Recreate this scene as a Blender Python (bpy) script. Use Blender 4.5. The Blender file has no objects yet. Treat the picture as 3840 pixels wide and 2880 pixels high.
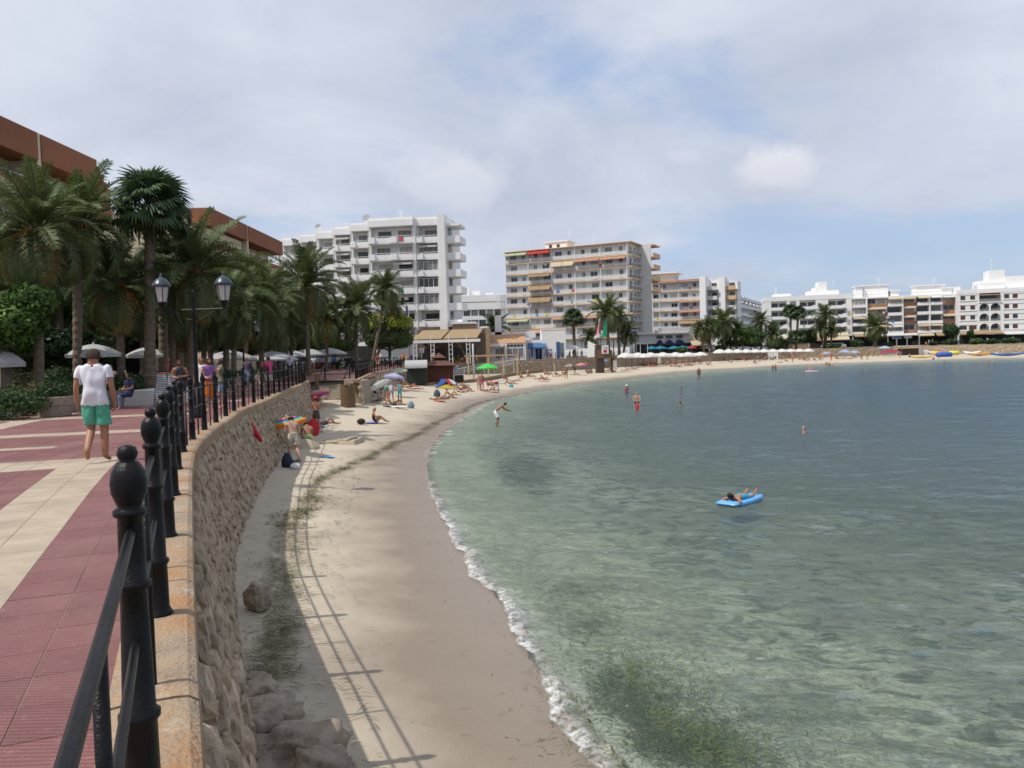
import bpy, bmesh, math, random
import numpy as np
from mathutils import Vector, Matrix, noise as mnoise
R = math.radians
rng = random.Random(7)
S = bpy.context.scene
COL = S.collection

# ---------------------------------------------------------------- camera
F_PX, PITCH, ROLL, EYE = 800.0, R(2.33), R(1.6), 1.6
_f = Vector((0, math.cos(PITCH), -math.sin(PITCH)))
_r0 = Vector((1, 0, 0)); _u0 = _r0.cross(_f)
_r = _r0 * math.cos(ROLL) - _u0 * math.sin(ROLL)
_u = _u0 * math.cos(ROLL) + _r0 * math.sin(ROLL)
CAM = Vector((0, 0, EYE))
cd = bpy.data.cameras.new('camera'); cam = bpy.data.objects.new('camera', cd); COL.objects.link(cam)
cd.sensor_width = 36; cd.lens = 36 * F_PX / 1024; cd.clip_start = .1; cd.clip_end = 6000
mw = Matrix((_r, _u, -_f)).transposed().to_4x4(); mw.translation = CAM; cam.matrix_world = mw
S.camera = cam

# ---------------------------------------------------------------- sky, sun, exposure
SUN_EL, SUN_DIR = R(58), Vector((.91, .415, 0)).normalized()      # the way shadows fall
w = bpy.data.worlds.new('World'); S.world = w; w.use_nodes = True
nt = w.node_tree; nt.nodes.clear()
def N(t, **k):
    n = nt.nodes.new(t)
    for a, b in k.items(): setattr(n, a, b)
    return n
def LK(a, b): nt.links.new(a, b)
def MTH(op, a, b=None, c=None):
    n = N('ShaderNodeMath', operation=op)
    for i, v in enumerate((a, b, c)):
        if v is None: continue
        if isinstance(v, (int, float)): n.inputs[i].default_value = v
        else: LK(v, n.inputs[i])
    return n.outputs[0]
def RAMP(v, stops, interp='LINEAR'):
    n = N('ShaderNodeValToRGB'); n.color_ramp.interpolation = interp
    el = n.color_ramp.elements
    while len(el) < len(stops): el.new(.5)
    for e, (p, c) in zip(el, stops):
        e.position = p; e.color = (c, c, c, 1) if isinstance(c, (int, float)) else (*c, 1)
    LK(v, n.inputs[0]); return n.outputs[0]
def MIX(f, a, b):
    n = N('ShaderNodeMix', data_type='RGBA')
    if isinstance(f, (int, float)): n.inputs[0].default_value = f
    else: LK(f, n.inputs[0])
    for i, v in ((6, a), (7, b)):
        if isinstance(v, tuple): n.inputs[i].default_value = (*v, 1)
        else: LK(v, n.inputs[i])
    return n.outputs[2]
sky = N('ShaderNodeTexSky', sky_type='NISHITA', sun_disc=False)
sky.sun_elevation = SUN_EL; sky.sun_rotation = math.atan2(-SUN_DIR.x, -SUN_DIR.y)
sky.air_density = 1.0; sky.dust_density = 1.6; sky.ozone_density = 1.5
tc = N('ShaderNodeTexCoord'); sep = N('ShaderNodeSeparateXYZ'); LK(tc.outputs['Generated'], sep.inputs[0])
zz = MTH('ADD', MTH('MAXIMUM', sep.outputs[2], 0.0), .34)
cmb = N('ShaderNodeCombineXYZ'); LK(MTH('DIVIDE', sep.outputs[0], zz), cmb.inputs[0]); LK(MTH('DIVIDE', sep.outputs[1], zz), cmb.inputs[1])
def CN(scale, det, rough, off, dist=0.0, stretch=(1, 1, 1)):
    mp = N('ShaderNodeMapping'); mp.inputs['Location'].default_value = off; mp.inputs['Scale'].default_value = stretch
    mp.inputs['Rotation'].default_value = (0, 0, .5)
    LK(cmb.outputs[0], mp.inputs[0])
    n = N('ShaderNodeTexNoise'); n.inputs['Scale'].default_value = scale; n.inputs['Detail'].default_value = det
    n.inputs['Roughness'].default_value = rough; n.inputs['Distortion'].default_value = dist
    LK(mp.outputs[0], n.inputs['Vector']); return n.outputs[0]
big = CN(.55, 3, .5, (3.1, 1.7, 0)); mid = CN(1.3, 9, .56, (.4, 5.2, 0), .25, (.75, 1.2, 1)); fine = CN(5, 8, .6, (9, 2, 0), .3)
cov = MTH('ADD', MTH('ADD', MTH('MULTIPLY', big, .75), MTH('MULTIPLY', mid, .9)), MTH('MULTIPLY', fine, .16))
# the veil is thicker overhead and to the south-west, thinner low over the sea
cov = MTH('ADD', cov, MTH('MULTIPLY', MTH('ADD', sep.outputs[2], MTH('MULTIPLY', sep.outputs[0], -.42)), .66))
SKY_COV = RAMP(cov, [(.84, 0.0), (1.20, 1.0)], 'EASE')
shade = RAMP(CN(1.7, 7, .55, (4, 8, 0), .4), [(.3, (2.85, 3.2, 3.95)), (.70, (4.35, 4.6, 5.2))])
blue = MIX(.62, sky.outputs[0], (2.05, 2.85, 4.45))
veil = MIX(MTH('MULTIPLY_ADD', SKY_COV, .72, .24), blue, shade)
# two small fair-weather puffs standing apart low in the blue
def puff(col, d, rx, rz, k):
    d = Vector(d).normalized(); s = d.cross(Vector((0, 0, 1))).normalized(); t = s.cross(d)
    def dot(v):
        n = N('ShaderNodeVectorMath', operation='DOT_PRODUCT'); LK(tc.outputs['Generated'], n.inputs[0]); n.inputs[1].default_value = v
        return n.outputs['Value']
    a = MTH('DIVIDE', dot(s), rx); b = MTH('DIVIDE', dot(t), rz)
    rr = MTH('SQRT', MTH('ADD', MTH('MULTIPLY', a, a), MTH('MULTIPLY', b, b)))
    nn = N('ShaderNodeTexNoise'); nn.inputs['Scale'].default_value = 13; nn.inputs['Detail'].default_value = 7; nn.inputs['Roughness'].default_value = .62
    LK(tc.outputs['Generated'], nn.inputs['Vector'])
    m = RAMP(MTH('ADD', rr, MTH('MULTIPLY', MTH('SUBTRACT', nn.outputs[0], .5), 1.7)), [(.35, k), (1.15, 0.0)], 'EASE')
    front = MTH('GREATER_THAN', dot(d), 0.0)
    return MIX(MTH('MULTIPLY', m, front), col, MIX(MTH('MULTIPLY_ADD', b, .4, .5), (3.7, 3.9, 4.6), (5.0, 5.0, 5.35)))
def pray(fx, fy):
    return _f + _r * ((fx - 1920) / 3.75 / F_PX) - _u * ((fy - 1440) / 3.75 / F_PX)
c = puff(veil, pray(2960, 620), .060, .034, 1.0)
c = puff(c, pray(1690, 690), .085, .045, .7)
c = puff(c, pray(2560, 590), .03, .015, .35)
bg = N('ShaderNodeBackground'); bg.inputs['Strength'].default_value = .145; LK(c, bg.inputs['Color'])
wo = N('ShaderNodeOutputWorld'); LK(bg.outputs[0], wo.inputs[0])

sl = bpy.data.lights.new('sun', 'SUN'); sl.energy = 3.3; sl.angle = R(.55); sl.color = (1, .955, .88)
so = bpy.data.objects.new('sun', sl); COL.objects.link(so)
so.rotation_euler = Vector((SUN_DIR.x * math.cos(SUN_EL), SUN_DIR.y * math.cos(SUN_EL), -math.sin(SUN_EL))).to_track_quat('-Z', 'Y').to_euler()
vs = S.view_settings; vs.view_transform = 'Standard'; vs.look = 'None'; vs.exposure = .22; vs.gamma = 1.0; vs.use_curve_mapping = False
S.render.engine = 'CYCLES'
try:
    S.cycles.max_bounces = 8; S.cycles.transparent_max_bounces = 16; S.cycles.caustics_reflective = False; S.cycles.caustics_refractive = False
    S.cycles.use_denoising = True; S.cycles.sample_clamp_indirect = 4; S.cycles.filter_width = 1.6
except Exception: pass

# ---------------------------------------------------------------- pixel of the photograph -> place in the world
def G(fx, fy, z):
    d = pray(fx, fy); t = (z - EYE) / d.z; return CAM + d * t
def At(fx, fy, Y):
    d = pray(fx, fy); return CAM + d * (Y / d.y)
def HX(fx, Y):                      # x of column fx at depth Y near eye level
    return At(fx, 1318 - (fx - 1920) * .0279, Y).x
# ---------------------------------------------------------------- materials
MATS = {}
def mat(name, col, rough=.8, var=.12, scale=3.0, bump=0.0, bscale=None, metal=0.0, spec=.3, col2=None, det=6, trans=0, stretch=(1, 1, 1), coat=0, objvar=0.0, stains=(), ribs=None):
    if name in MATS: return MATS[name]
    m = bpy.data.materials.new(name); m.use_nodes = True; t = m.node_tree; b = t.nodes['Principled BSDF']
    b.inputs['Roughness'].default_value = rough; b.inputs['Metallic'].default_value = metal
    b.inputs['Specular IOR Level'].default_value = spec; b.inputs['Coat Weight'].default_value = coat
    tc = t.nodes.new('ShaderNodeTexCoord'); mp = t.nodes.new('ShaderNodeMapping'); mp.inputs['Scale'].default_value = stretch
    t.links.new(tc.outputs['Object'], mp.inputs[0])
    n = t.nodes.new('ShaderNodeTexNoise'); n.inputs['Scale'].default_value = scale; n.inputs['Detail'].default_value = det; n.inputs['Roughness'].default_value = .62
    t.links.new(mp.outputs[0], n.inputs['Vector'])
    r = t.nodes.new('ShaderNodeValToRGB'); e = r.color_ramp.elements
    c2 = col2 or tuple(min(1, x * (1 + var)) for x in col); c1 = col if col2 else tuple(x * (1 - var) for x in col)
    e[0].position = .32; e[0].color = (*c1, 1); e[1].position = .68; e[1].color = (*c2, 1)
    t.links.new(n.outputs[0], r.inputs[0]); out = r.outputs[0]
    for sc_, sr_, c_, lo_, hi_, k_ in stains:        # stains, pits and lichen: own colour over the base
        n3 = t.nodes.new('ShaderNodeTexNoise'); n3.inputs['Scale'].default_value = sc_; n3.inputs['Detail'].default_value = 7; n3.inputs['Roughness'].default_value = sr_; t.links.new(mp.outputs[0], n3.inputs['Vector'])
        m3 = t.nodes.new('ShaderNodeMapRange'); m3.inputs[1].default_value = lo_; m3.inputs[2].default_value = hi_; m3.inputs[4].default_value = k_; t.links.new(n3.outputs[0], m3.inputs[0])
        x3 = t.nodes.new('ShaderNodeMix'); x3.data_type = 'RGBA'; t.links.new(m3.outputs[0], x3.inputs[0]); t.links.new(out, x3.inputs[6]); x3.inputs[7].default_value = (*c_, 1); out = x3.outputs[2]
    if ribs:                                        # pale wavy bands added to the colour along the ribs
        wv = t.nodes.new('ShaderNodeTexWave'); wv.bands_direction = 'Y'; wv.inputs['Scale'].default_value = ribs; wv.inputs['Distortion'].default_value = 1.6; wv.inputs['Detail'].default_value = 2; wv.inputs['Detail Scale'].default_value = .35; t.links.new(mp.outputs[0], wv.inputs['Vector'])
        x3 = t.nodes.new('ShaderNodeMix'); x3.data_type = 'RGBA'; x3.blend_type = 'ADD'; m3 = t.nodes.new('ShaderNodeMath'); m3.operation = 'MULTIPLY'; m3.inputs[1].default_value = .5; t.links.new(wv.outputs['Fac'], m3.inputs[0]); t.links.new(m3.outputs[0], x3.inputs[0]); t.links.new(out, x3.inputs[6]); x3.inputs[7].default_value = (.10, .075, .07, 1); out = x3.outputs[2]
    if objvar:
        oi = t.nodes.new('ShaderNodeObjectInfo'); hs = t.nodes.new('ShaderNodeHueSaturation')
        mr = t.nodes.new('ShaderNodeMapRange'); mr.inputs[3].default_value = 1 - objvar; mr.inputs[4].default_value = 1 + objvar
        t.links.new(oi.outputs['Random'], mr.inputs[0]); t.links.new(mr.outputs[0], hs.inputs['Value']); t.links.new(out, hs.inputs['Color']); out = hs.outputs[0]
    t.links.new(out, b.inputs['Base Color'])
    if bump:
        n2 = t.nodes.new('ShaderNodeTexNoise'); n2.inputs['Scale'].default_value = bscale or scale * 6; n2.inputs['Detail'].default_value = 5
        t.links.new(mp.outputs[0], n2.inputs['Vector'])
        bp = t.nodes.new('ShaderNodeBump'); bp.inputs['Strength'].default_value = bump; bp.inputs['Distance'].default_value = .02
        t.links.new(n2.outputs[0], bp.inputs['Height']); t.links.new(bp.outputs[0], b.inputs['Normal'])
    if trans:                                       # thin leaves and cloth let light through
        o = t.nodes['Material Output']; tr = t.nodes.new('ShaderNodeBsdfTranslucent'); mx = t.nodes.new('ShaderNodeMixShader'); mx.inputs[0].default_value = trans
        t.links.new(out, tr.inputs[0]); t.links.new(b.outputs[0], mx.inputs[1]); t.links.new(tr.outputs[0], mx.inputs[2]); t.links.new(mx.outputs[0], o.inputs[0])
    MATS[name] = m; return m
def flat(col, rough=.75, trans=0):                  # plain cloth, paint, skin
    k = 'plain_%03d_%03d_%03d_%d_%d' % (*(int(c * 255) for c in col), int(rough * 100), int(trans * 100))
    return mat(k, col, rough, .06, 9, trans=trans)
def attrmat(name, attr, stops, rough=.8, spec=.2, noise=.15, nscale=4, bump=0, bscale=30):
    m = bpy.data.materials.new(name); m.use_nodes = True; t = m.node_tree; b = t.nodes['Principled BSDF']
    b.inputs['Roughness'].default_value = rough; b.inputs['Specular IOR Level'].default_value = spec
    MATS[name] = m; return m, t, b

# ---------------------------------------------------------------- mesh collector
class MB:
    def __init__(s): s.v = []; s.f = []; s.m = []; s.mi = 0
    def add(s, vs, fs, T=None):
        o = len(s.v)
        s.v += [tuple(T @ Vector(v)) for v in vs] if T else [tuple(v) for v in vs]
        s.f += [tuple(i + o for i in f) for f in fs]; s.m += [s.mi] * len(fs); return s
    def box(s, x0, x1, y0, y1, z0, z1, T=None):
        return s.add([(x0, y0, z0), (x1, y0, z0), (x1, y1, z0), (x0, y1, z0), (x0, y0, z1), (x1, y0, z1), (x1, y1, z1), (x0, y1, z1)],
                     [(3, 2, 1, 0), (4, 5, 6, 7), (0, 1, 5, 4), (1, 2, 6, 5), (2, 3, 7, 6), (3, 0, 4, 7)], T)
    def poly(s, pts, z0, z1, T=None):               # an upright prism over a plan outline (counter-clockwise)
        n = len(pts)
        return s.add([(p[0], p[1], z0) for p in pts] + [(p[0], p[1], z1) for p in pts],
                     [tuple(range(n - 1, -1, -1)), tuple(range(n, 2 * n))] + [(i, (i + 1) % n, n + (i + 1) % n, n + i) for i in range(n)], T)
    def tube(s, pts, r, n=8, cap=True):
        pts = [Vector(p) for p in pts]; k = len(pts); rs = r if isinstance(r, (list, tuple)) else [r] * k
        vs = []; up = None
        for i, p in enumerate(pts):
            d = (pts[min(i + 1, k - 1)] - pts[max(i - 1, 0)]).normalized()
            if up is None: up = Vector((0, 0, 1)) if abs(d.z) < .9 else Vector((1, 0, 0))
            a = d.cross(up).normalized(); up = a.cross(d).normalized()
            for j in range(n):
                t = 2 * math.pi * j / n; vs.append(p + (a * math.cos(t) + up * math.sin(t)) * rs[i])
        fs = [(i * n + j, i * n + (j + 1) % n, (i + 1) * n + (j + 1) % n, (i + 1) * n + j) for i in range(k - 1) for j in range(n)]
        if cap: fs += [tuple(range(n - 1, -1, -1)), tuple((k - 1) * n + j for j in range(n))]
        return s.add(vs, fs)
    def lathe(s, prof, n=12, T=None):
        k = len(prof); vs = [(r * math.cos(2 * math.pi * j / n), r * math.sin(2 * math.pi * j / n), z) for r, z in prof for j in range(n)]
        fs = [(i * n + j, i * n + (j + 1) % n, (i + 1) * n + (j + 1) % n, (i + 1) * n + j) for i in range(k - 1) for j in range(n)]
        fs += [tuple(range(n - 1, -1, -1)), tuple((k - 1) * n + j for j in range(n))]
        return s.add(vs, fs, T)
    def quad(s, a, b, c, d): return s.add([a, b, c, d], [(0, 1, 2, 3)])
    def mesh(s, name, mats, smooth=False):
        me = bpy.data.meshes.new(name); me.from_pydata(s.v, [], s.f)
        for m in (mats if isinstance(mats, (list, tuple)) else [mats]): me.materials.append(m)
        if len(me.materials) > 1: me.polygons.foreach_set('material_index', s.m)
        if smooth: me.polygons.foreach_set('use_smooth', [True] * len(me.polygons))
        me.update(); return me
    def build(s, name, mats, parent=None, smooth=False):
        return put(name, s.mesh(name, mats, smooth), parent)
def put(name, me, parent=None, loc=None, rz=None, sc=None):
    o = bpy.data.objects.new(name, me); COL.objects.link(o)
    if parent: o.parent = parent
    if loc is not None: o.location = loc
    if rz is not None: o.rotation_euler = (0, 0, rz)
    if sc is not None: o.scale = (sc,) * 3 if isinstance(sc, (int, float)) else sc
    return o
def tag(o, label=None, cat=None, group=None, kind=None):
    if label: o['label'] = label
    if cat: o['category'] = cat
    if group: o['group'] = group
    if kind: o['kind'] = kind
    return o
def thing(name, label, cat, loc=(0, 0, 0), rz=0, group=None, sc=None):
    o = put(name, None, None, loc, rz, sc); o.empty_display_size = .2; return tag(o, label, cat, group)
def copy_tree(o, parent=None):
    c = o.copy(); COL.objects.link(c)
    if parent: c.parent = parent
    for ch in list(o.children): copy_tree(ch, c)
    return c
def struct(name, me): return tag(put(name, me), kind='structure')
def grid_mesh(name, X, Y, Z, mats, attrs=None, smooth=True, mask=None):
    ny, nx = X.shape
    me = bpy.data.meshes.new(name); v = np.stack([X, Y, Z], -1).reshape(-1, 3)
    idx = np.arange(nx * ny).reshape(ny, nx)
    q = np.stack([idx[:-1, :-1], idx[:-1, 1:], idx[1:, 1:], idx[1:, :-1]], -1).reshape(-1, 4)
    if mask is not None: q = q[mask.reshape(-1)]
    me.from_pydata(v.tolist(), [], q.tolist())
    for k, a in (attrs or {}).items():
        at = me.attributes.new(k, 'FLOAT', 'POINT'); at.data.foreach_set('value', a.reshape(-1).astype(np.float32))
    for m in mats: me.materials.append(m)
    if smooth: me.polygons.foreach_set('use_smooth', [True] * len(me.polygons))
    return me
ORD = ['first', 'second', 'third', 'fourth', 'fifth', 'sixth', 'seventh', 'eighth', 'ninth', 'tenth', 'eleventh', 'twelfth', 'thirteenth', 'fourteenth', 'fifteenth', 'sixteenth', 'seventeenth', 'eighteenth']

# ---------------------------------------------------------------- lines the place is laid out on
def catmull(P, step):
    P = [np.array(p, float) for p in P]; P = [2 * P[0] - P[1]] + P + [2 * P[-1] - P[-2]]; out = []
    for i in range(1, len(P) - 2):
        a, b, c, d = P[i - 1:i + 3]; n = max(2, int(np.linalg.norm(c - b) / step))
        for k in range(n):
            t = k / n; out.append(.5 * (2 * b + (c - a) * t + (2 * a - 5 * b + 4 * c - d) * t * t + (3 * b - a - 3 * c + d) * t ** 3))
    out.append(P[-2]); return np.array(out)
class Line:
    def __init__(s, P, step=.15):
        s.p = catmull(P, step); d = np.diff(s.p, axis=0); s.s = np.concatenate([[0], np.cumsum(np.hypot(d[:, 0], d[:, 1]))]); s.L = s.s[-1]
    def at(s, t): return np.array([np.interp(t, s.s, s.p[:, 0]), np.interp(t, s.s, s.p[:, 1])])
    def nrm(s, t):                                   # points to the left of the way along the line (away from the sea)
        a, b = s.at(max(0, t - .4)), s.at(min(s.L, t + .4)); d = (b - a) / np.linalg.norm(b - a); return np.array([-d[1], d[0]])
    def pt(s, t, off=0, z=0):
        p = s.at(t) + s.nrm(t) * off; return Vector((p[0], p[1], z))
    def sdist(s, X, Y):                              # signed distance, positive on the left
        if X.size < 60000 and X.size * len(s.p) < 4e6:
            P, Q = s.p[:-1], s.p[1:]; x, y = X.reshape(-1, 1), Y.reshape(-1, 1); d = Q - P; t = np.clip(((x - P[:, 0]) * d[:, 0] + (y - P[:, 1]) * d[:, 1]) / (d ** 2).sum(1), 0, 1)
            ex, ey = x - P[:, 0] - t * d[:, 0], y - P[:, 1] - t * d[:, 1]; dd = np.hypot(ex, ey); k = dd.argmin(1); i = np.arange(len(k))
            return (dd[i, k] * np.where(d[k, 0] * ey[i, k] - d[k, 1] * ex[i, k] < 0, -1, 1)).reshape(X.shape)
        P, Q = s.p[:-1], s.p[1:]; best = np.full(X.shape, 1e9); sg = np.ones(X.shape)
        for (ax, ay), (bx, by) in zip(P, Q):
            dx, dy = bx - ax, by - ay; t = np.clip(((X - ax) * dx + (Y - ay) * dy) / (dx * dx + dy * dy), 0, 1)
            ex, ey = X - ax - t * dx, Y - ay - t * dy; d = np.hypot(ex, ey); m = d < best
            best = np.where(m, d, best); sg = np.where(m, np.sign(dx * ey - dy * ex), sg)
        return best * sg
WATER_Z, BEACH_Z = -2.55, -2.15
COPE = Line([(1.6, -4), (.85, -2), (0, 0), (-.62, 1.5), (-1.2, 2.89), (-1.92, 4.63), (-2.78, 6.76), (-3.48, 8.51), (-4.35, 10.69), (-5.45, 13.65), (-6.3, 16.55), (-7.33, 20.75), (-8.15, 24.3), (-8.98, 29.15), (-10.19, 35.67), (-12.0, 45.9), (-13.0, 51.3)])
WALL2 = Line([(-9.7, 50.6), (-10.3, 55), (-12.2, 72), (-12.2, 85), (-11.5, 100), (-9.5, 118), (-5.5, 130), (6.8, 142), (21, 161), (34, 175), (50, 196), (70, 204), (86, 208), (103, 209), (115, 190), (124, 150)], .8)
SHORE = Line([(6, -12), (3, 0), (1.75, 5), (.85, 7.94), (.6, 8.99), (.24, 10.68), (-.07, 12.64), (-.91, 16.22), (-2.14, 22.54), (-3.39, 32.36), (-3.55, 44.2), (-1.94, 64.3), (-.29, 72.7), (4, 86), (14.4, 105), (29.4, 129.6), (41, 138), (53.3, 148), (75.6, 154), (88.4, 157.7), (99, 154), (118, 140), (140, 115)], .6)

def behind(fx, d):                    # push a far thing back until it stands on the promenade, not in the wall
    while d > 56:
        x = HX(fx, d)
        if float(WALL2.sdist(np.array([[x]]), np.array([[d]]))[0, 0]) > 1.3: break
        d += 1.0
    return d
# ================================================================ THE SETTING
# ---- beach and sea bed: one sheet, dry sand, wet sand, shallows
def axis(lo, a, b, hi, d, g):
    m = list(np.arange(a, b, d)); st = d; x = b
    while x < hi: m.append(x); st *= g; x += st
    m.append(hi); st = d; x = a - d; l = []
    while x > lo: l.append(x); st *= g; x -= st
    l.append(lo); return np.array(l[::-1] + m)
xs = axis(-40, -13.5, 6, 420, .16, 1.055); ys = axis(-40, 5, 40, 420, .18, 1.03)
SX, SY = np.meshgrid(xs, ys); SD = SHORE.sdist(SX, SY)
def vnoise(X, Y, f, seed=0):
    out = np.empty(X.shape); xr, yr, orv = X.ravel(), Y.ravel(), out.reshape(-1)
    for i in range(len(xr)): orv[i] = mnoise.noise((xr[i] * f, yr[i] * f, seed))
    return out
n1 = vnoise(SX, SY, .35, 3); n2 = vnoise(SX, SY, 1.7, 9); n3 = vnoise(SX, SY, 5.1, 4)
WALL2C = Line([(-9.7, 50.6), (-10.3, 55), (-12.2, 72), (-12.2, 85), (-11.5, 100), (-9.5, 118)], 4)
def beach_z(sd, x, y):
    z = np.where(sd > 0, WATER_Z + np.minimum(sd, 5) / 5 * (BEACH_Z - WATER_Z), WATER_Z + np.maximum(sd * .055, -1.35))
    z = z + .92 * np.exp(-(((x + 12) / 4.2) ** 2 + ((y - 51.5) / 4.5) ** 2)) * (sd > 0)
    z = z + .12 * np.exp(-((y - 4) / 9) ** 2) * np.clip(sd / 4, 0, 1)
    mk = (y > 49) & (y < 112) & (x > -16) & (x < 2)
    if mk.any():
        xx, yy = x[mk], y[mk]; z[mk] += .62 * np.exp(-(WALL2C.sdist(xx, yy) / 5.5) ** 2) * np.clip((yy - 55) / 6, 0, 1) * np.clip((112 - yy) / 20, 0, 1) * (sd[mk] > 0)
    z = z + .25 * np.exp(-(((x + 9.3) / 1.6) ** 2 + ((y - 29.5) / 2.2) ** 2)) * (sd > 0)
    return z
SZ = beach_z(SD, SX, SY)
dry = np.clip((SD - 2.6 - 1.2 * n1) / 1.6, 0, 1)
SZ = SZ + dry * (.035 * n2 + .022 * n3) + np.where(SD < 0, .05 * n2, .006 * n2)
SZ = np.where((SX < -9.5) & (SY < 49) & (SD > 9), -2.3, SZ)
def sand_at(x, y):
    X, Y = np.array([[x]], float), np.array([[y]], float); return float(beach_z(SHORE.sdist(X, Y), X, Y)[0, 0])
WEED = np.zeros(SX.shape)
for cx_, cy_, rx_, ry_, k_ in ((.4, 29.5, 1.3, 5.5, 1.5), (-.6, 36, 1.2, 5, .8), (.75, 24.3, .75, .9, 1.0), (1.3, 9.6, .55, 1.0, .7), (1.85, 8.1, .7, .6, .75), (1.15, 12.1, .6, .7, .8), (1.05, 14, .5, .6, .8), (3.2, 9.4, 1.0, .9, .7), (2.4, 11.8, .7, .8, .6)):
    WEED = np.maximum(WEED, k_ * np.clip(1.6 * np.exp(-((SX - cx_) / rx_) ** 2 - ((SY - cy_) / ry_) ** 2) - .3 + .35 * n2, 0, 1))
m = bpy.data.materials.new('beach_sand'); m.use_nodes = True; nt = m.node_tree; b = nt.nodes['Principled BSDF']
at = N('ShaderNodeAttribute', attribute_name='shore'); tcn = N('ShaderNodeTexCoord')
def NZ(scale, det=5, rough=.55, vec=None, stretch=None, dist=0):
    n = N('ShaderNodeTexNoise'); n.inputs['Scale'].default_value = scale; n.inputs['Detail'].default_value = det; n.inputs['Roughness'].default_value = rough; n.inputs['Distortion'].default_value = dist
    v = vec or tcn.outputs['Object']
    if stretch:
        mp = N('ShaderNodeMapping'); mp.inputs['Scale'].default_value = stretch; LK(v, mp.inputs[0]); v = mp.outputs[0]
    LK(v, n.inputs['Vector']); return n.outputs[0]
sd = at.outputs['Fac']; warp = MTH('MULTIPLY_ADD', NZ(.45, 4), 3.2, -1.6)
wetness = RAMP(MTH('MULTIPLY', MTH('ADD', sd, warp), .1), [(.14, 1.0), (.36, 0.0)])
spk = RAMP(NZ(60, 3, .7), [(.35, .86), (.7, 1.08)])
blot = NZ(1.6, 6, .6)
drycol = MIX(blot, (.44, .375, .285), (.52, .455, .36))
wetcol = MIX(NZ(.9, 4), (.215, .17, .128), (.265, .213, .163))
grain = N('ShaderNodeMix', data_type='RGBA', blend_type='MULTIPLY'); grain.inputs[0].default_value = 1
LK(MIX(wetness, drycol, wetcol), grain.inputs[6]); LK(spk, grain.inputs[7])
# under water: pale sand, then dark meadows of sea grass
under = MTH('MULTIPLY', sd, -1.0)
meadow = RAMP(MTH('ADD', NZ(.22, 6, .62, stretch=(1, .7, 1)), MTH('MULTIPLY', NZ(1.9, 6, .7, stretch=(.8, 1.3, 1)), .42)), [(.60, 0.0), (.76, 1.0)], 'EASE')
reach = RAMP(MTH('MULTIPLY', under, .02), [(.02, .45), (.10, .8), (.42, 1.0)])
pa = N('ShaderNodeAttribute', attribute_name='weed')
weed = MTH('MULTIPLY', pa.outputs['Fac'], RAMP(NZ(2.6, 6, .7), [(.34, .25), (.58, 1.0)]))
streak = RAMP(NZ(4.5, 6, .68, stretch=(.8, 1.3, 1), dist=.9), [(.36, 0.0), (.64, 1.0)])  # streaks of algae and of rippled light, both put into the bed colour
clump = MTH('MULTIPLY', RAMP(MTH('ADD', NZ(2.3, 6, .62, stretch=(.8, 1.1, 1), dist=.7), MTH('MULTIPLY', NZ(.33, 3), .3)), [(.625, 0.0), (.73, .85)]), RAMP(MTH('MULTIPLY', under, .1), [(.12, .25), (.45, 1.0)]))
bed = MIX(MTH('MAXIMUM', MTH('MAXIMUM', MTH('MULTIPLY', meadow, MTH('MULTIPLY', reach, .7)), clump), weed), MIX(streak, (.45, .445, .33), (.62, .60, .48)), MIX(streak, (.055, .07, .055), (.14, .16, .10)))
isub = RAMP(MTH('MULTIPLY_ADD', under, .5, .5), [(.45, 0.0), (.62, 1.0)])
LK(MIX(isub, grain.outputs[2], bed), b.inputs['Base Color'])
swash = RAMP(MTH('MULTIPLY_ADD', MTH('ADD', sd, MTH('MULTIPLY', warp, .35)), .2, .3), [(.34, 1.0), (.58, 0.0)])
LK(MTH('MULTIPLY_ADD', swash, -.25, MTH('MULTIPLY_ADD', wetness, -.38, .9)), b.inputs['Roughness']); b.inputs['Specular IOR Level'].default_value = .25
bp = N('ShaderNodeBump'); bp.inputs['Strength'].default_value = .5; bp.inputs['Distance'].default_value = .03
vd = N('ShaderNodeTexVoronoi', feature='SMOOTH_F1'); vd.inputs['Scale'].default_value = 3.2; LK(tcn.outputs['Object'], vd.inputs['Vector'])
hh = MTH('MULTIPLY', MTH('ADD', MTH('ADD', NZ(7, 5, .6), MTH('MULTIPLY', NZ(22, 4), .5)), MTH('MULTIPLY', vd.outputs['Distance'], 1.6)), MTH('SUBTRACT', 1.08, wetness))
LK(MTH('ADD', hh, MTH('MULTIPLY', NZ(3.2, 5, .6, stretch=(.7, 2.2, 1), dist=1.2), MTH('MULTIPLY', isub, 4.0))), bp.inputs['Height']); LK(bp.outputs[0], b.inputs['Normal'])
struct('beach', grid_mesh('beach', SX, SY, SZ, [m], {'shore': SD, 'weed': WEED}))

# ---- sea
xs2 = axis(-8, -5, 10, 900, .14, 1.05); ys2 = axis(-60, 6, 34, 900, .16, 1.028)
WX, WY = np.meshgrid(xs2, ys2); WD = SHORE.sdist(WX, WY)
wz = .028 * vnoise(WX * .7 + WY * .5, WY, .9, 2) + .014 * vnoise(WX, WY * 1.4, 2.1, 5)
wz += .035 * vnoise(WX * .6, WY * 1.3, .35, 8) * np.clip(-WD / 12, 0, 1)
lap = np.exp(-((WD + .45) / .32) ** 2) * np.clip((40 - WY) / 15, 0, 1)
wz = wz * np.clip(-WD / 2 + .1, 0, 1) + .05 * lap
WZ = WATER_Z + wz + np.clip(WD, 0, .6) * .05
cell = (WD[:-1, :-1] < .55)
m = bpy.data.materials.new('sea_water'); m.use_nodes = True; nt = m.node_tree; nt.nodes.clear()
tcn = N('ShaderNodeTexCoord'); at = N('ShaderNodeAttribute', attribute_name='shore'); sd = at.outputs['Fac']
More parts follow.
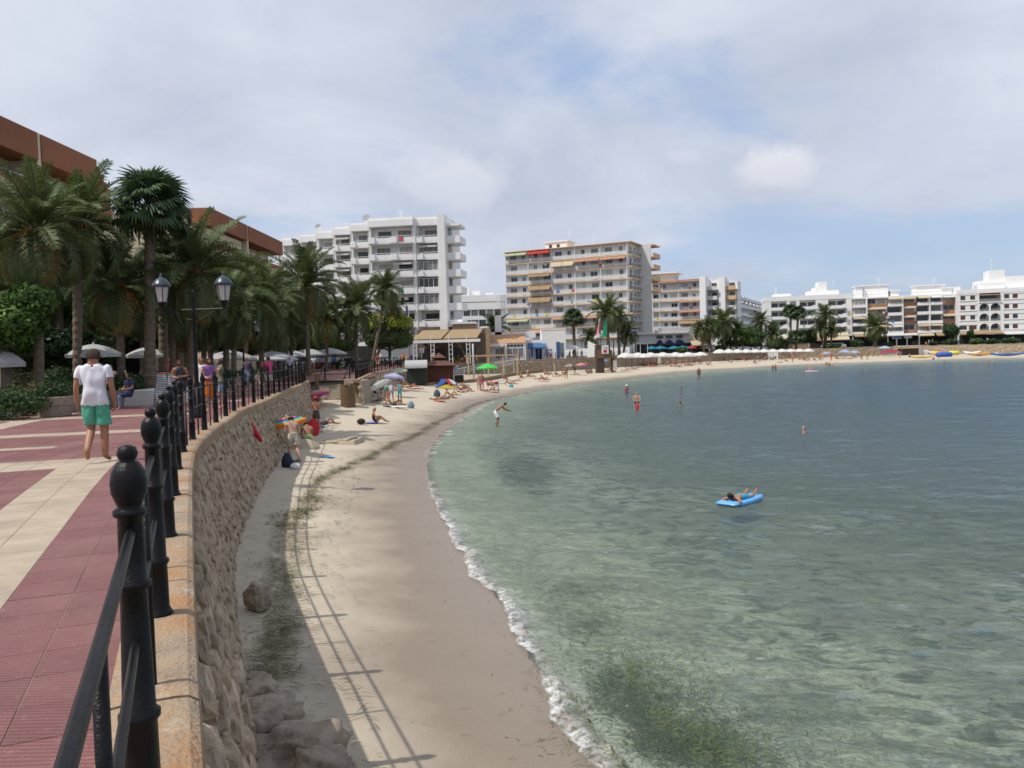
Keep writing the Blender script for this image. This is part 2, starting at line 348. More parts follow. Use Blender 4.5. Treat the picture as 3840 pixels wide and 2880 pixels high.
out = N('ShaderNodeOutputMaterial')
h = MTH('ADD', MTH('ADD', MTH('MULTIPLY', NZ(1.5, 6, .62, stretch=(.75, 1.5, 1), dist=.4), 1.0), MTH('MULTIPLY', NZ(5.5, 4, .6, stretch=(.8, 1.4, 1), dist=.5), .34)), MTH('MULTIPLY', NZ(.32, 3), .8))
bp = N('ShaderNodeBump'); bp.inputs['Strength'].default_value = 1.0; bp.inputs['Distance'].default_value = .30; LK(h, bp.inputs['Height'])
fr = N('ShaderNodeFresnel'); fr.inputs[0].default_value = 1.33; LK(bp.outputs[0], fr.inputs['Normal'])
gl = N('ShaderNodeBsdfGlossy'); gl.inputs['Roughness'].default_value = .07; LK(bp.outputs[0], gl.inputs['Normal']); gl.inputs['Color'].default_value = (.74, .84, .94, 1)
tr = N('ShaderNodeBsdfTransparent')
deep = RAMP(MTH('MULTIPLY', sd, -.0125), [(0, 0.0), (.06, .14), (.20, .56), (.5, .97)])
LK(MIX(deep, (.88, .95, .91), (.42, .60, .62)), tr.inputs['Color'])
df = N('ShaderNodeBsdfDiffuse'); LK(MIX(deep, (.185, .225, .19), (.060, .092, .118)), df.inputs['Color'])
body = N('ShaderNodeMixShader'); LK(MTH('MULTIPLY_ADD', deep, .82, .06), body.inputs[0]); LK(tr.outputs[0], body.inputs[1]); LK(df.outputs[0], body.inputs[2])
ms = N('ShaderNodeMixShader'); LK(MTH('MINIMUM', fr.outputs[0], .75), ms.inputs[0]); LK(body.outputs[0], ms.inputs[1]); LK(gl.outputs[0], ms.inputs[2]); LK(ms.outputs[0], out.inputs[0])
struct('sea', grid_mesh('sea', WX, WY, WZ, [m], {'shore': WD * (.5 + .9 * np.clip((WY + .55 * WX - 19) / 14, 0, 1))}, mask=cell))

# ---- lace of foam where the sea meets the sand
m = bpy.data.materials.new('sea_foam'); m.use_nodes = True; nt = m.node_tree; b = nt.nodes['Principled BSDF']; out = nt.nodes['Material Output']
tcn = N('ShaderNodeTexCoord'); at = N('ShaderNodeAttribute', attribute_name='across'); al = N('ShaderNodeAttribute', attribute_name='along')
b.inputs['Base Color'].default_value = (.66, .67, .66, 1); b.inputs['Roughness'].default_value = .7
vo = N('ShaderNodeTexVoronoi', feature='DISTANCE_TO_EDGE'); vo.inputs['Scale'].default_value = 9
mpd = N('ShaderNodeMix', data_type='VECTOR'); 
wn = N('ShaderNodeTexNoise'); wn.inputs['Scale'].default_value = 6; wn.inputs['Detail'].default_value = 6; LK(tcn.outputs['Object'], wn.inputs['Vector'])
va = N('ShaderNodeVectorMath', operation='SCALE'); LK(wn.outputs['Color'], va.inputs[0]); va.inputs['Scale'].default_value = .35
vb = N('ShaderNodeVectorMath', operation='ADD'); LK(tcn.outputs['Object'], vb.inputs[0]); LK(va.outputs[0], vb.inputs[1]); LK(vb.outputs[0], vo.inputs['Vector'])
lace = RAMP(vo.outputs['Distance'], [(.0, 1.0), (.10, .7), (.30, .0)])
spray = RAMP(NZ(7, 8, .72), [(.48, 0.0), (.62, .9)])
front = RAMP(at.outputs['Fac'], [(0, 0.0), (.06, .9), (.2, .62), (.5, .26), (1, .0)])
patch = RAMP(NZ(.9, 3, .5), [(.36, .2), (.55, 1.0)])
al_ = MTH('MULTIPLY', MTH('MULTIPLY', front, patch), MTH('MINIMUM', MTH('ADD', MTH('MULTIPLY', lace, .55), spray), 1.0))
trn = N('ShaderNodeBsdfTransparent'); mxs = N('ShaderNodeMixShader'); LK(MTH('MULTIPLY', al_, al.outputs['Fac']), mxs.inputs[0]); LK(trn.outputs[0], mxs.inputs[1]); LK(b.outputs[0], mxs.inputs[2]); LK(mxs.outputs[0], out.inputs[0])
ss = np.arange(2, 150, .12); cc = np.linspace(0, 1, 13)
FX = np.zeros((len(ss), 13)); FY = FX.copy(); FZ = FX.copy(); FA = FX.copy(); FL = FX.copy()
for i, s_ in enumerate(ss):
    p, n_ = SHORE.at(s_), SHORE.nrm(s_); d0 = p[1]
    wob = .28 * mnoise.noise((s_ * .45, 3, 0)) + .13 * mnoise.noise((s_ * 1.7, 8, 0)) + .05 * mnoise.noise((s_ * 5, 1, 0))
    wd = (.62 + .25 * mnoise.noise((s_ * .6, 6, 2))) * (1 if d0 < 30 else .7)
    k = np.clip((d0 - 2) / 3, 0, 1) * (np.clip((27 - d0) / 5, 0, 1) + .55 * (d0 > 24) * max(0, mnoise.noise((s_ * .16, 5, 5)) * 2.4))
    for j, c_ in enumerate(cc):
        q = p + n_ * (.22 + wob - c_ * wd); FX[i, j], FY[i, j] = q
        FZ[i, j] = WATER_Z + .052 + .045 * math.exp(-((c_ - .3) / .22) ** 2) * (1 + .8 * mnoise.noise((q[0] * 4, q[1] * 4, 1))); FA[i, j] = c_; FL[i, j] = min(1, k)
tag(put('sea_foam', grid_mesh('sea_foam', FX, FY, FZ, [m], {'across': FA, 'along': FL})), 'broken white foam line of the small wave running up the beach', 'foam', kind='stuff')

# ---- ground behind the walls (town level), out to the horizon
def strip_mesh(name, line, offs, zs, mats, ds, s0=0, s1=None):
    mb = MB(); ts = np.arange(s0, (s1 or line.L), ds); k = len(offs)
    for t in ts:
        for o, z in zip(offs, zs): mb.v.append(tuple(line.pt(t, o, z)))
    for i in range(len(ts) - 1):
        for j in range(k - 1):
            mb.f.append((i * k + j, i * k + j + 1, (i + 1) * k + j + 1, (i + 1) * k + j)); mb.m.append(0)
    return mb.mesh(name, mats)
asph = mat('old_asphalt', (.11, .105, .10), .9, .2, .6, .3, 40)
mb = MB()
front_pts = [COPE.pt(t, .3, -.02) for t in np.arange(0, COPE.L, 3)] + [Vector((-13.6, 54.2, -.02)), Vector((-10.2, 54.2, -.02))] + [WALL2.pt(t, .25, -.02) for t in np.arange(5, WALL2.L, 4)]
for i in range(len(front_pts) - 1):
    a, b_ = front_pts[i], front_pts[i + 1]
    def far(p):
        d = Vector((p.x - 60, p.y - 60, 0)); d.normalize(); return Vector((p.x + d.x * 2500, p.y + d.y * 2500, -.02))
    mb.quad(b_, a, far(a), far(b_))
struct('town_ground', mb.mesh('town_ground', asph))
# ---- promenade paving: tiles laid in curved courses along the sea wall
red = mat('red_paving_tile', (.158, .058, .057), .62, .2, 1.1, .35, 70, spec=.35, objvar=.10, stains=[(.5, .65, (.24, .135, .115), .48, .75, .6), (1.1, .7, (.085, .04, .038), .55, .75, .6), (14, .7, (.30, .20, .17), .56, .74, .55), (5, .7, (.06, .035, .03), .66, .78, .5)], ribs=9.5)
beige = mat('beige_paving_tile', (.40, .325, .245), .7, .14, 2.2, .4, 60, objvar=.07, stains=[(.6, .65, (.26, .20, .15), .48, .75, .75), (16, .7, (.22, .15, .11), .58, .74, .6)])
grout = mat('paving_grout', (.27, .18, .15), .9, .15, 5)
base = strip_mesh('promenade', COPE, [.3, 2, 5, 9, 15], [-.004] * 5, [grout], .5)
prom = struct('promenade', base)
TS = .40
def tile_col(s, t):
    y = COPE.at(s)[1]
    if t < .36 + 2 * TS: return red
    if t < .36 + 4.1 * TS and y < 13.4: return beige
    for y0, y1 in ((12.9, 13.9), (18.6, 19.4), (24.2, 25.0), (30.5, 31.4), (37, 38), (44, 45)):
        if y0 < y + (t - 2) * .04 < y1: return beige
    if 15.8 < y < 16.5 and 2.9 < t < 4.2: return beige
    if 5.4 < t < 6.3 and y > 19.4: return beige
    return red
cands = []
s_ = 1.2
while s_ < COPE.L - 1:
    row = int(s_ / TS)
    for j in range(0, 22 if s_ > 12 else 16):
        t = .36 + (j + .5) * TS; p = COPE.pt(s_, t); d = p.y
        if d < .6: continue
        u = abs(p.x / d)
        cands.append(((d * d) / 1.0 if u < .72 else 1e6 + d, s_, t))
    s_ += TS
cands.sort()
def tile_geo(mb, s, t, ds, dt, gap, z1):
    a = [COPE.pt(s - ds / 2 + gap, t - dt / 2 + gap), COPE.pt(s + ds / 2 - gap, t - dt / 2 + gap), COPE.pt(s + ds / 2 - gap, t + dt / 2 - gap), COPE.pt(s - ds / 2 + gap, t + dt / 2 - gap)]
    b4 = .006; c = sum(a, Vector()) / 4
    low = [Vector((p.x, p.y, -.008)) for p in a]; top = [Vector((p.x + (c.x - p.x) * .012, p.y + (c.y - p.y) * .012, z1)) for p in a]
    mid_ = [Vector((p.x, p.y, z1 - b4)) for p in a]
    mb.add(low + mid_ + top, [(i, (i + 1) % 4, 4 + (i + 1) % 4, 4 + i) for i in range(4)] + [(4 + i, 4 + (i + 1) % 4, 8 + (i + 1) % 4, 8 + i) for i in range(4)] + [(8, 9, 10, 11)])
rest = {id(red): MB(), id(beige): MB()}
for k, (key, s, t) in enumerate(cands):
    mt = tile_col(s, t); z1 = rng.uniform(-.0015, .0015)
    if k < 300:
        mb = MB(); tile_geo(mb, s, t, TS, TS, .0014, z1); mb.build('tile', mt, prom)
    elif key < 1e6 or key < 1e6 + 60: tile_geo(rest[id(mt)], s, t, TS, TS, .0014, z1)
for mt in (red, beige):
    tag(rest[id(mt)].build('tiles_beyond', mt, prom), kind='stuff')
red2 = mat('red_paving', (.18, .085, .075), .75, .18, 1.2, .2, 30)
struct('far_promenade', strip_mesh('far_promenade', WALL2, [.2, 4, 9], [-.004] * 3, [red2], 1.0, 4.7, 110))
struct('steps_landing', MB().poly([(-26, 50.2), (-13.2, 50.2), (-13.2, 54.9), (-10.4, 54.9), (-10.6, 62), (-12, 72), (-28, 72)], -.05, -.008).mesh('steps_landing', red2))
# garden bed and road behind the promenade
soil = mat('garden_soil', (.09, .075, .055), .95, .3, 2, .4, 20)
struct('garden_bed', MB().poly([(-15.5, 21), (-15.2, 24), (-18.2, 34), (-21.5, 50), (-27, 50), (-24, 34), (-24, 21)], -.03, .012).mesh('garden_bed', soil))

# ---- sea wall: coping blocks, rubble stones, mortar core
stonem = mat('rubble_stone', (.31, .235, .16), .92, .3, 3.4, 1.0, 24, col2=(.58, .465, .335), objvar=.28, stains=[(1.6, .7, (.34, .19, .08), .54, .72, .6), (7, .75, (.10, .08, .06), .57, .70, .7), (2.2, .7, (.50, .46, .42), .56, .72, .5)])
mortar = mat('wall_mortar', (.35, .28, .205), .95, .25, 5, 1.0, 24, stains=[(6, .75, (.12, .09, .07), .56, .70, .7)])
copem = mat('coping_stone', (.27, .205, .14), .92, .3, 2.6, 1.0, 38, col2=(.41, .34, .255), objvar=.08, stains=[(1.3, .7, (.33, .155, .055), .44, .62, .8), (3.5, .75, (.14, .10, .07), .58, .72, .7), (26, .8, (.10, .07, .045), .57, .68, .75), (4, .6, (.48, .43, .36), .62, .74, .6)])
def stone_mesh(k):
    r = random.Random(k); bm = bmesh.new(); bmesh.ops.create_cube(bm, size=1)
    bmesh.ops.subdivide_edges(bm, edges=bm.edges[:], cuts=1, use_grid_fill=True)
    for v in bm.verts:
        l = v.co.length; v.co = v.co.normalized() * (.5 * (.62 + .38 * l / .6)); v.co *= 1 + r.uniform(-.24, .22)
        v.co.y *= .46
    me = bpy.data.meshes.new('stone'); bm.to_mesh(me); bm.free(); me.materials.append(stonem)
    me.polygons.foreach_set('use_smooth', [k % 3 == 0] * len(me.polygons)); return me
STONES = [stone_mesh(k) for k in range(9)]
def wall(line, name, label, s0, s1, zbot, batter, cell, nparts, cope_h=.1, with_cope=True, ccell=2.05):
    root = tag(struct(name, strip_mesh('mortar', line, [-batter - .12, -batter * .55, .0, .12, .6], [zbot - .5, (zbot - .1) * .55, -.13, -.13, -.13], [mortar], .5, s0, s1)))
    cand = []; s = s0 + .1
    while s < s1:
        rowz = zbot - .25
        while rowz < -.13:
            f = (rowz + .1) / (zbot + .1); ss_ = s + rng.uniform(-.3, .3) * cell; zz_ = rowz + rng.uniform(-.1, .1)
            p = line.pt(ss_, -batter * min(1, f) + rng.uniform(-.01, .035), min(zz_, -.22)); n_ = line.nrm(ss_)
            cand.append((p.length_squared if p.y > 1 else 1e6, p, n_, rng.uniform(.7, 1.7), rng.uniform(.6, 1.25)))
            rowz += cell * .78
        s += cell * .95
    cand.sort(key=lambda c: c[0]); mb = MB()
    for k, (d, p, n_, a, b_) in enumerate(cand):
        rz = math.atan2(n_[1], n_[0]) - math.pi / 2; sc = (cell * a, cell * rng.uniform(.8, 1.3), cell * b_)
        M = Matrix.Translation(p) @ Matrix.Rotation(rz, 4, 'Z') @ Matrix.Rotation(-.2, 4, 'X') @ Matrix.Rotation(rng.uniform(-.7, .7), 4, 'Y') @ Matrix.Diagonal((*sc, 1))
        me = STONES[k % 9]
        if k < nparts:
            o = put('stone', me, root); o.matrix_world = M
        else: mb.add([v.co for v in me.vertices], [tuple(q.vertices) for q in me.polygons], M)
    if mb.v: tag(mb.build('stones_beyond', stonem, root), kind='stuff')
    if with_cope:
        prof = [(-.03, -.16), (-.032, .02), (-.02, .068), (.02, .094), (.07, .1), (.3, .1), (.355, .094), (.36, -.02)]
        s = s0; k = 0; far = MB()
        while s < s1 - .05:
            e = min(s + ccell, s1); mbk = MB(); cuts = np.linspace(s + .006, e - .006, 6); dz = rng.uniform(-.004, .004)
            for c_ in cuts:
                for o_, z_ in prof: mbk.v.append(tuple(line.pt(c_, o_ * 1.0, z_ + dz)))
            q = len(prof)
            mbk.f = [(i * q + j + 1, i * q + j, (i + 1) * q + j, (i + 1) * q + j + 1) for i in range(5) for j in range(q - 1)] + [tuple(range(q)), tuple(5 * q + j for j in range(q - 1, -1, -1))]
            mbk.m = [0] * len(mbk.f); o = mbk.build('coping_block', copem, root); s = e
    return root
wall(COPE, 'sea_wall', '', 2.0, COPE.L, BEACH_Z, .5, .27, 300)
wall(WALL2, 'far_sea_wall', '', 0, WALL2.L, BEACH_Z, .35, .62, 300, ccell=6)
# ---- iron railings
iron = mat('black_iron', (.008, .008, .009), .36, .5, 6, .25, 90, spec=.2)
rusty = mat('rusty_iron', (.012, .012, .012), .4, .3, 5, .3, 70, col2=(.055, .028, .018))
POST_PROF = [(.075, 0), (.078, .012), (.066, .03), (.058, .05), (.055, .30), (.066, .312), (.067, .33), (.053, .342), (.044, .66), (.043, .745), (.055, .755), (.056, .772), (.043, .782), (.040, .985), (.052, .995), (.053, 1.012), (.036, 1.022), (.042, 1.035), (.055, 1.07), (.0575, 1.105), (.052, 1.14), (.036, 1.168), (.022, 1.176), (.030, 1.186), (.033, 1.20), (.027, 1.22), (.008, 1.228)]
post_hi = MB().lathe(POST_PROF, 20).mesh('post', iron, True)
post_lo = MB().lathe(POST_PROF[::2] + [POST_PROF[-1]], 7).mesh('post', iron, True)
def railing(line, ss, off, z, name, label, hi):
    root = thing(name, label, 'railing', line.pt(ss[0], off, z)); inv = -root.location
    P = [line.pt(s, off, z) + inv for s in ss]
    for i, p in enumerate(P):
        put('post', post_hi if i < hi else post_lo, root, p, rng.uniform(0, 6))
        if i + 1 < len(P):
            q = P[i + 1]; n = 10 if i < hi else 5
            for h, r in ((.94, .0165), (.575, .0145)):
                k = 4 if i < hi else 1
                pts = [line.pt(ss[i] + (ss[i + 1] - ss[i]) * j / k, off, z + h) + inv for j in range(k + 1)]
                MB().tube(pts, r if i < hi else r * 1.1, n).build('rail', iron, root, True)
            m_ = line.pt((ss[i] + ss[i + 1]) / 2, off, z) + inv
            MB().tube([m_, m_ + Vector((0, 0, .94))], .016, n).build('baluster', rusty if i > 2 else iron, root, True)
    return root
s2 = min(np.arange(2, 12, .05), key=lambda s: (COPE.pt(s, .17) - Vector((-2.14, 4.66, 0))).length)
ssr = [s2 - 6.9, s2 - 4.6, s2 - 2.22, s2] + [s2 + 2.27 * k for k in range(1, 5)]
while ssr[-1] + 2.08 < COPE.L - .2: ssr.append(ssr[-1] + 2.08)
railing(COPE, [s for s in ssr if s > 0], .17, .1, 'promenade_railing', 'black cast iron railing with ball finials on the near sea wall', 9)
sw = np.arange(1.0, 128, 2.35)
railing(WALL2, list(sw), .2, .1, 'promenade_railing', 'thin dark railing on the curving far sea wall beyond the steps', 0)
# ---- steps from the promenade down to the sand
stepm = mat('step_stone', (.36, .30, .23), .9, .2, 3, .4, 30)
st = thing('beach_steps', 'worn stone steps going down from the promenade to the sand', 'steps', (-12.2, 53.7, 0))
for k in range(8):
    MB().box(-1.55, 1.25, 1.3 - .32 * (k + 1) - .0, 1.55 - .32 * k, -1.3, -.15 * k - .004).build('step', stepm, st)
MB().box(1.25, 1.6, -1.6, 1.5, -1.4, .06).build('cheek_wall', stepm, st); MB().box(1.61, 2.45, -2.6, 1.5, -1.6, -.03).build('end_block', mortar, st)
for x_ in (-.55, 1.15):
    MB().tube([(x_, -1.5, -1.15), (x_, -1.5, -.1), (x_, .9, 1.0), (x_, .9, .0)], .05, 8).build('handrail', iron, st)
# ---- lamp posts
lampglass = mat('lamp_glass', (.50, .47, .44), .35, .06, 4)
lamproof = mat('lamp_roof', (.03, .045, .06), .35, .3, 8, spec=.5)
def lantern_parts(root, x, z):
    L = MB()
    for k in range(6):
        a = k * math.pi / 3
        L.tube([(x + .145 * math.cos(a), .145 * math.sin(a), z), (x + .215 * math.cos(a), .215 * math.sin(a), z + .42)], .012, 5)
    L.lathe([(.03, -.22), (.05, -.2), (.03, -.16), (.10, -.05), (.155, -.02), (.155, .0), (.14, .01)], 12, Matrix.Translation((x, 0, z)))
    l = L.build('lantern', iron, root)
    MB().lathe([(.135, .012), (.205, .42)], 6, Matrix.Translation((x, 0, z))).build('lamp_glass', lampglass, l)
    MB().lathe([(.205, .42), (.25, .43), (.255, .47), (.225, .52), (.19, .58), (.13, .64), (.06, .68), (.03, .70), (.045, .73), (.02, .78), (.004, .82)], 12, Matrix.Translation((x, 0, z))).build('lamp_roof', lamproof, l, True)
def lamp_post():
    root = thing('lamp_post', '', 'street lamp', group='twin lantern street lamps along the promenade')
    MB().lathe([(.17, 0), (.17, .12), (.12, .2), (.105, .5), (.12, .55), (.09, .7), (.066, 1.0), (.055, 2.0), (.05, 2.85), (.075, 2.9), (.05, 2.96), (.045, 3.3), (.06, 3.33), (.03, 3.4), (.045, 3.46), (.01, 3.56)], 14).build('post', iron, root, True)
    for s in (-1, 1):
        MB().tube([(0, 0, 3.0), (s * .3, 0, 3.0), (s * .86, 0, 3.01)], .024, 6).tube([(0, 0, 2.72), (s * .2, 0, 2.74), (s * .42, 0, 2.86), (s * .62, 0, 2.96)], .012, 6).tube([(s * .86 + .07 * math.cos(t), 0, 2.98 + .07 * math.sin(t)) for t in np.linspace(0, 6.28, 9)], .01, 5).build('arm', iron, root)
        lantern_parts(root, s * .86, 3.22)
    return root
lp = lamp_post(); lamps = [lp] + [copy_tree(lp) for _ in range(6)]
for o, (p, sc, lab) in zip(lamps, [((-8.75, 22.2), 1, 'tall twin lantern lamp post nearest, behind the woman in the dark dress'), ((-16.2, 48.5), 1, 'twin lantern lamp post behind the man in pink taking a photo'), ((-15.7, 79), 1, 'twin lantern lamp post beside the drooping palm before the white flats'), ((-13.0, 128), 1, 'twin lantern lamp post in front of the restaurant awning'), ((-4.6, 146), .87, 'slim twin lantern lamp post before the white curved snack bar'), ((8.9, 153), .87, 'slim twin lantern lamp post in front of the white cube house'), ((55, 196), .9, 'small twin lantern lamp among the palms above the far parasol row')]):
    o.location = (*p, 0); o.scale = (sc,) * 3; o['label'] = lab
# ================================================================ BUILDINGS
white = mat('white_render', (.78, .77, .745), .85, .05, .35, .15, 8)
white2 = mat('white_paint', (.80, .79, .77), .8, .04, .5)
greyw = mat('pale_grey_render', (.60, .59, .57), .85, .06, .5)
cream = mat('cream_render', (.66, .56, .38), .85, .07, .4)
ochre = mat('ochre_slab_edge', (.62, .42, .25), .85, .1, .6)
terra = mat('terracotta_render', (.265, .105, .055), .85, .12, .5, .2, 12)
browns = mat('brown_brick_render', (.36, .20, .13), .85, .1, .6)
tan = mat('tan_stone_wall', (.37, .255, .16), .9, .16, 1.2, .4, 14)
glass = mat('window_glass', (.035, .042, .05), .12, .4, .3, spec=.6)
curt = mat('curtained_glass', (.20, .20, .195), .3, .3, 1.2, spec=.5)
shut = mat('closed_shutter', (.52, .51, .50), .7, .06, 2)
brownf = mat('brown_frame', (.10, .05, .035), .6, .2, 3)
whitef = mat('white_frame', (.78, .78, .78), .6, .05, 3)
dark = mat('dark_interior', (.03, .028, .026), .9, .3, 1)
tilem = mat('clay_roof_tile', (.42, .24, .13), .85, .2, 2.5, .5, 20)
AWN = {'cream': flat((.62, .52, .36), .9, .25), 'tan': flat((.38, .27, .155), .9, .2), 'red': flat((.60, .07, .05), .9, .25), 'white': flat((.74, .73, .69), .9, .25), 'salmon': flat((.60, .34, .24), .9, .25), 'navy': flat((.012, .018, .06), .9), 'blue': flat((.07, .15, .30), .9, .1), 'green': flat((.50, .52, .34), .9, .25)}
_wm = {}
def window(par, x, y, z, w, h, fm=None, gm=None, n=2, rz=0):
    """a framed window facing -y of its building"""
    k = (round(w, 2), round(h, 2), (fm or whitef).name, (gm or glass).name, n)
    if k not in _wm:
        t = .05 if w < 3 else .07; F = MB()
        F.box(-w / 2, w / 2, -.03, .04, 0, t).box(-w / 2, w / 2, -.03, .04, h - t, h)
        for i in range(n + 1):
            xx = -w / 2 + (w - t) * i / n; F.box(xx, xx + t, -.03, .04, t, h - t)
        _wm[k] = (F.mesh('window', fm or whitef), MB().box(-w / 2 + .02, w / 2 - .02, .0, .02, .02, h - .02).mesh('pane', gm or glass))
    f = put('window', _wm[k][0], par, (x, y, z), rz); put('pane', _wm[k][1], f); return f
def awning(par, x0, x1, y, z, out, drop, m):
    A = MB(); A.add([(x0, y, z), (x1, y, z), (x1, y - out, z - drop), (x0, y - out, z - drop), (x0, y - out, z - drop - .22), (x1, y - out, z - drop - .22), (x0, y, z + .04), (x1, y, z + .04), (x1, y - out, z - drop + .04), (x0, y - out, z - drop + .04)],
          [(0, 3, 2, 1), (9, 4, 5, 8), (6, 9, 8, 7), (0, 6, 9, 3), (1, 2, 8, 7)])
    return A.build('awning', m, par)
def frame2(fx0, d0, fx1, d1):
    a = Vector((HX(fx0, d0), d0, 0)); b = Vector((HX(fx1, d1), d1, 0)); v = b - a
    return a, v.length, math.atan2(v.y, v.x)
def flats(name, label, cat, frame): return thing(name, label, cat, frame[0], frame[2])
def antenna(par, x, y, z, h=2.6):
    A = MB().tube([(x, y, z), (x, y, z + h)], .04, 5)
    for q in (.55, .75, .95): A.tube([(x - .6 * q, y, z + h * q), (x + .6 * q, y, z + h * q)], .03, 4)
    A.build('antenna', whitef, par)

# ---- white stepped flats behind the palms
fr = frame2(1054, 165, 1401, 140); B = thing('apartment_block', 'large white stepped apartment block with boxy balconies behind the palms', 'building', (HX(1401, 139), 139, 0), R(-8))
def b1_unit(x0, x1, y, lv, top, wide, glz=()):
    W = x1 - x0
    m = MB(); m.box(x0, x1, y + 1.7, y + 14, 0, top - 1.5); m.box(x0, x0 + .22, y + .1, y + 1.7, 3.2, top - 1.5); m.box(x1 - .22, x1, y + .1, y + 1.7, 3.2, top - 1.5); m.build('wall', white, B)
    MB().box(x0 - .12, x1 + .12, y - .35, y + 14.2, top - 1.45, top).box(x0 - .1, x1 + .1, y - .6, y - .35, top - 1.5, top - .4).build('roof', white2, B)
    for k, z in enumerate(lv):
        nb = 2 if wide else 1; bw = W / nb
        for j in range(nb):
            a = x0 + j * bw; M = MB(); M.box(a + .03, a + bw - .03, y - .55, y + 1.7, z, z + .2)
            M.box(a + .03, a + bw - .03, y - .6, y - .45, z + .02, z + 1.05); M.box(a + .03, a + bw * .3, y - 1.0, y - .6, z + .1, z + 1.15); M.box(a + .03, a + bw * .12, y - .45, y + .1, z + .2, z + 1.05)
            M.box(a + bw * .38, a + bw - .2, y - .62, y - .6, z + .3, z + .36)
            M.build('balcony', white2, B)
            if k in glz:
                window(B, a + bw / 2, y - .35, z + 1.06, bw - .3, 1.6, whitef, curt if (k + j) % 2 else glass, 4)
                continue
            R_ = MB().tube([(a + bw * .3, y - .5, z + 1.3), (a + bw - .1, y - .5, z + 1.3)], .035, 5)
            R_.tube([(a + bw * .62, y - .5, z + 1.05), (a + bw * .62, y - .5, z + 1.3)], .03, 4); R_.build('handrail', whitef, B)
            ww = min(bw * .62, 2.3); window(B, a + bw * (.58 if (k + j) % 2 else .5), y + 1.66, z + .22, ww, 2.2, brownf, [glass, glass, curt, shut][rng.randrange(4)] if k else glass, 2)
            if rng.random() < .25: awning(B, a + .3, a + bw - .3, y + .6, z + 2.75, 1.1, .35, AWN['white'])
lv = [6.2 + 2.88 * k for k in range(6)]
edges = [1054, 1076, 1145, 1206, 1269, 1334, 1401]
Bi = B.matrix_basis.inverted() if False else Matrix.Rotation(R(8), 4, 'Z')
def tob(fx, d):
    p = Vector((HX(fx, d), d, 0)) - B.location; return Bi @ p
for i in range(6):
    d = 165 - 26 * (i + .6) / 6.6; p, q = tob(edges[i], d), tob(edges[i + 1], d)
    b1_unit(p.x, max(q.x, p.x + 2.2) + .05 * 0, p.y, lv, 25.1, False)
b1_unit(0, 7.75, 0, lv, 25.1, True)
b1_unit(8.15, 11.9, 1.1, lv, 25.1, False, (1, 2, 3))
MB().box(-34, 12, 2.9, 2.98, .05, 3.3).build('shopfront', dark, B)  # dark sheet over the base wall: shops and their shade in one colour
MB().box(11.92, 13.2, .2, 13, 3.2, 25.3).box(7.78, 8.12, .0, 4, 4.5, 25.0).box(-22, 13, 3, 15, 0, 4.6).build('wall', white, B)
for k, z in enumerate(lv + [23.5]):
    MB().box(13.22, 15.6, 1.2, 6.5, z - .05, z + (1.15 if k < 6 else .35)).build('balcony', white2, B)
    if k < 6: window(B, 13.24, 4, z + 1.1, 2.2, 1.6, brownf, glass, 2, R(90))
for x_, y_, s_ in ((-2.6, 7, 1.0), (-14, 12.5, .7)):
    dsh = MB().lathe([(.05, 0), (.5, .08), (.85, .28), (.9, .34), (.8, .27), (.1, .05)], 14, Matrix.Translation((x_, y_, 26.2)) @ Matrix.Rotation(R(70), 4, 'X') @ Matrix.Rotation(R(30), 4, 'Y') @ Matrix.Scale(s_, 4)); dsh.tube([(x_, y_, 25.1), (x_, y_, 26.2)], .06, 5); dsh.build('satellite_dish', greyw, B)
awning(B, 7, 12, -.5, 4.8, 1.5, .4, AWN['tan'])

# ---- tall tower with ochre slab edges
def slab_flats(B, W, D, levels, roofz, bays, ndoors, side=False, aw=(), sidelv=True):
    back = 1.1
    m = MB(); m.box(.1, W - .1, back, D, 0, roofz - .2); m.build('wall', white2, B)
    MB().box(-.15, W + (1.2 if side else .1), -.3, D + .5, roofz - .25, roofz).box(-.25, W + (1.3 if side else .15), -.42, D + .6, roofz - .18, roofz - .1).build('roof', ochre, B)
    xs_ = np.concatenate([[0], np.cumsum(bays)]) / sum(bays) * W
    for z in levels:
        M = MB().box(-.0, W + (1.2 if side else 0), .0, D, z - .16, z + .1); M.mi = 1; M.box(-.05, W + (1.25 if side else .05), -.06, -.003, z - .18, z + .12)
        if side: M.box(W + 1.203, W + 1.26, -.003, D, z - .18, z + .12)
        M.build('floor_slab', [white2, ochre], B)
    for x in xs_:
        MB().box(x - .07, x + .07, -.02, back, levels[0] + .12, roofz - .25).build('party_wall', white2, B)
    for li, z in enumerate(levels):
        nz = (levels[li + 1] if li + 1 < len(levels) else roofz) - .2
        for bi in range(len(bays)):
            a, b = xs_[bi], xs_[bi + 1]
            MB().box(a + .1, b - .1, .03, .05, z + .2, z + .92).build('balustrade_glass', greyw, B)
            MB().box(a + .1, b - .1, .0, .07, z + .98, z + 1.06).build('handrail', whitef, B)
            n = ndoors[bi]
            for j in range(n):
                ww = 1.9 if (j + bi) % 2 == 0 else 1.0
                if rng.random() < .93: window(B, a + (b - a) * (j + .62 + rng.uniform(-.06, .06)) / (n + .25), back - .05, z + .14, ww, 2.15, whitef, [glass, glass, curt, curt, shut][rng.randrange(5)], 2)
        for (al, ab, col, dr) in aw:
            if al == li:
                a, b = xs_[ab], xs_[ab + 1]; mid = (a + b) / 2
                awning(B, a + .15, mid - .05, .2, nz - .05, 1.2, dr, AWN[col]); awning(B, mid + .05, b - .15, .2, nz - .05, 1.2, dr, AWN[col])
    return xs_
fr = frame2(1905, 211, 2357, 196); B2 = flats('apartment_tower', 'tall apartment tower with ochre balcony edges, awnings and white stair head', 'building', fr)
lv2 = [4.4, 7.3, 10.15, 13.0, 15.85, 18.7, 21.55, 24.4]
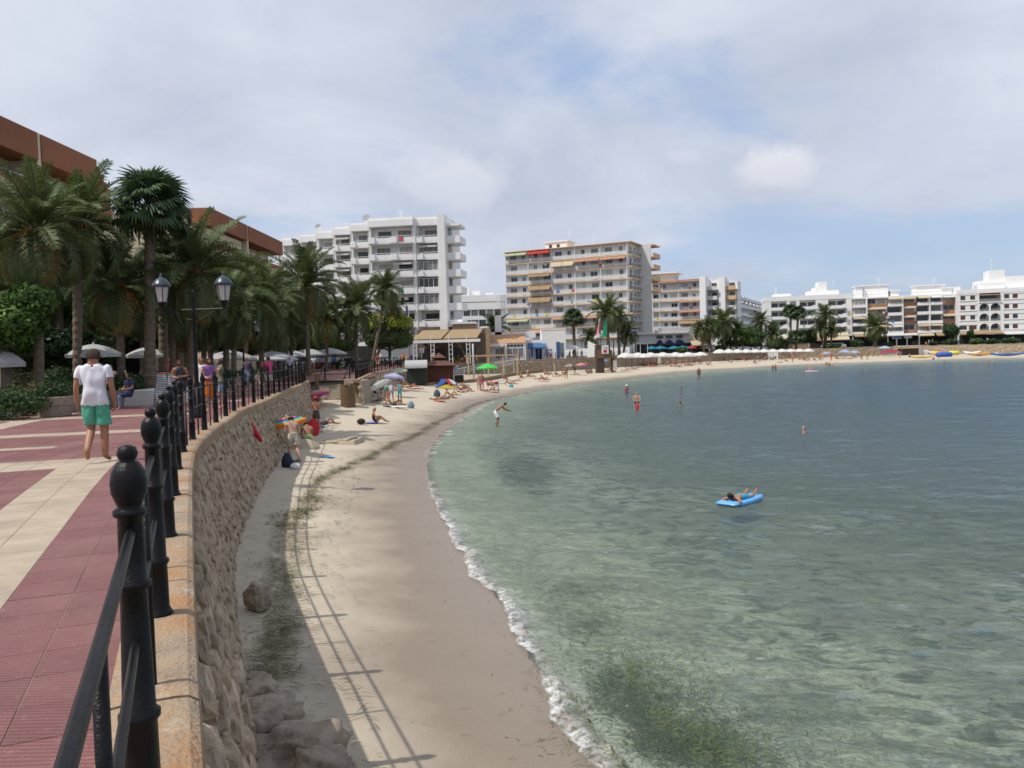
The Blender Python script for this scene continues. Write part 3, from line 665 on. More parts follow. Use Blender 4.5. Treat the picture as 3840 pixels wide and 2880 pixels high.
slab_flats(B2, fr[1], 14, lv2, 27.6, [1, 1, 1, 1.05, 1.05], [2, 2, 2, 2, 2], True, [(7, 0, 'green', .8), (7, 1, 'red', .8), (6, 2, 'cream', 1.3), (6, 3, 'salmon', .5), (6, 4, 'salmon', .5), (5, 1, 'tan', .6), (4, 1, 'tan', 1.2), (3, 1, 'tan', 1.5), (1, 0, 'green', .5), (1, 2, 'salmon', .4), (1, 3, 'salmon', .4), (0, 1, 'salmon', .8)])
for z in lv2[1:]:
    MB().box(fr[1] + 1.15, fr[1] + 1.2, .1, 8, z + .2, z + .95).build('balustrade_glass', curt, B2); MB().box(fr[1] + 1.1, fr[1] + 1.22, .1, 8, z + 1.0, z + 1.08).build('handrail', whitef, B2)
    window(B2, fr[1] - .06, 3.2, z + .14, 1.9, 2.2, whitef, curt, 2, R(90)); window(B2, fr[1] - .06, 6.4, z + .14, 1.2, 2.2, whitef, glass, 2, R(90))
MB().box(fr[1] - .1, fr[1] + 3.6, 8.2, 8.5, 0, 27.3).build('fin_wall', greyw, B2)
for z in lv2[4:] + [27.4]: MB().box(fr[1] - .1, fr[1] + 4.2, 8.52, 14.5, z - .2, z + .12).box(fr[1] + 4.0, fr[1] + 4.2, 8.6, 14.4, z + .12, z + (1.0 if z < 27 else .13)).build('side_balcony', ochre, B2)
P = MB().box(9.3, 15.5, 5, 10, 27.5, 29.7).box(9.0, 15.9, 4.7, 10.3, 29.72, 30.0).build('stair_head', white2, B2); window(P, 10.8, 4.95, 28.2, .8, 1.0, brownf, glass, 1); window(P, 13, 4.95, 28.2, .8, .9, brownf, glass, 1)
antenna(B2, 15, 8, 30, 3)

# ---- lower ochre block with white fins beside the tower
fr = frame2(2450, 246, 2628, 240); B3 = flats('apartment_block', 'six storey block with ochre balcony bands between the tower and white fin', 'building', fr)
lv3 = [6.8, 9.7, 12.6, 15.5, 18.4]
slab_flats(B3, fr[1], 12, lv3, 21.8, [.35, 1, 1.05], [1, 2, 2], False, [(4, 1, 'salmon', .3), (4, 2, 'salmon', .3), (0, 2, 'tan', .9), (2, 2, 'salmon', .2), (1, 2, 'salmon', .3)])
F1 = MB().box(fr[1] + .1, fr[1] + 1.9, -1.0, 10, 4, 22.3).box(fr[1] + 5.2, fr[1] + 7.0, 2.0, 12, 4, 22.0).build('fin_wall', white2, B3)
for k, z in enumerate(lv3):
    MB().box(fr[1] + 1.95, fr[1] + 4.9, 1.0, 10, z - .2, z + .1).box(fr[1] + 1.95, fr[1] + 4.9, 1.0, 1.1, z + .1, z + .95).build('side_balcony', greyw, B3)
    MB().box(fr[1] + 7.05, fr[1] + 10, 3.0, 12, z - .2, z + .1).box(fr[1] + 7.05, fr[1] + 10, 3.0, 3.1, z + .1, z + .95).build('side_balcony', ochre if k > 2 else greyw, B3)
    window(B3, fr[1] + 3.4, 4.9, z + .1, 1.5, 2.1, whitef, glass, 2); window(B3, fr[1] + 8.5, 6.4, z + .1, 1.5, 2.1, whitef, glass, 2)
MB().box(fr[1] + 1.9, fr[1] + 5.2, 5, 12, 4, 21.6).box(fr[1] + 7.0, fr[1] + 10, 6.5, 13, 4, 21.0).build('wall', white, B3)
# penthouse between tower and block
MB().box(-4.5, 6, 3, 10, 21.6, 24.2).build('penthouse', greyw, B3); MB().box(-5, 7.2, 2, 11, 24.2, 24.5).box(-2.6, -2.0, 3, 4, 24.5, 28).build('penthouse_roof', white2, B3)
# ---- long white hotel running back from the shore
fr = frame2(2728, 262, 2872, 345); B4 = flats('hotel_block', 'long white hotel receding behind the shore palms with stepped terraces', 'building', fr)
MB().box(0, fr[1], 1.5, 15, 0, 17.5).build('wall', white, B4)
for li in range(6):
    z = 3.6 + 2.9 * li; M = MB().box(0, fr[1], -.1, 1.5, z - .15, z + .1).box(0, fr[1], -.15, 0, z + .1, z + .95)
    M.build('balcony', white2, B4)
    for j in range(16):
        if li < 5: window(B4, fr[1] * (j + .5) / 16, 1.45, z + .12, 2.0, 2.1, whitef, [glass, curt][j % 2], 2)
for j in range(9): MB().box(fr[1] * (j + .1) / 9, fr[1] * (j + .6) / 9, .3 + .2 * j, 9, 17.5, 20.3 - .12 * j).build('roof_terrace', white2, B4)

# ---- white hotel with recessed balconies
fr = frame2(2870, 260, 3194, 254); B5 = flats('hotel', 'white five storey hotel with recessed twin balconies behind tall thin palms', 'building', fr); W = fr[1]
lv5 = [3.7, 6.65, 9.6, 12.5]; s5 = W / 1200.0
def c5(c): return (c - 255) * s5
M = MB()
for a, b in ((255, 345), (565, 745), (970, 1140), (1385, 1460)): M.box(c5(a), c5(b), 0, 2.2, 3.6, 15.4)
M.box(0, W, 2.2, 14, 0, 15.4); M.build('wall', white, B5)
MB().box(-.1, W + .1, -.05, 14, 15.42, 16.9).build('roof', white2, B5)
for z in lv5:
    for a, b in ((345, 565), (745, 970), (1140, 1385)):
        A, E_ = c5(a), c5(b); MB().box(A, E_, -.7, 2.2, z - .15, z + .12).box(A - .1, E_, -.8, -.65, z - .15, z + .85).box(E_ - 1.2, E_ + .1, -.95, -.8, z - .1, z + 1.15).build('balcony', white2, B5)
        for q in (.28, .76): window(B5, A + (E_ - A) * q, 2.1, z + .15, (E_ - A) * .40, 2.1, brownf, glass, 2)
MB().box(c5(610), c5(695), -.06, .0, 10.8, 15.2).build('stair_glazing', curt, B5)
for a, b, z0, z1, y in ((880, 1310, 16.9, 18.4, 3), (1030, 1150, 18.42, 21.3, 4), (400, 640, 16.9, 17.9, 3), (975, 1010, 18.42, 19.6, 5)): MB().box(c5(a), c5(b), y, y + 7, z0, z1).build('penthouse', white2, B5)
awning(B5, c5(480), c5(760), -.2, 4.2, 3.2, .9, AWN['cream']); awning(B5, c5(950), c5(1400), -.2, 4.6, 3.0, .9, AWN['cream']); awning(B5, c5(950), c5(1390), -3.3, 3.4, 1.6, .9, AWN['cream'])
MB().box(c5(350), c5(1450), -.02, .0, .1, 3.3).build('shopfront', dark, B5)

# ---- brown and white flats
fr = frame2(3198, 253, 3592, 245); B6 = flats('apartment_row', 'brown and white striped flats with cream awnings in the far row', 'building', fr); W = fr[1]
s6 = W / 394.0
def c6(f): return (f - 3198) * s6
MB().box(0, W, 1.3, 13, 0, 15.0).build('wall', white, B6)
MB().box(0, W, -.2, 13, 15.02, 15.5).build('roof', white2, B6)
cols6 = [('b', 3198, 3251), ('r', 3254, 3330), ('b', 3332, 3386), ('r', 3390, 3440), ('b', 3442, 3487), ('b', 3491, 3535), ('r', 3537, 3586)]
for kind, a, b in cols6:
    A, E_ = c6(a), c6(b)
    for li, z in enumerate([3.9, 6.75, 9.6, 12.45]):
        if kind == 'b':
            MB().box(A, E_, -.9, 1.3, z - .15, z + .1).box(A, E_, -1.0, -.85, z - .15, z + .75).build('balcony', white2, B6)
            window(B6, (A + E_) / 2, 1.2, z + .1, (E_ - A) * .9, 2.3, brownf, [glass, shut, glass, curt][rng.randrange(4)], 3)
        else:
            MB().box(A, E_, .3, 1.3, z - .2, z + .95).build('spandrel', browns, B6)
            nw = 2 if E_ - A > 5 else 1
            for j in range(nw):
                x = A + (E_ - A) * (j + .5) / nw
                window(B6, x, 1.2, z + .97, (E_ - A) / nw * .82, 1.55, whitef, [glass, curt, shut][rng.randrange(3)], 2)
        if rng.random() < .5 or (kind == 'r' and a > 3380 and li in (1, 3)): awning(B6, A + .1, E_ - .1, .2 if kind == 'r' else -.6, z + 2.6, 1.0, .5, AWN['cream'] if rng.random() < .8 else AWN['white'])
for a in (3252, 3388, 3488, 3588): MB().box(c6(a) - .15, c6(a) + .15, -1.05, 1.4, 3.6, 15.0).build('party_wall', white2, B6)
for a, b, z1, y in ((3218, 3246, 19.4, 4), (3250, 3346, 19.6, 5), (3356, 3382, 17.6, 3), (3448, 3556, 18.7, 4), (3545, 3580, 17.7, 3)): MB().box(c6(a), c6(b), y, y + 6, 15.5, z1 - .3).box(c6(a) - .3, c6(b) + .3, y - .4, y + 6.4, z1 - .28, z1).build('penthouse', white2, B6)
MB().tube([(0, -.1, 16.3), (W, -.1, 16.3)], .03, 4).build('roof_rail', iron, B6)
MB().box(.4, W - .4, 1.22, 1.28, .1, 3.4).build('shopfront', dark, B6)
def lettering(par, txt, x, y, z, size, m, rz=0):
    cu = bpy.data.curves.new('lettering', 'FONT'); cu.body = txt; cu.size = size; cu.extrude = .01; cu.align_x = 'CENTER'; cu.resolution_u = 2
    o = bpy.data.objects.new('tmp', cu); COL.objects.link(o); dg = bpy.context.evaluated_depsgraph_get(); dg.update()
    me = bpy.data.meshes.new_from_object(o.evaluated_get(dg)); bpy.data.objects.remove(o); me.materials.clear(); me.materials.append(m)
    r = put('lettering', me, par, (x, y, z)); r.rotation_euler = (R(90), 0, rz); return r
navyp = flat((.02, .05, .18)); bluep = flat((.10, .28, .60)); blackp = flat((.02, .02, .02)); redp = flat((.45, .03, .03))
sg = MB().box(c6(3346), c6(3380), -1.35, -1.2, 2.2, 3.3).build('shop_sign', white2, B6); MB().box(c6(3350), c6(3382), -1.42, -1.36, 2.4, 3.2).build('sign_panel', bluep, sg)
MB().box(c6(3390), c6(3420), -1.35, -1.2, 2.3, 3.2).build('shop_sign', white2, B6)
awning(B6, c6(3200), c6(3300), -.3, 4.3, 3.2, 1.0, AWN['tan']); awning(B6, c6(3300), c6(3440), -.3, 3.8, 2.6, .5, AWN['white']); awning(B6, c6(3445), c6(3500), -.3, 3.7, 2.4, .7, AWN['cream']); awning(B6, c6(3505), c6(3590), -.3, 4.2, 3.4, 1.3, AWN['tan'])
for a in (3330, 3363, 3402, 3447): MB().box(c6(a) - .15, c6(a) + .15, -1.2, -.9, .0, 3.3).build('pillar', white2, B6)

# ---- white hotel with arches
fr = frame2(3594, 241, 4060, 231); B7 = flats('hotel', 'white hotel with arched loggias and small brown shutters at the far end', 'building', fr); W = fr[1]; s7 = W / 466.0
def c7(f): return (f - 3594) * s7
lv7 = [3.6, 6.6, 9.55, 12.5]
def arch_panel(par, x0, x1, z0, z1, y, m, archs):
    """wall strip with arched openings cut from it"""
    M = MB(); xs_ = [x0]
    for cx, r, zb, zs in archs:
        M.box(xs_[-1], cx - r, y, y + .35, z0, z1); xs_.append(cx + r); n = 10
        if zb > z0: M.box(cx - r, cx + r, y, y + .35, z0, zb)
        for i in range(n):
            t0, t1 = math.pi - math.pi * i / n, math.pi - math.pi * (i + 1) / n
            a, b = (cx + r * math.cos(t0), zs + r * math.sin(t0)), (cx + r * math.cos(t1), zs + r * math.sin(t1))
            M.add([(a[0], y, a[1]), (b[0], y, b[1]), (b[0], y, z1), (a[0], y, z1), (a[0], y + .35, a[1]), (b[0], y + .35, b[1]), (b[0], y + .35, z1), (a[0], y + .35, z1)], [(0, 1, 2, 3), (4, 7, 6, 5), (0, 4, 5, 1)])
    M.box(xs_[-1], x1, y, y + .35, z0, z1); M.build('arcade', m, par)
ax0, ax1 = c7(3676), c7(3757)
MB().box(0, ax0, 0, 12, 0, 15.0).box(ax1, W, 0, 12, 0, 15.0).box(ax0, ax1, 2.2, 12, 0, 15.0).build('wall', white, B7)
MB().box(-.05, W, -.06, 12, 15.02, 16.3).build('roof', white2, B7)
for li, z in enumerate(lv7[:3]):
    cxs = [c7(3694.5), c7(3737.5)]; rr = 1.28
    arch_panel(B7, ax0, ax1, z - .3, z + 2.62, -.1, white2, [(c, rr, z + .1, z + 1.1) for c in cxs])
    for c in cxs:
        MB().tube([(c - rr, -.0, z + .75), (c + rr, 0, z + .75)], .04, 4).box(c - rr, c + rr, .0, .04, z + .1, z + .7).build('balustrade', curt, B7); window(B7, c, 2.15, z + .1, 1.9, 2.1, brownf, glass, 2)
MB().box(ax0 - .3, ax1 + .3, -.3, 2.2, 12.2, 12.45).build('balcony', white2, B7); MB().box(ax0, ax1, -.25, -.2, 12.45, 13.3).build('balustrade', curt, B7); window(B7, (ax0 + ax1) / 2, 2.1, 12.5, 4.4, 2.0, brownf, glass, 4); awning(B7, ax0 + .1, ax1 - .1, 1.9, 15.0, 2.2, .5, AWN['tan'])
for li, z in enumerate(lv7):
    for a in (3612, 3650, 3780, 3812, 3860, 3900, 3950): 
        window(B7, c7(a), -.02, z + .75, 1.25 if li != 0 or a > 3700 else 2.0, 1.15, brownf, brownf if (a + li) % 3 else glass, 2)
    for a, b in ((3598, 3668), (3766, 4040)): MB().box(c7(a), c7(b), -.12, -.004, z + .28, z + .42).box(c7(a), c7(b), -.1, -.004, z + 2.1, z + 2.2).build('string_course', brownf if li == 99 else greyw, B7)
for a, b, z1, y in ((3680, 3724, 19.0, 3), (3724, 3785, 21.9, 3.4), (3785, 4040, 20.0, 3.2), (3680, 3780, 18.2, 1.6), (3596, 3606, 17.6, 1)): MB().box(c7(a), c7(b), y, y + 7, 16.3, z1 - .02 * (a % 7)).build('penthouse', white2, B7)
antenna(B7, c7(3740), 5, 21.9, 3.5)
awning(B7, 0, ax1, -.2, 3.9, 3.2, .9, AWN['tan']); awning(B7, ax1 + .6, ax1 + 6, -.2, 3.2, 2.6, .5, AWN['white'])
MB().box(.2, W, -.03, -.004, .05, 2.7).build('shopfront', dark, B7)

# ---- curved white flats behind the snack bar
B8 = thing('apartment_block', 'low white flats with rounded balcony bands between the two big blocks', 'building', (HX(1705, 226), 226, 0))
W8 = HX(1945, 226) - B8.location.x
def rr(w0, w1, y, r): return [(w0, y), (w1 - r, y)] + [(w1 - r + r * math.sin(t), y + r - r * math.cos(t)) for t in np.linspace(.2, 1.57, 6)] + [(w1, y + 16), (w0, y + 16)]
MB().poly(rr(0, W8 - .8, 1.3, 5), 0, 16.6).build('wall', white, B8)
for z in (2.6, 5.4, 8.2, 11.0, 13.9, 15.8): MB().poly(rr(-.2, W8, 0, 6), z - .2, z + (.9 if z < 13 else 1.9)).build('balcony', white2, B8)
for z in (6.3, 9.1, 11.9):
    for j in range(6): window(B8, 1.5 + j * 2.2, 1.25, z - .05, 1.8, 1.85, whitef, glass if j % 2 else curt, 3)
for a, h in ((2, 19), (5, 18), (9, 17.4), (12, 17)): MB().box(a, a + 2.4, 5 + a / 4, 9 + a / 4, 15, h + 1.4).build('roof_hut', white2, B8)

# ---- terracotta flats on the left
def terra_flats(label, x, y0, y1, top, nl, steps, cut):
    """long front facing +x between y0 and y1; drawn in a frame whose -y side faces the sea"""
    o = thing('apartment_block', label, 'building', (x, y0, 0), R(90)); L = y1 - y0
    MB().box(0, L, 2.0, 12, 0, top - .4).build('wall', cream, o)
    for i in range(nl):
        z = top - 2.1 - 2.95 * i
        segs = [(0, cut), (cut + .5, L)]
        for a, b in segs:
            M = MB()
            if i == 0: M.box(a, b, -.3, 2.5, z, top)
            else: M.box(a, b, -.3, -.1, z - .1, z + 1.05).box(a, b, -.1, 2, z - .1, z + .1)
            if i == 0 and b == L and steps:
                for q in range(4): M.box(b - .0 + .55 * q, b + .55 * (q + 1), -.3, 2.5, z - 4, top - .55 * (q + 1))
            M.build('balcony_band' if i else 'roof_band', terra, o)
            if i:
                Rl = MB().tube([(a, -.2, z + 1.35), (b, -.2, z + 1.35)], .035, 5)
                for q in np.arange(a + .5, b, 1.6): Rl.tube([(q, -.2, z + 1.05), (q, -.2, z + 1.35)], .025, 4)
                Rl.build('handrail', whitef, o)
                for q in np.arange(a + 1.6, b - 1, 3.4): window(o, q, 1.95, z + .1, 1.9, 2.1, brownf, glass, 2)
        MB().box(cut, cut + .5, -.2, 2.2, z - .8, z + 2.15).build('party_wall', cream, o)
    return o
terra_flats('terracotta banded apartment block at the left edge above the palms', -36.2, 47, 71, 19.4, 6, True, 15.2)
terra_flats('smaller terracotta apartment block next to the white stepped flats', -36.0, 97, 127.5, 19.9, 6, False, 13.6)
cb = thing('cafe_building', 'cream house with white balcony rail and red awning behind the trees', 'building', (-34, 60, 0))
MB().box(0, 7.2, 0, 8, 0, 3.1).box(-2, 7.2, 2.2, 30, 3.12, 11.8).build('wall', cream, cb)
MB().box(-.3, 7.5, -.3, 8.2, 3.12, 3.35).build('terrace_slab', white2, cb)
M = MB()
for h in (.25, .5, .75, 1.0): M.tube([(0, -.15, 3.35 + h), (7.3, -.15, 3.35 + h)], .035, 4)
for q in np.arange(0, 7.4, 1.2): M.tube([(q, -.15, 3.35), (q, -.15, 4.35)], .035, 4)
M.build('balcony_rail', whitef, cb)
for q in (1.6, 4.6): window(cb, q, 2.15, 3.9, 1.6, 2.1, whitef, glass, 2); window(cb, q, 2.15, 7.6, 1.6, 1.6, whitef, curt, 2)
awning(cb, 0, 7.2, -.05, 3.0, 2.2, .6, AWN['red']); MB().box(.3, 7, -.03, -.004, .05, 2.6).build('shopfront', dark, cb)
cb2 = thing('apartment_block', 'plain cream side block half hidden behind the washingtonia palm', 'building', (-46, 96, 0))
MB().box(3, 9.6, 0, 14, 0, 17.6).build('wall', cream, cb2)
for z in (3.5, 6.4, 9.3, 12.2, 15.1):
    for q in (4.6, 7.6): window(cb2, q, -.02, z, 1.4, 1.5, whitef, curt if q == 5 else glass, 2)

# ---- restaurant terrace with tan awning
RS = thing('restaurant_terrace', 'open restaurant terrace with sloping tan awning on white trusses', 'restaurant', (HX(1540, 119), 119, 0)); Wr = HX(1790, 119) - RS.location.x
for a, b in ((.3, 4.6), (4.9, Wr)):
    MB().add([(a, 0, 3.75), (b, 0, 3.75), (b + .6, 9, 5.3), (a + .6, 9, 5.3), (a, 0, 3.80), (b, 0, 3.80), (b + .6, 9, 5.35), (a + .6, 9, 5.35)], [(0, 3, 2, 1), (4, 5, 6, 7), (0, 1, 5, 4), (1, 2, 6, 5), (2, 3, 7, 6), (3, 0, 4, 7)]).build('awning', AWN['tan'], RS)
MB().box(0, Wr + .5, -.35, -.1, 3.2, 3.62).build('beam', white2, RS)
for x in (.4, 3.0, 5.7, 8.3):
    T = MB()
    for q in (0, .5): T.box(x + q, x + q + .09, -.32, -.23, 0, 3.2)
    for z in (.7, 1.4, 2.1, 2.8): T.box(x + .09, x + .5, -.3, -.25, z, z + .07)
    T.box(x, x + .08, -.3, -.22, 3.62, 4.4); T.build('truss_post', white2, RS)
MB().box(0, Wr + 1, 9.2, 9.5, 0, 5.4).build('back_wall', mat('dark_brown_wall', (.16, .125, .10), .9, .3, 1.5), RS)  # back wall in its own dark brown
for q in (1.2, 3.6, 6.2, 8.4): window(RS, q, 9.15, .3, 1.7, 2.1, brownf, glass, 2)
tabm = flat((.45, .28, .16)); 
for i in range(9):
    x, y = .8 + 1.05 * i, rng.uniform(.6, 3); t = MB(); t.lathe([(.3, 0), (.05, .04), (.05, .7), (.42, .72), (.42, .75)], 10, Matrix.Translation((RS.location.x + x, RS.location.y + y, 0))); tag(t.build('cafe_table', tabm), f'{ORD[i]} round restaurant table from the left under the tan awning', 'table', 'restaurant tables under the awning')
# tan stone gable and house row
H1 = thing('stone_house', 'tan stone house with flat roof behind the restaurant awning', 'house', (HX(1700, 134), 134, 0)); w1 = HX(1838, 134) - H1.location.x
MB().box(0, w1 * .62, 0, 9, 0, 6.4).box(w1 * .62, w1, -.3, 9, 0, 5.6).build('wall', tan, H1); MB().box(-.15, w1 * .64, -.2, 9.2, 6.42, 6.75).build('roof', white2, H1)
SB = thing('snack_bar', 'long low white snack bar with tiled roof and glazed front', 'cafe', (HX(1790, 138), 138, 0)); w2 = HX(1972, 138) - SB.location.x
MB().box(0, w2, .4, 7, 0, 3.0).box(0, w2 * .55, -.6, .4, 2.5, 3.05).build('wall', white, SB)
MB().add([(0, .2, 3.0), (w2, .2, 3.0), (w2, 7, 4.6), (0, 7, 4.6), (0, .2, 3.1), (w2, .2, 3.1), (w2, 7, 4.7), (0, 7, 4.7)], [(0, 3, 2, 1), (4, 5, 6, 7), (0, 1, 5, 4), (1, 2, 6, 5), (2, 3, 7, 6), (3, 0, 4, 7)]).build('tiled_roof', tilem, SB)
window(SB, w2 * .46, .36, .5, 1.5, 1.7, whitef, curt, 2); window(SB, w2 * .78, .36, .6, w2 * .36, 1.6, whitef, curt, 3); window(SB, w2 * .78, .36, 2.25, w2 * .36, .6, whitef, glass, 5)
MB().box(w2 * .56, w2 * .61, -.2, .4, 0, 3.0).build('pillar', white2, SB); MB().box(w2 * .7, w2 * .74, 3.2, 3.7, 4, 5.6).build('chimney', tan, SB)
MB().box(3, 4.2, 8, 9, 0, 8.2).box(-1, w2 + 2, 8, 9, 4.0, 5.2).build('back_wall', white2, SB)
WC = thing('white_house', 'small white cube house with blue awning and blue doors on the promenade', 'house', (HX(1972, 146), 146, 0)); w3 = HX(2122, 146) - WC.location.x; k3 = w3 / 150
MB().box(0, w3 * .40, .0, 7, 0, 3.6).box(w3 * .40, w3, -.3, 7, 0, 5.3).build('wall', white, WC); MB().box(w3 * .395, w3 + .05, -.36, 7, 5.32, 5.5).build('roof', white2, WC)
awning(WC, .4, w3 * .5, -.02, 3.0, 1.6, .8, AWN['blue'])
for q, w_, h_ in ((.13, .35, 1.6), (.24, .5, 2.0), (.33, .5, 2.0), (.50, .35, 1.5), (.59, .4, 1.5)): MB().box(w3 * q, w3 * q + w_, -.38 if q > .4 else -.06, -.31 if q > .4 else -.01, .5 if h_ < 2 else .05, h_ + .4).build('shutter', bluep if h_ < 2 else navyp, WC)
d_ = MB().box(w3 * .76, w3 * .85, -.36, -.31, .05, 3.1).build('door', flat((.05, .10, .22)), WC); window(WC, w3 * .90, -.34, .4, .7, 2.5, flat((.07, .16, .36)), curt, 2)
# cafe under the ochre block
CF = thing('cafe_building', 'grey fronted beach cafe with three navy arched awnings below the ochre block', 'cafe', (HX(2385, 200), 200, 0)); w4 = HX(2660, 200) - CF.location.x
MB().box(0, w4, 0, 9, 0, 4.9).build('wall', greyw, CF); MB().box(-.2, w4 * .72, -1.2, 9, 4.92, 5.3).box(w4 * .3, w4 * .92, -1.0, -.9, 5.3, 6.4).build('terrace', greyw, CF)
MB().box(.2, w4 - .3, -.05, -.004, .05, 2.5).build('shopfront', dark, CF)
def arch_awning(par, x0, x1, y, z, h, out, m):
    n = 8; A = MB(); pts = [(x0 + (x1 - x0) * i / n, z + h * math.sin(math.pi * i / n)) for i in range(n + 1)]
    for (a, za), (b, zb) in zip(pts[:-1], pts[1:]): A.add([(a, y, za), (b, y, zb), (b, y - out, zb - .35), (a, y - out, za - .35), (a, y - out, z - .5), (b, y - out, z - .5)], [(0, 3, 2, 1), (3, 4, 5, 2)])
    return A.build('awning', m, par)
for a, b in ((2476, 2502), (2508, 2542), (2546, 2584)):
    arch_awning(CF, HX(a, 195) - CF.location.x, HX(b, 195) - CF.location.x, -.02, 2.6, .9, 1.2, AWN['navy']); window(CF, (HX(a, 195) + HX(b, 195)) / 2 - CF.location.x, -.03, 3.75, 1.7, .8, brownf, glass, 2)
awning(CF, w4 * .73, w4 - .2, -.02, 3.3, 2.8, 1.4, AWN['cream'])
# signed white canopy tent
TN = thing('canopy_tent', 'white canopy tent with black lettering on its front beside the lifeguard tower', 'tent', (HX(2335, 184), 184, 0)); w5 = HX(2430, 184) - TN.location.x
MB().add([(0, 0, 2.3), (w5 * .5, 0, 2.3), (w5 * .5, 4, 3.1), (0, 4, 3.1), (0, 0, 3.15), (w5 * .4, 0, 3.0)], [(0, 3, 2, 1), (0, 1, 5, 4), (4, 5, 2, 3)]).add([(w5 * .42, -.1, 2.9), (w5, -.1, 2.3), (w5, 4, 2.4), (w5 * .42, 4, 3.0)], [(0, 1, 2, 3)]).build('canopy', AWN['white'], TN)
for x in (.05, w5 * .45, w5 * .7, w5 - .1): MB().tube([(x, 0, 0), (x, 0, 2.4)], .06, 5).build('leg', whitef, TN)
lettering(TN, 'CACAO', w5 * .22, -.03, 2.45, .62, blackp)

# ---- small signs of life on the fronts: towels over the rails, cooling units, plants
tw = [C for C in (flat((.5, .08, .10)), flat((.10, .2, .5)), flat((.6, .5, .1)), flat((.62, .62, .6)), flat((.1, .35, .3)))]
for blk, W_, zs, yy, n in ((B2, 33.4, lv2[1:], -.03, 20), (B3, 14, lv3, -.03, 7), (B5, 27, lv5, -.97, 6), (B6, 32, [4.0, 6.8, 9.7, 12.5], -1.06, 10), (B, 7.6, lv, -.66, 7)):
    for _ in range(n):
        x = rng.uniform(.8, W_ - 1.2); z = rng.choice(zs); w_ = rng.uniform(.5, 1.0)
        if rng.random() < .6: MB().add([(x, yy, z + 1.06), (x + w_, yy, z + 1.08), (x + w_ * .95, yy - .03, z + .35), (x + .04, yy - .05, z + .4), (x, yy + .06, z + 1.06), (x + w_, yy + .06, z + 1.08)], [(0, 3, 2, 1), (0, 1, 5, 4)]).build('towel', rng.choice(tw), blk)
        else: MB().box(x, x + .75, yy + .9, yy + 1.08, z + 1.9, z + 2.4).build('air_conditioner', whitef, blk)
for blk, pts in ((B2, [(4, 6, 27.6), (22, 7, 27.6), (28, 6, 27.6)]), (B3, [(4, 6, 21.8), (9, 7, 21.8)]), (B5, [(4, 6, 16.9), (22, 7, 18.4)]), (B6, [(9, 8, 19.5), (25, 8, 18.6), (3, 6, 15.5)]), (B, [(-9, 14, 25.1), (4, 6, 25.1)])):
    for x, y, z in pts: antenna(blk, x, y, z - .1, rng.uniform(2, 3.6))
# ================================================================ PALMS, TREES, SHRUBS
def leafmat(name, c, tr=.3, var=.35, ov=.18): return mat(name, c, .55, var, 1.3, trans=tr, objvar=ov, spec=.35)
frondm = leafmat('palm_frond', (.098, .132, .044)); frondy = leafmat('palm_frond_yellowing', (.24, .20, .07)); fanm = leafmat('fan_palm_leaf', (.06, .10, .04))
trunkm = mat('palm_trunk', (.10, .075, .05), .95, .4, 6, .9, 18, col2=(.24, .185, .13), stretch=(1, 1, 3)); fruitm = mat('date_stalks', (.42, .17, .03), .7, .3, 9); bossm = mat('palm_boss', (.075, .05, .03), .95, .4, 9, .8, 25)
def frond_mesh(droop, seed, m, n=64):
    r = random.Random(seed); mb = MB(); P = []; a = R(62); x = z = 0; K = 14
    for i in range(K + 1):
        P.append(Vector((x, 0, z))); a -= droop * (.35 + i / K) / K; x += math.cos(a) / K; z += math.sin(a) / K
    mb.tube(P, [.018 - .014 * i / K for i in range(K + 1)], 3, False)
    for i in range(n):
        t = .16 + .84 * i / n; k = t * K; i0 = min(K - 1, int(k)); p = P[i0].lerp(P[i0 + 1], k - i0); d = (P[i0 + 1] - P[i0]).normalized()
        up = Vector((-d.z, 0, d.x)); L = .20 * math.sin(math.pi * min(1, .16 + .84 * t) ** .8) ** .7 * r.uniform(.8, 1.15) + .05
        for s in (-1, 1):
            o = (d * r.uniform(.55, .8) + Vector((0, s, 0)) * .8 + up * r.uniform(.10, .5)).normalized(); tip = p + o * L + Vector((0, 0, -.32 * L * r.uniform(.4, 1.3)))
            wv = d * .0075; mid = p + o * L * .5 + Vector((0, 0, .02 * L)); mb.add([p - wv * .6, p + wv * .6, mid + wv, tip, mid - wv], [(0, 1, 2, 4), (4, 2, 3)])
    return mb.mesh('frond', m)
FR = [[frond_mesh(d, s + 10 * i, frondm if i < 3 else frondy) for s in range(2)] for i, d in enumerate((.75, 1.7, 2.7, 3.3))]
def trunk_mesh(h, r, seed, seg=18, lean=(0, 0)):
    rd = random.Random(seed); mb = MB(); pts = []; rs = []
    k = max(8, int(h / .16))
    for i in range(k + 1):
        t = i / k; pts.append((lean[0] * (1 - t) ** 2, lean[1] * (1 - t) ** 2, h * t)); rs.append(r * (1.35 - .35 * min(1, t * 6)) * (.94 if i % 2 else 1.07) * rd.uniform(.96, 1.04) * (1 + .25 * max(0, t - .9) * 10 * .6))
    mb.tube(pts, rs, 12); return mb.mesh('trunk', trunkm)
def put_frond(me, par, pos, az, el, L, roll):
    M = Matrix.Translation(pos) @ Matrix.Rotation(az, 4, 'Z') @ Matrix.Rotation(-(el - R(62)), 4, 'Y') @ Matrix.Rotation(roll, 4, 'X') @ Matrix.Scale(L, 4)
    return M
CROWNS = {}
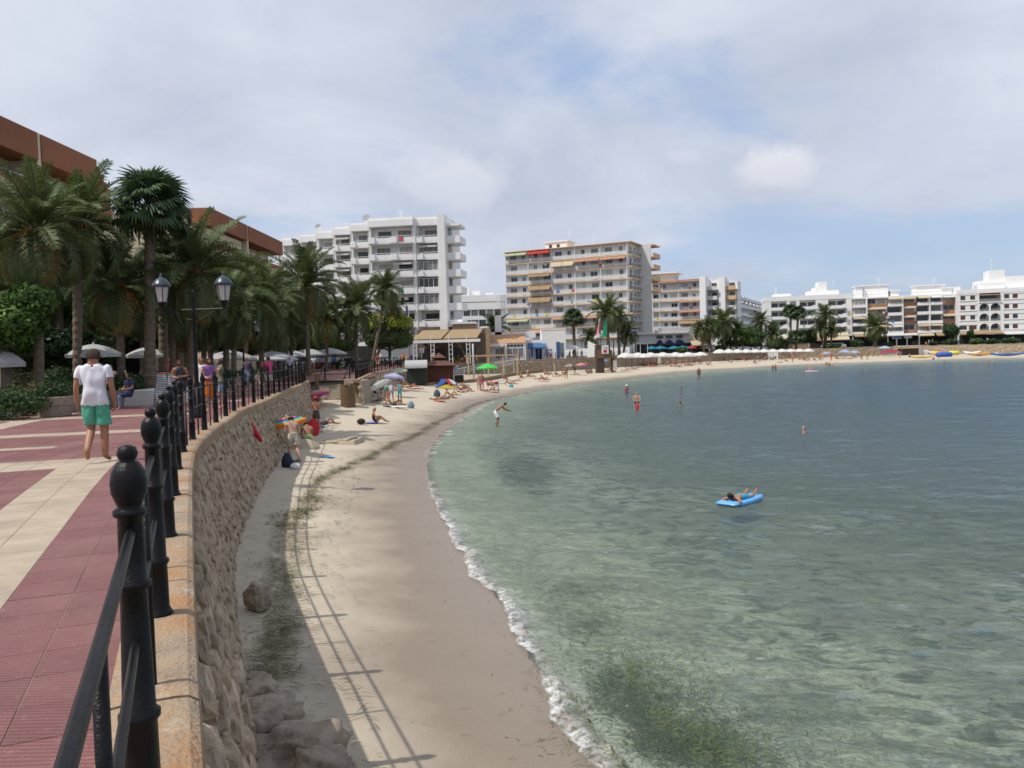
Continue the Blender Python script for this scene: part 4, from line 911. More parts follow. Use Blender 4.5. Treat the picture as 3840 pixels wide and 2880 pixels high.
def fronds(n, seed, lo=-30, hi=86):
    r = random.Random(seed); out = []
    for i in range(n):
        t = (i + .5) / n; el = R(hi - (hi - lo) * t ** 1.12 + r.uniform(-7, 7)); v = 0 if t < .3 else 1 if t < .68 else 2 if t < .9 or r.random() < .5 else 3
        out.append((v, r.randrange(2), i * 2.39996 + r.uniform(-.25, .25), el, r.uniform(.86, 1.08) * (.8 if t < .12 else 1), r.uniform(-.3, .3)))
    return out
def date_palm(fx, fy, d, L, r, label, near=False, fb=None, nf=42, fruit=True, group='date palms along the promenade', lo=-30):
    d = behind(fx, d) if d > 130 else d; top = At(fx, fy, d); b = fb if fb is not None else fx
    base = Vector((HX(b, d), d, 0)); h = top.z
    root = thing('date_palm', label, 'palm tree', base, group=group); cx, cy = top.x - base.x, 0
    t = trunk_mesh(h, r, int(fx)); t.transform(Matrix.Shear('XY', 4, (cx / max(h, .1), 0)) if abs(cx) > .01 else Matrix()); put('trunk', t, root)
    C = Vector((cx, 0, h))
    MB().lathe([(r * .95, -.75), (r * 1.55, -.5), (r * 1.75, -.1), (r * 1.4, .3), (r * .6, .75), (.03, .9)], 12, Matrix.Translation(C)).build('crown_base', bossm, root)
    if fruit:
        F = MB(); rd = random.Random(int(fx))
        for k in range(30):
            a = rd.uniform(0, 6.28); q = rd.uniform(.5, 1.0) * L * .3; p0 = C + Vector((0, 0, .1)); p1 = C + Vector((math.cos(a) * q * .7, math.sin(a) * q * .7, .25 * L * .3)); p2 = C + Vector((math.cos(a) * q, math.sin(a) * q, -q * rd.uniform(.2, .9)))
            F.tube([p0, p1, p2], .012, 3)
            for j in range(9):
                e = p2 + Vector((rd.uniform(-.1, .1), rd.uniform(-.1, .1), rd.uniform(-.3, .1))); F.tube([p1.lerp(p2, .7), e], .012, 3)
        F.build('date_stalks', fruitm, root)
    if near:
        for v, s, az, el, ls, ro in fronds(nf, int(fx) + 3, lo):
            o = put('frond', FR[v][s], root); o.matrix_local = put_frond(None, None, C + Vector((0, 0, .15)), az, el, L * ls, ro)
    else:
        k = random.Random(int(fx) + int(fy)).randrange(4)
        if (k, lo) not in CROWNS:
            mb = MB()
            for v, s, az, el, ls, ro in fronds(44, k + 50, lo):
                me = FR[v][s]; mb.mi = 1 if v == 3 else 0; mb.add([x.co for x in me.vertices], [tuple(p.vertices) for p in me.polygons], put_frond(None, None, Vector((0, 0, .05)), az, el, ls, ro))
            CROWNS[(k, lo)] = mb.mesh('crown', [frondm, frondy])
        o = put('crown', CROWNS[(k, lo)], root, C, random.Random(int(fx)).uniform(0, 6), L)
    return root
for a in [
    (135, 885, 28, 2.75, .17, 'big date palm at the left edge with pale sunlit trunk', True, 140), (290, 865, 32, 2.9, .17, 'tall dark trunked date palm second from the left, orange date stalks', True, 283),
    (735, 1035, 36, 3.3, .17, 'date palm with upright spear fronds behind the nearest lamp post', True, 705), (445, 1085, 34, 2.7, .16, 'short date palm with hanging fronds before the cream house', True, 452),
    (1142, 1078, 69, 4.3, .2, 'date palm with orange date stalks standing alone before the white flats', True, 1157), (1332, 1168, 85, 4.3, .22, 'broad drooping date palm before the yellow topped topiary', True, 1336),
    (1446, 1092, 100, 3.2, .22, 'high crowned date palm farthest along, overlapping the white flats', False, 1392), (1474, 1150, 106, 2.3, .2, 'low date palm tucked beside the high crowned one', False, 1400),
    (850, 1165, 46, 3.1, .17, 'dark date palm in the shade behind the two women at the railing', False, 842), (640, 1125, 42, 2.9, .17, 'date palm in shade right behind the washingtonia trunks', False, 646),
    (985, 1165, 57, 3.5, .19, 'shaded date palm left of the man taking a photo', False, 975), (1085, 1195, 74, 3.7, .18, 'date palm left behind the lone palm with orange stalks', False, 1095),
    (1228, 1205, 84, 3.6, .18, 'date palm between the two topiary trees', False, 1222), (925, 1105, 62, 3.6, .2, 'date palm below the smaller terracotta block', False, 915),
    (345, 1150, 42, 2.9, .17, 'low date palm in front of the left terracotta block', False, 350), (45, 1080, 35, 3.0, .17, 'date palm behind the leftmost trunk, cut by the picture edge', False, 30),
    (540, 1150, 50, 3.0, .17, 'dim date palm in front of the cream house rail', False, 530), (780, 1110, 56, 3.3, .19, 'date palm in the dark grove behind the lamp post', False, 790),
    (880, 1120, 53, 3.2, .17, 'slim date palm in the grove right of the clipped shrub', False, 872), (960, 1225, 68, 3.0, .16, 'low date palm in the grove behind the seated children', False, 968), (1125, 1225, 90, 3.3, .17, 'date palm behind the white market parasols', False, 1120), (1012, 1130, 72, 3.4, .17, 'date palm in front of the smaller terracotta block corner', False, 1006), (765, 1190, 45, 2.6, .15, 'date palm low behind the person in white shirt', False, 760), (655, 1010, 62, 3.3, .18, 'date palm rising between the fan palms and the lamp', False, 662), (225, 1010, 40, 2.8, .16, 'shaded date palm between the two leftmost big palms', False, 218),
    (1040, 1240, 64, 2.9, .15, 'short young date palm in the grove near the blue sign', False, 1045), (700, 1215, 52, 2.6, .15, 'small date palm low in the grove shade', False, 695)]:
    date_palm(*a)
for a in [(2275, 1182, 148, 4.9, .36, 'broad date palm with thick crown beside the lifeguard tower', False, 2283), (2318, 1200, 153, 3.6, .3, 'date palm right behind the broad one at the lifeguard tower', False, 2322), (2213, 1272, 147, 2.7, .2, 'small date palm with upright crown left of the lifeguard tower', False, 2218), (2350, 1250, 152, 3.6, .25, 'arching date palm right of the lifeguard tower', False, 2336),
          (2658, 1238, 190, 4.2, .28, 'date palm leaning over the cafe with cream awning', False, 2668), (2713, 1215, 194, 5.2, .28, 'tallest date palm of the clump by the white fin wall', False, 2716), (2765, 1248, 197, 3.8, .26, 'date palm in the middle of the far clump', False, 2762), (2625, 1240, 188, 3.2, .25, 'bushy date palm at the left of the far clump', False, 2640),
          (2851, 1210, 205, 3.6, .27, 'slender date palm at the corner of the white hotel', False, 2855), (2898, 1262, 201, 4.4, .3, 'low spreading date palm right of the far clump', False, 2900), (3093, 1188, 214, 4.4, .42, 'tall thick trunked date palm before the white hotel', False, 3096), (3078, 1236, 212, 3.8, .3, 'shorter date palm against the thick trunk', False, 3088), (3122, 1240, 213, 3.0, .25, 'young date palm leaning by the thick trunk', False, 3112),
          (3283, 1232, 208, 4.8, .45, 'stout date palm before the brown and white flats', False, 3281), (1857, 1240, 152, 3.9, .2, 'pale date palm between the tan house and the tower', False, 1857)]:
    date_palm(*a, fruit=False, group='date palms along the far shore')
# ---- fan palms
def fan_mesh(seed):
    r = random.Random(seed); mb = MB(); mb.tube([(0, 0, 0), (.35, 0, .05), (.62, 0, 0)], [.02, .014, .01], 4, False); n = 26
    for i in range(n):
        a = (i - n / 2 + .5) / n * R(250); L = .5 * (1 - .22 * abs(a) / R(125)); d = Vector((math.cos(a), math.sin(a), 0)); w_ = Vector((-d.y, d.x, 0)) * .035; p = Vector((.6, 0, 0)); z1 = .05 + .03 * (i % 2)
        mid = p + d * L * .6 + Vector((0, 0, z1)); tip = p + d * L + Vector((0, 0, -.16 * r.uniform(.4, 1.6)))
        mb.add([p, mid - w_, tip, mid + w_], [(0, 1, 2, 3)])
    return mb.mesh('fan_leaf', fanm)
FAN = [fan_mesh(s) for s in range(3)]
def fan_palm(fx, fy, d, rad, r, label, fb=None, n=34, near=False, skirt=1.0):
    d = behind(fx, d) if d > 130 else d; top = At(fx, fy, d); base = Vector((HX(fb or fx, d), d, 0)); h = top.z; cx = top.x - base.x
    root = thing('fan_palm', label, 'palm tree', base, group='fan palms'); t = trunk_mesh(h, r, int(fx) + 1); t.transform(Matrix.Shear('XY', 4, (cx / h, 0))); put('trunk', t, root)
    C = Vector((cx, 0, h)); rd = random.Random(int(fx)); mb = MB()
    for i in range(26):
        a = rd.uniform(0, 6.28); z0 = rd.uniform(-.5, .0); mb.tube([C + Vector((0, 0, z0)), C + Vector((math.cos(a) * r * 2, math.sin(a) * r * 2, z0 - .1)), C + Vector((math.cos(a) * r * 2.2, math.sin(a) * r * 2.2, z0 - rd.uniform(.5, 1.1) * skirt))], [.03, .07, .02], 4)
    mb.build('dead_leaf_skirt', bossm, root); cm = MB()
    for i in range(n):
        t_ = (i + .5) / n; el = R(80 - 115 * t_); M = Matrix.Translation(C) @ Matrix.Rotation(i * 2.4, 4, 'Z') @ Matrix.Rotation(-el, 4, 'Y') @ Matrix.Rotation(rd.uniform(-.4, .4), 4, 'X') @ Matrix.Scale(rad * rd.uniform(.85, 1.1), 4); me = FAN[i % 3]
        if near: o = put('fan_leaf', me, root); o.matrix_local = M
        else: cm.add([x.co for x in me.vertices], [tuple(p.vertices) for p in me.polygons], M)
    if not near: cm.build('crown', fanm, root)
fan_palm(562, 790, 34, 1.75, .22, 'tall fan palm standing above the other palms on the left', 556, 44, True)
fan_palm(610, 1000, 38, 1.5, .2, 'lower fan palm whose trunk rises beside the nearest lamp', 607, 34, True)
fan_palm(2965, 1172, 213, 2.5, .3, 'left one of the thin twin fan palms before the white hotel', 2964); fan_palm(2993, 1180, 213, 2.5, .3, 'right one of the thin twin fan palms before the white hotel', 2985)
fan_palm(2985, 1270, 208, 2.6, .3, 'short bushy fan palm under the twin fan palms', skirt=.5); fan_palm(2150, 1200, 156, 2.5, .3, 'single fan palm with thin trunk before the ochre tower', 2155)

# ---- leafy masses made of many leaves
def leaf_cloud(blobs, n, size, seed, mats, flatk=.5):
    r = random.Random(seed); mb = MB(); vol = [b[3] * b[4] * b[5] for b in blobs]; tot = sum(vol)
    for (x, y, z, a, b, c), v in zip(blobs, vol):
        for _ in range(max(6, int(n * v / tot))):
            while True:
                d = Vector((r.gauss(0, 1), r.gauss(0, 1), r.gauss(0, 1)))
                if d.length > .01: break
            d.normalize(); q = r.random() ** .28 * (1 + .16 * mnoise.noise((d.x * 2.2 + x, d.y * 2.2 + y, d.z * 2.2 + seed))); p = Vector((x + d.x * a * q, y + d.y * b * q, z + d.z * c * q))
            u = Vector((r.gauss(0, 1), r.gauss(0, 1), r.gauss(0, .6))).normalized(); w_ = (u.cross(d) + Vector((r.gauss(0, .3), r.gauss(0, .3), r.gauss(0, .3)))).normalized(); s = size * r.uniform(.6, 1.35)
            mb.mi = r.randrange(len(mats)); mb.add([p - u * s, p + w_ * s * flatk, p + u * s, p - w_ * s * flatk], [(0, 1, 2, 3)])
    return mb.mesh('crown', mats)
lg = leafmat('leaf_mid_green', (.055, .105, .025)); ld = leafmat('leaf_dark_green', (.026, .055, .02)); lb = leafmat('leaf_bright_green', (.10, .19, .03)); ly = leafmat('leaf_yellow_green', (.34, .36, .03)); lr = leafmat('leaf_reddish', (.13, .09, .03)); core = mat('dark_core', (.02, .026, .012), .95, .3, 3)
barkm = mat('grey_bark', (.13, .10, .075), .95, .35, 5, .7, 22)
def tree(name, label, x, y, h, rx, rz, n, size, mats, cat='tree', group=None, blobs=None, tr=.16, corek=.7):
    root = thing(name, label, cat, (x, y, 0), group=group); r = random.Random(int(x * 7 + y)); cz = h - rz
    T = MB().tube([(0, 0, -.05), (.05, 0, cz * .5), (.0, 0, cz)], [tr * 1.3, tr, tr * .7], 8)
    for k in range(6):
        a = r.uniform(0, 6.28); T.tube([(0, 0, cz * .7), (rx * .3 * math.cos(a), rx * .3 * math.sin(a), cz), (rx * .65 * math.cos(a), rx * .65 * math.sin(a), cz + rz * r.uniform(-.1, .6))], [tr * .6, tr * .4, tr * .15], 5)
    T.build('trunk', barkm, root, True)
    if blobs is None:
        blobs = [(0, 0, cz, rx * .75, rx * .75, rz * .8)] + [(rx * .6 * math.cos(k * 1.05 + r.random()), rx * .6 * math.sin(k * 1.05), cz + rz * r.uniform(-.5, .55), rx * r.uniform(.35, .52), rx * r.uniform(.35, .52), rz * r.uniform(.3, .5)) for k in range(9)]
    c = put('crown', leaf_cloud(blobs, n, size, int(x * 3 + y), mats), root)
    return root
def X(fx, d): return HX(fx, d)
# two-tone clipped topiary
def topiary(label, fx, d, w_, z0, z1, ytop):
    root = thing('clipped_tree', label, 'topiary', (X(fx, d), d, 0), group='clipped two tone trees'); zc = (z0 + z1) / 2; r = random.Random(int(fx)); mb = MB()
    MB().tube([(0, 0, 0), (0, 0, z0 + .6)], .2, 8).tube([(0, 0, z0 - .3), (w_ * .25, 0, z0 + .5)], .1, 6).tube([(0, 0, z0 - .3), (-w_ * .25, 0, z0 + .5)], .1, 6).build('trunk', barkm, root, True)
    K = MB()
    for _ in range(9000):
        th, ph = r.uniform(0, 6.283), math.acos(r.uniform(-1, 1)); d_ = Vector((math.sin(ph) * math.cos(th), math.sin(ph) * math.sin(th), math.cos(ph))); e = .55
        p = Vector([math.copysign(abs(c) ** e, c) for c in d_]); p = Vector((p.x * w_ / 2, p.y * w_ / 2, p.z * (z1 - z0) / 2)) * (r.uniform(.93, 1.02) * (1 + .05 * mnoise.noise((p.x * 3, p.y * 3, p.z * 3 + fx)))); p.z += zc
        u = Vector((r.gauss(0, 1), r.gauss(0, 1), r.gauss(0, 1))).normalized(); v = u.cross(d_); s = .13 * r.uniform(.6, 1.3)
        mb.mi = 1 if p.z > ytop + r.uniform(-.25, .25) else (2 if r.random() < .3 else 0); mb.add([p - u * s, p + v * s * .6, p + u * s, p - v * s * .6], [(0, 1, 2, 3)])
    mb.build('crown', [lg, ly, lb], root); K.lathe([(w_ * .3, z0 + .3), (w_ * .43, z0 + .8), (w_ * .43, z1 - .8), (w_ * .25, z1 - .3)], 12).build('inner_core', core, root)  # solid dark core fills the crown behind the leaf shell
topiary('clipped dome tree, yellow on top and green below, right of the broad palm', 1462, 108, 6.4, 2.4, 7.1, 5.1)
topiary('clipped dome tree with a thin yellow cap left of the broad palm', 1150, 96, 5.6, 2.0, 6.1, 5.2)
topiary('clipped dome tree half hidden behind the leaning palm trunks', 1255, 102, 5.0, 2.2, 5.4, 5.3)
# dark grove and garden behind the promenade
for fx, d, h, rx, n, ms, lab in [(40, 40, 7.2, 3.0, 5000, [ld, lg], 'dark bushy tree at the left edge behind the first palm'), (210, 46, 6.6, 3.0, 5000, [ld, ld, lg], 'dark bushy tree behind the second palm trunk'), (18, 27, 4.3, 1.7, 3500, [lb, lg], 'bright green sunlit bush tree at the left edge'), (385, 56, 5.6, 2.8, 3500, [ld, lg], 'dim round tree in front of the cream house'), (700, 66, 7.0, 3.4, 5000, [ld, ld, lg], 'dark tree in the grove behind the lamp post'), (830, 74, 7.2, 3.6, 5000, [ld, ld], 'dark tree in the grove behind the women'), (935, 82, 7.0, 3.8, 5000, [ld, lg], 'dark spreading tree left of the first topiary'), (1020, 90, 7.4, 3.6, 4500, [ld, lg], 'dark tree under the smaller terracotta block'), (560, 60, 6.0, 2.6, 3500, [ld, ld], 'dark tree behind the fan palm trunks'),
                              (300, 38, 3.4, 1.6, 2500, [ld, lg], 'low dark bush tree between the second and third palms'), (120, 33, 3.6, 1.7, 2500, [ld, ld], 'low dark bush tree behind the first palm trunk')]:
    tree('leafy_tree', lab, X(fx, d), d, h, rx, rx * .75, int(n * 2.2), .10 + d * .0012, ms, group='leafy trees of the shady grove')
def shrub(fx, d, rx, h, n, ms, lab, cat='shrub', grp='shrubs in the promenade garden', size=.07, z0=0, name='shrub'):
    d = behind(fx, d) if d > 130 else d; x = X(fx, d); r = random.Random(int(fx * 3 + d)); bl = [(0, 0, h * .45, rx * .8, rx * .7, h * .5)] + [(r.uniform(-.6, .6) * rx, r.uniform(-.5, .5) * rx, h * r.uniform(.4, .75), rx * .4, rx * .4, h * .3) for _ in range(6)]
    o = put(name, leaf_cloud(bl, n, size, int(fx), ms), None, (x, d, z0)); tag(o, lab, cat, grp); o.name = name; return o
for fx, d, rx, h, ms, lab in [(30, 23.5, 1.1, 1.0, [lg, ld], 'dense green shrub at the left edge above the white kerb'), (120, 25.5, .9, 1.15, [lg, lr], 'reddish green shrub left of the round planter'), (215, 27.5, .9, 1.2, [lg, lb], 'light green shrub behind the man in the white shirt'), (290, 28.5, .8, 1.3, [lg, ld], 'green shrub beside the walking man'), (70, 29, 1.1, 1.5, [ld, lr], 'tall mixed shrub near the first palm trunk'), (180, 31, 1.2, 1.5, [ld, lg], 'dark shrub between the first and second palms'), (335, 31.5, .8, 1.1, [ld, lg], 'dark shrub left of the seated man'), (470, 33, .9, 1.2, [ld, lg], 'dark leafy shrub behind the seated man'), (520, 35, .8, 1.1, [ld], 'very dark shrub at the foot of the fan palms'), (800, 42, 1.0, 1.0, [lg, ld], 'clipped green shrub right of the women at the railing'), (865, 45, 1.1, 1.1, [lg, ld], 'green shrub behind the seated children'), (935, 50, 1.2, 1.1, [ld, lg], 'green shrub behind the man in dark clothes'), (1020, 56, 1.3, 1.2, [ld, lg], 'dark shrub behind the man in pink')]:
    shrub(fx, d, rx, h, 2600, ms, lab, size=.055)
for i, (fx, d, rx, h, ms, lab) in enumerate([(2915, 206, 3.2, 2.2, [lg, ld], 'wide dark hedge shrub left of the wooden crate on the far wall'), (2560, 186, 1.6, 1.6, [lg, lb], 'green shrub right of the turquoise parasols'), (3215, 210, 2.2, 2.4, [lg, ld], 'round shrub by the tan shop awning'), (3330, 208, 1.8, 1.3, [ld, lg], 'low dark shrub right of the stout palm'), (3570, 206, 2.6, 1.7, [ld, lg], 'dark shrub below the round tree'), (3655, 205, 1.7, 1.7, [lb, lg], 'bright green shrub before the arched hotel'), (3715, 203, 2.2, 1.5, [lg, ld], 'green shrub under the small white notice board'), (3790, 200, 3.0, 1.8, [lg, ld], 'wide shrub at the right edge of the far wall'), (3500, 207, 1.4, 1.3, [ld], 'dark shrub beside the group at the shop fronts'), (3120, 211, 2.6, 1.4, [ld, lg], 'low hedge shrub right of the thick trunked palm'), (2700, 195, 2.0, 1.8, [ld, lg], 'shrub under the far palm clump')]):
    shrub(fx, d, rx, h, 700, ms, lab, grp='shrubs along the far promenade', size=.26)
tree('leafy_tree', 'green leafy tree behind the far parasol row', X(2785, 200), 200, 6.6, 4.2, 2.9, 3500, .3, [lg, lb, ld], group='leafy trees of the far shore'); tree('leafy_tree', 'dense dark tree left of the tall palm clump centre', X(2740, 206), 206, 5.2, 3.4, 2.4, 2500, .3, [ld, lg], group='leafy trees of the far shore'); tree('leafy_tree', 'dark leafy tree right of the far palm clump', X(2830, 203), 203, 5.0, 3.0, 2.3, 2500, .3, [ld, lg], group='leafy trees of the far shore')
tree('clipped_tree', 'clipped block shaped tree beside the wooden crate', X(3030, 214), 214, 5.6, 2.3, 2.1, 3000, .24, [lg, ld], blobs=[(x, 0, 3.6 + z, 1.1, 1.4, 1.1) for x in (-1.2, 0, 1.2) for z in (-.8, .4)], group='clipped trees of the far shore')
tree('clipped_tree', 'round headed clipped tree before the white arched hotel', X(3567, 213), 213, 5.8, 2.0, 1.9, 3000, .22, [lg, ld], blobs=[(0, 0, 3.9, 2.0, 2.0, 1.8)], group='clipped trees of the far shore'); tree('leafy_tree', 'small narrow tree right of the round headed tree', X(3640, 214), 214, 4.4, .9, 1.4, 900, .2, [lg, ld], group='leafy trees of the far shore')

# ---- dry sea grass along the wrack line, loose blades in the shallows
sgm = mat('dry_sea_grass', (.065, .062, .025), .85, .5, 5, col2=(.17, .165, .07)); sgg = mat('wet_sea_grass', (.055, .07, .022), .5, .5, 5, col2=(.14, .17, .05))
def blade(mb, p, a, L, w_, lift, r):
    d = Vector((math.cos(a), math.sin(a), 0)); n = Vector((-d.y, d.x, 0)) * w_; k = r.uniform(-.5, .5); m_ = p + d * L * .5 + n * k * L * 6 + Vector((0, 0, lift)); e = p + d * L + Vector((0, 0, lift * .3))
    mb.add([p - n, p + n, m_ + n, m_ - n, e], [(0, 1, 2, 3), (3, 2, 4)])
r = random.Random(5); mb = MB()
WR = Line([(-2.1, 6.2), (-2.6, 7.6), (-3.0, 8.6), (-3.25, 9.9), (-3.34, 10.5), (-3.4, 11.45), (-3.68, 12.4), (-3.9, 13.2), (-4.7, 15.9), (-4.88, 17.1), (-5.23, 19.3), (-5.7, 22.5), (-6.1, 25.5), (-5.6, 31.8), (-4.9, 40), (-4.4, 47), (-3.4, 57), (-1.9, 68), (1, 78)], .3)
for _ in range(13000):
    s = r.random() ** 2.0 * WR.L; p0 = WR.at(s); y = p0[1]; dens = .5 + .9 * mnoise.noise((s * .9, 2, 0)); side = r.gauss(0, 1)
    if r.random() > (.35 + dens) * min(1, s / 3 + .15) * (1 if y < 22 else .55): continue
    sp = ((.30 if y < 15 else .34 if y < 22 else .17)); off = side * sp * (.5 + .6 * abs(mnoise.noise((s * .5, 7, 1)))) + (.35 * mnoise.noise((s * .35, 1, 4))); q = WR.pt(s, off)
    if r.random() < .14: q = WR.pt(s, r.uniform(-1.3, .8))
    z = sand_at(q.x, q.y) if False else None
    L = r.uniform(.05, .24) * (1 if y < 25 else 1.7); blade(mb, Vector((q.x, q.y, 0)), r.gauss(.15, .55) + (math.pi if r.random() < .5 else 0), L, .0065 * (1 if y < 18 else 2.0), r.uniform(.004, .035), r)
V = np.array(mb.v); zb = beach_z(SHORE.sdist(V[:, 0][None], V[:, 1][None]), V[:, 0][None], V[:, 1][None])[0]; V[:, 2] += zb + .03; mb.v = V.tolist()
tag(mb.build('dry_sea_grass', sgm), 'ragged line of dry brown sea grass lying along the beach', 'sea grass', kind='stuff')
mb = MB(); fb_ = MB()
for cx, cy, sx, sy, n in [(1.35, 9.4, .45, .8, 2600), (1.75, 8.2, .5, .5, 2400), (1.2, 12.1, .55, .8, 420), (1.05, 13.9, .4, .5, 380), (1.9, 10.6, .8, 1.2, 320), (2.6, 8.0, .9, .8, 420), (.4, 17, 1.2, 2.5, 150), (3.4, 11, 1.8, 2, 240), (2.4, 14.5, 1.6, 2, 160)]:
    for _ in range(n):
        x, y = r.gauss(cx, sx), r.gauss(cy, sy); blade(mb, Vector((x, y, WATER_Z - r.uniform(.004, .05) * (1 if r.random() < .8 else -.2))), r.uniform(0, 6.28), r.uniform(.05, .18), .0045, .012, r)
for _ in range(260):
    s = r.uniform(6, 45); q = SHORE.pt(s, r.uniform(.2, 2.4)); blade(fb_, Vector((q.x, q.y, 0)), r.gauss(.2, .5), r.uniform(.04, .16), .003, .006, r)
V = np.array(mb.v); wd_ = SHORE.sdist(V[:, 0][None], V[:, 1][None])[0]; V[:, 2] = np.where(wd_ > -.1, V[:, 2] + .08, V[:, 2]); mb.v = V.tolist()
tag(mb.build('floating_sea_grass', sgg), 'loose clumps of green brown sea grass floating in the shallows', 'sea grass', kind='stuff')
V = np.array(fb_.v); V[:, 2] += beach_z(SHORE.sdist(V[:, 0][None], V[:, 1][None]), V[:, 0][None], V[:, 1][None])[0] + .012; fb_.v = V.tolist()
tag(fb_.build('stray_sea_grass', sgm), 'single stray sea grass blades strewn over the wet sand', 'sea grass', kind='stuff')
# ---- boulders at the foot of the wall
def boulder(x, y, z, sx, sy, sz, seed, lab):
    bm = bmesh.new(); bmesh.ops.create_icosphere(bm, subdivisions=4, radius=1)
    for v in bm.verts:
        c = v.co.copy(); q = 1 + .30 * mnoise.noise(c * 1.7 + Vector((seed, 0, 0))) + .17 * mnoise.noise(c * 3.9 + Vector((0, seed, 0))) - .12 * max(0, .35 - abs(mnoise.noise(c * 2.1 + Vector((seed, seed, 0))) * 3)); v.co = Vector((math.copysign(abs(c.x) ** .7, c.x) * sx, math.copysign(abs(c.y) ** .7, c.y) * sy, math.copysign(abs(c.z) ** .7, c.z) * sz)) * q
    me = bpy.data.meshes.new('boulder'); bm.to_mesh(me); bm.free(); me.materials.append(mat('boulder_rock', (.20, .16, .12), .95, .3, 3, 1.0, 22, col2=(.38, .31, .245), objvar=.15, stains=[(1.8, .7, (.36, .24, .15), .55, .72, .6), (8, .75, (.07, .055, .045), .56, .68, .7)])); me.polygons.foreach_set('use_smooth', [True] * len(me.polygons))
    tag(put('boulder', me, None, (x, y, z), seed), lab, 'rock', 'boulders at the foot of the near wall')
for i, (x, y, sx, sy, sz, lab) in enumerate([(-2.0, 7.05, .46, .30, .26, 'widest flat boulder near the bottom edge'), (-2.42, 7.25, .26, .22, .28, 'boulder between the wall and the flat boulder'), (-2.5, 7.75, .32, .24, .22, 'pale long boulder touching the wall'), (-2.78, 8.35, .24, .2, .17, 'grey boulder under sea grass by the wall'), (-2.95, 8.8, .14, .12, .1, 'small grey boulder by the wall'), (-1.72, 6.7, .34, .24, .22, 'rounded boulder at the bottom edge nearest the shadow line'), (-2.2, 6.6, .32, .24, .17, 'dark boulder cut by the bottom edge'), (-3.9, 11.9, .2, .15, .2, 'lone upright boulder at the foot of the wall'), (-1.95, 6.35, .3, .2, .15, 'low boulder at the very bottom')]):
    boulder(x, y, BEACH_Z + .1 + sz * .35, sx, sy, sz, i * 1.7, lab)
# ================================================================ PEOPLE
skinL, skinT, skinD = mat('skin_fair', (.50, .285, .20), .5, .08, 5, spec=.35), mat('skin_tanned', (.34, .165, .095), .5, .08, 5, spec=.35), mat('skin_brown', (.20, .09, .05), .5, .08, 5, spec=.35)
hairD, hairB, hairL, hairG = flat((.018, .012, .009)), flat((.07, .035, .018)), flat((.34, .22, .09)), flat((.30, .28, .26))
STAND = dict(pel=(0, 0, .95), wst=(0, -.01, 1.10), che=(0, .01, 1.32), nek=(0, -.01, 1.49), hed=(0, .02, 1.60), top=(0, .0, 1.71),
             shL=(-.175, 0, 1.42), elL=(-.225, -.02, 1.13), wrL=(-.24, .04, .88), haL=(-.235, .06, .79), shR=(.175, 0, 1.42), elR=(.225, -.02, 1.13), wrR=(.24, .04, .88), haR=(.235, .06, .79),
             hiL=(-.09, 0, .90), knL=(-.10, .02, .49), anL=(-.105, -.03, .09), toL=(-.125, .12, .03), hiR=(.09, 0, .90), knR=(.10, .02, .49), anR=(.105, -.03, .09), toR=(.125, .12, .03))
RAD = dict(pel=(.155, .105), wst=(.138, .10), che=(.17, .115), nek=(.055, .058), hed=(.082, .098), top=(.06, .07), sh=(.062, .062), el=(.041, .041), wr=(.027, .032), ha=(.036, .022), hi=(.09, .092), kn=(.056, .058), an=(.037, .042), to=(.036, .022))
EDG = [('pel', 'wst', 'torso'), ('wst', 'che', 'torso'), ('che', 'nek', 'torso'), ('nek', 'hed', 'neck'), ('hed', 'top', 'head')]
for s in 'LR': EDG += [('che', 'sh' + s, 'shoulder'), ('sh' + s, 'el' + s, 'uarm'), ('el' + s, 'wr' + s, 'farm'), ('wr' + s, 'ha' + s, 'hand'), ('pel', 'hi' + s, 'hip'), ('hi' + s, 'kn' + s, 'thigh'), ('kn' + s, 'an' + s, 'calf'), ('an' + s, 'to' + s, 'foot')]
def pose(**k): d = dict(STAND); d.update(k); return d
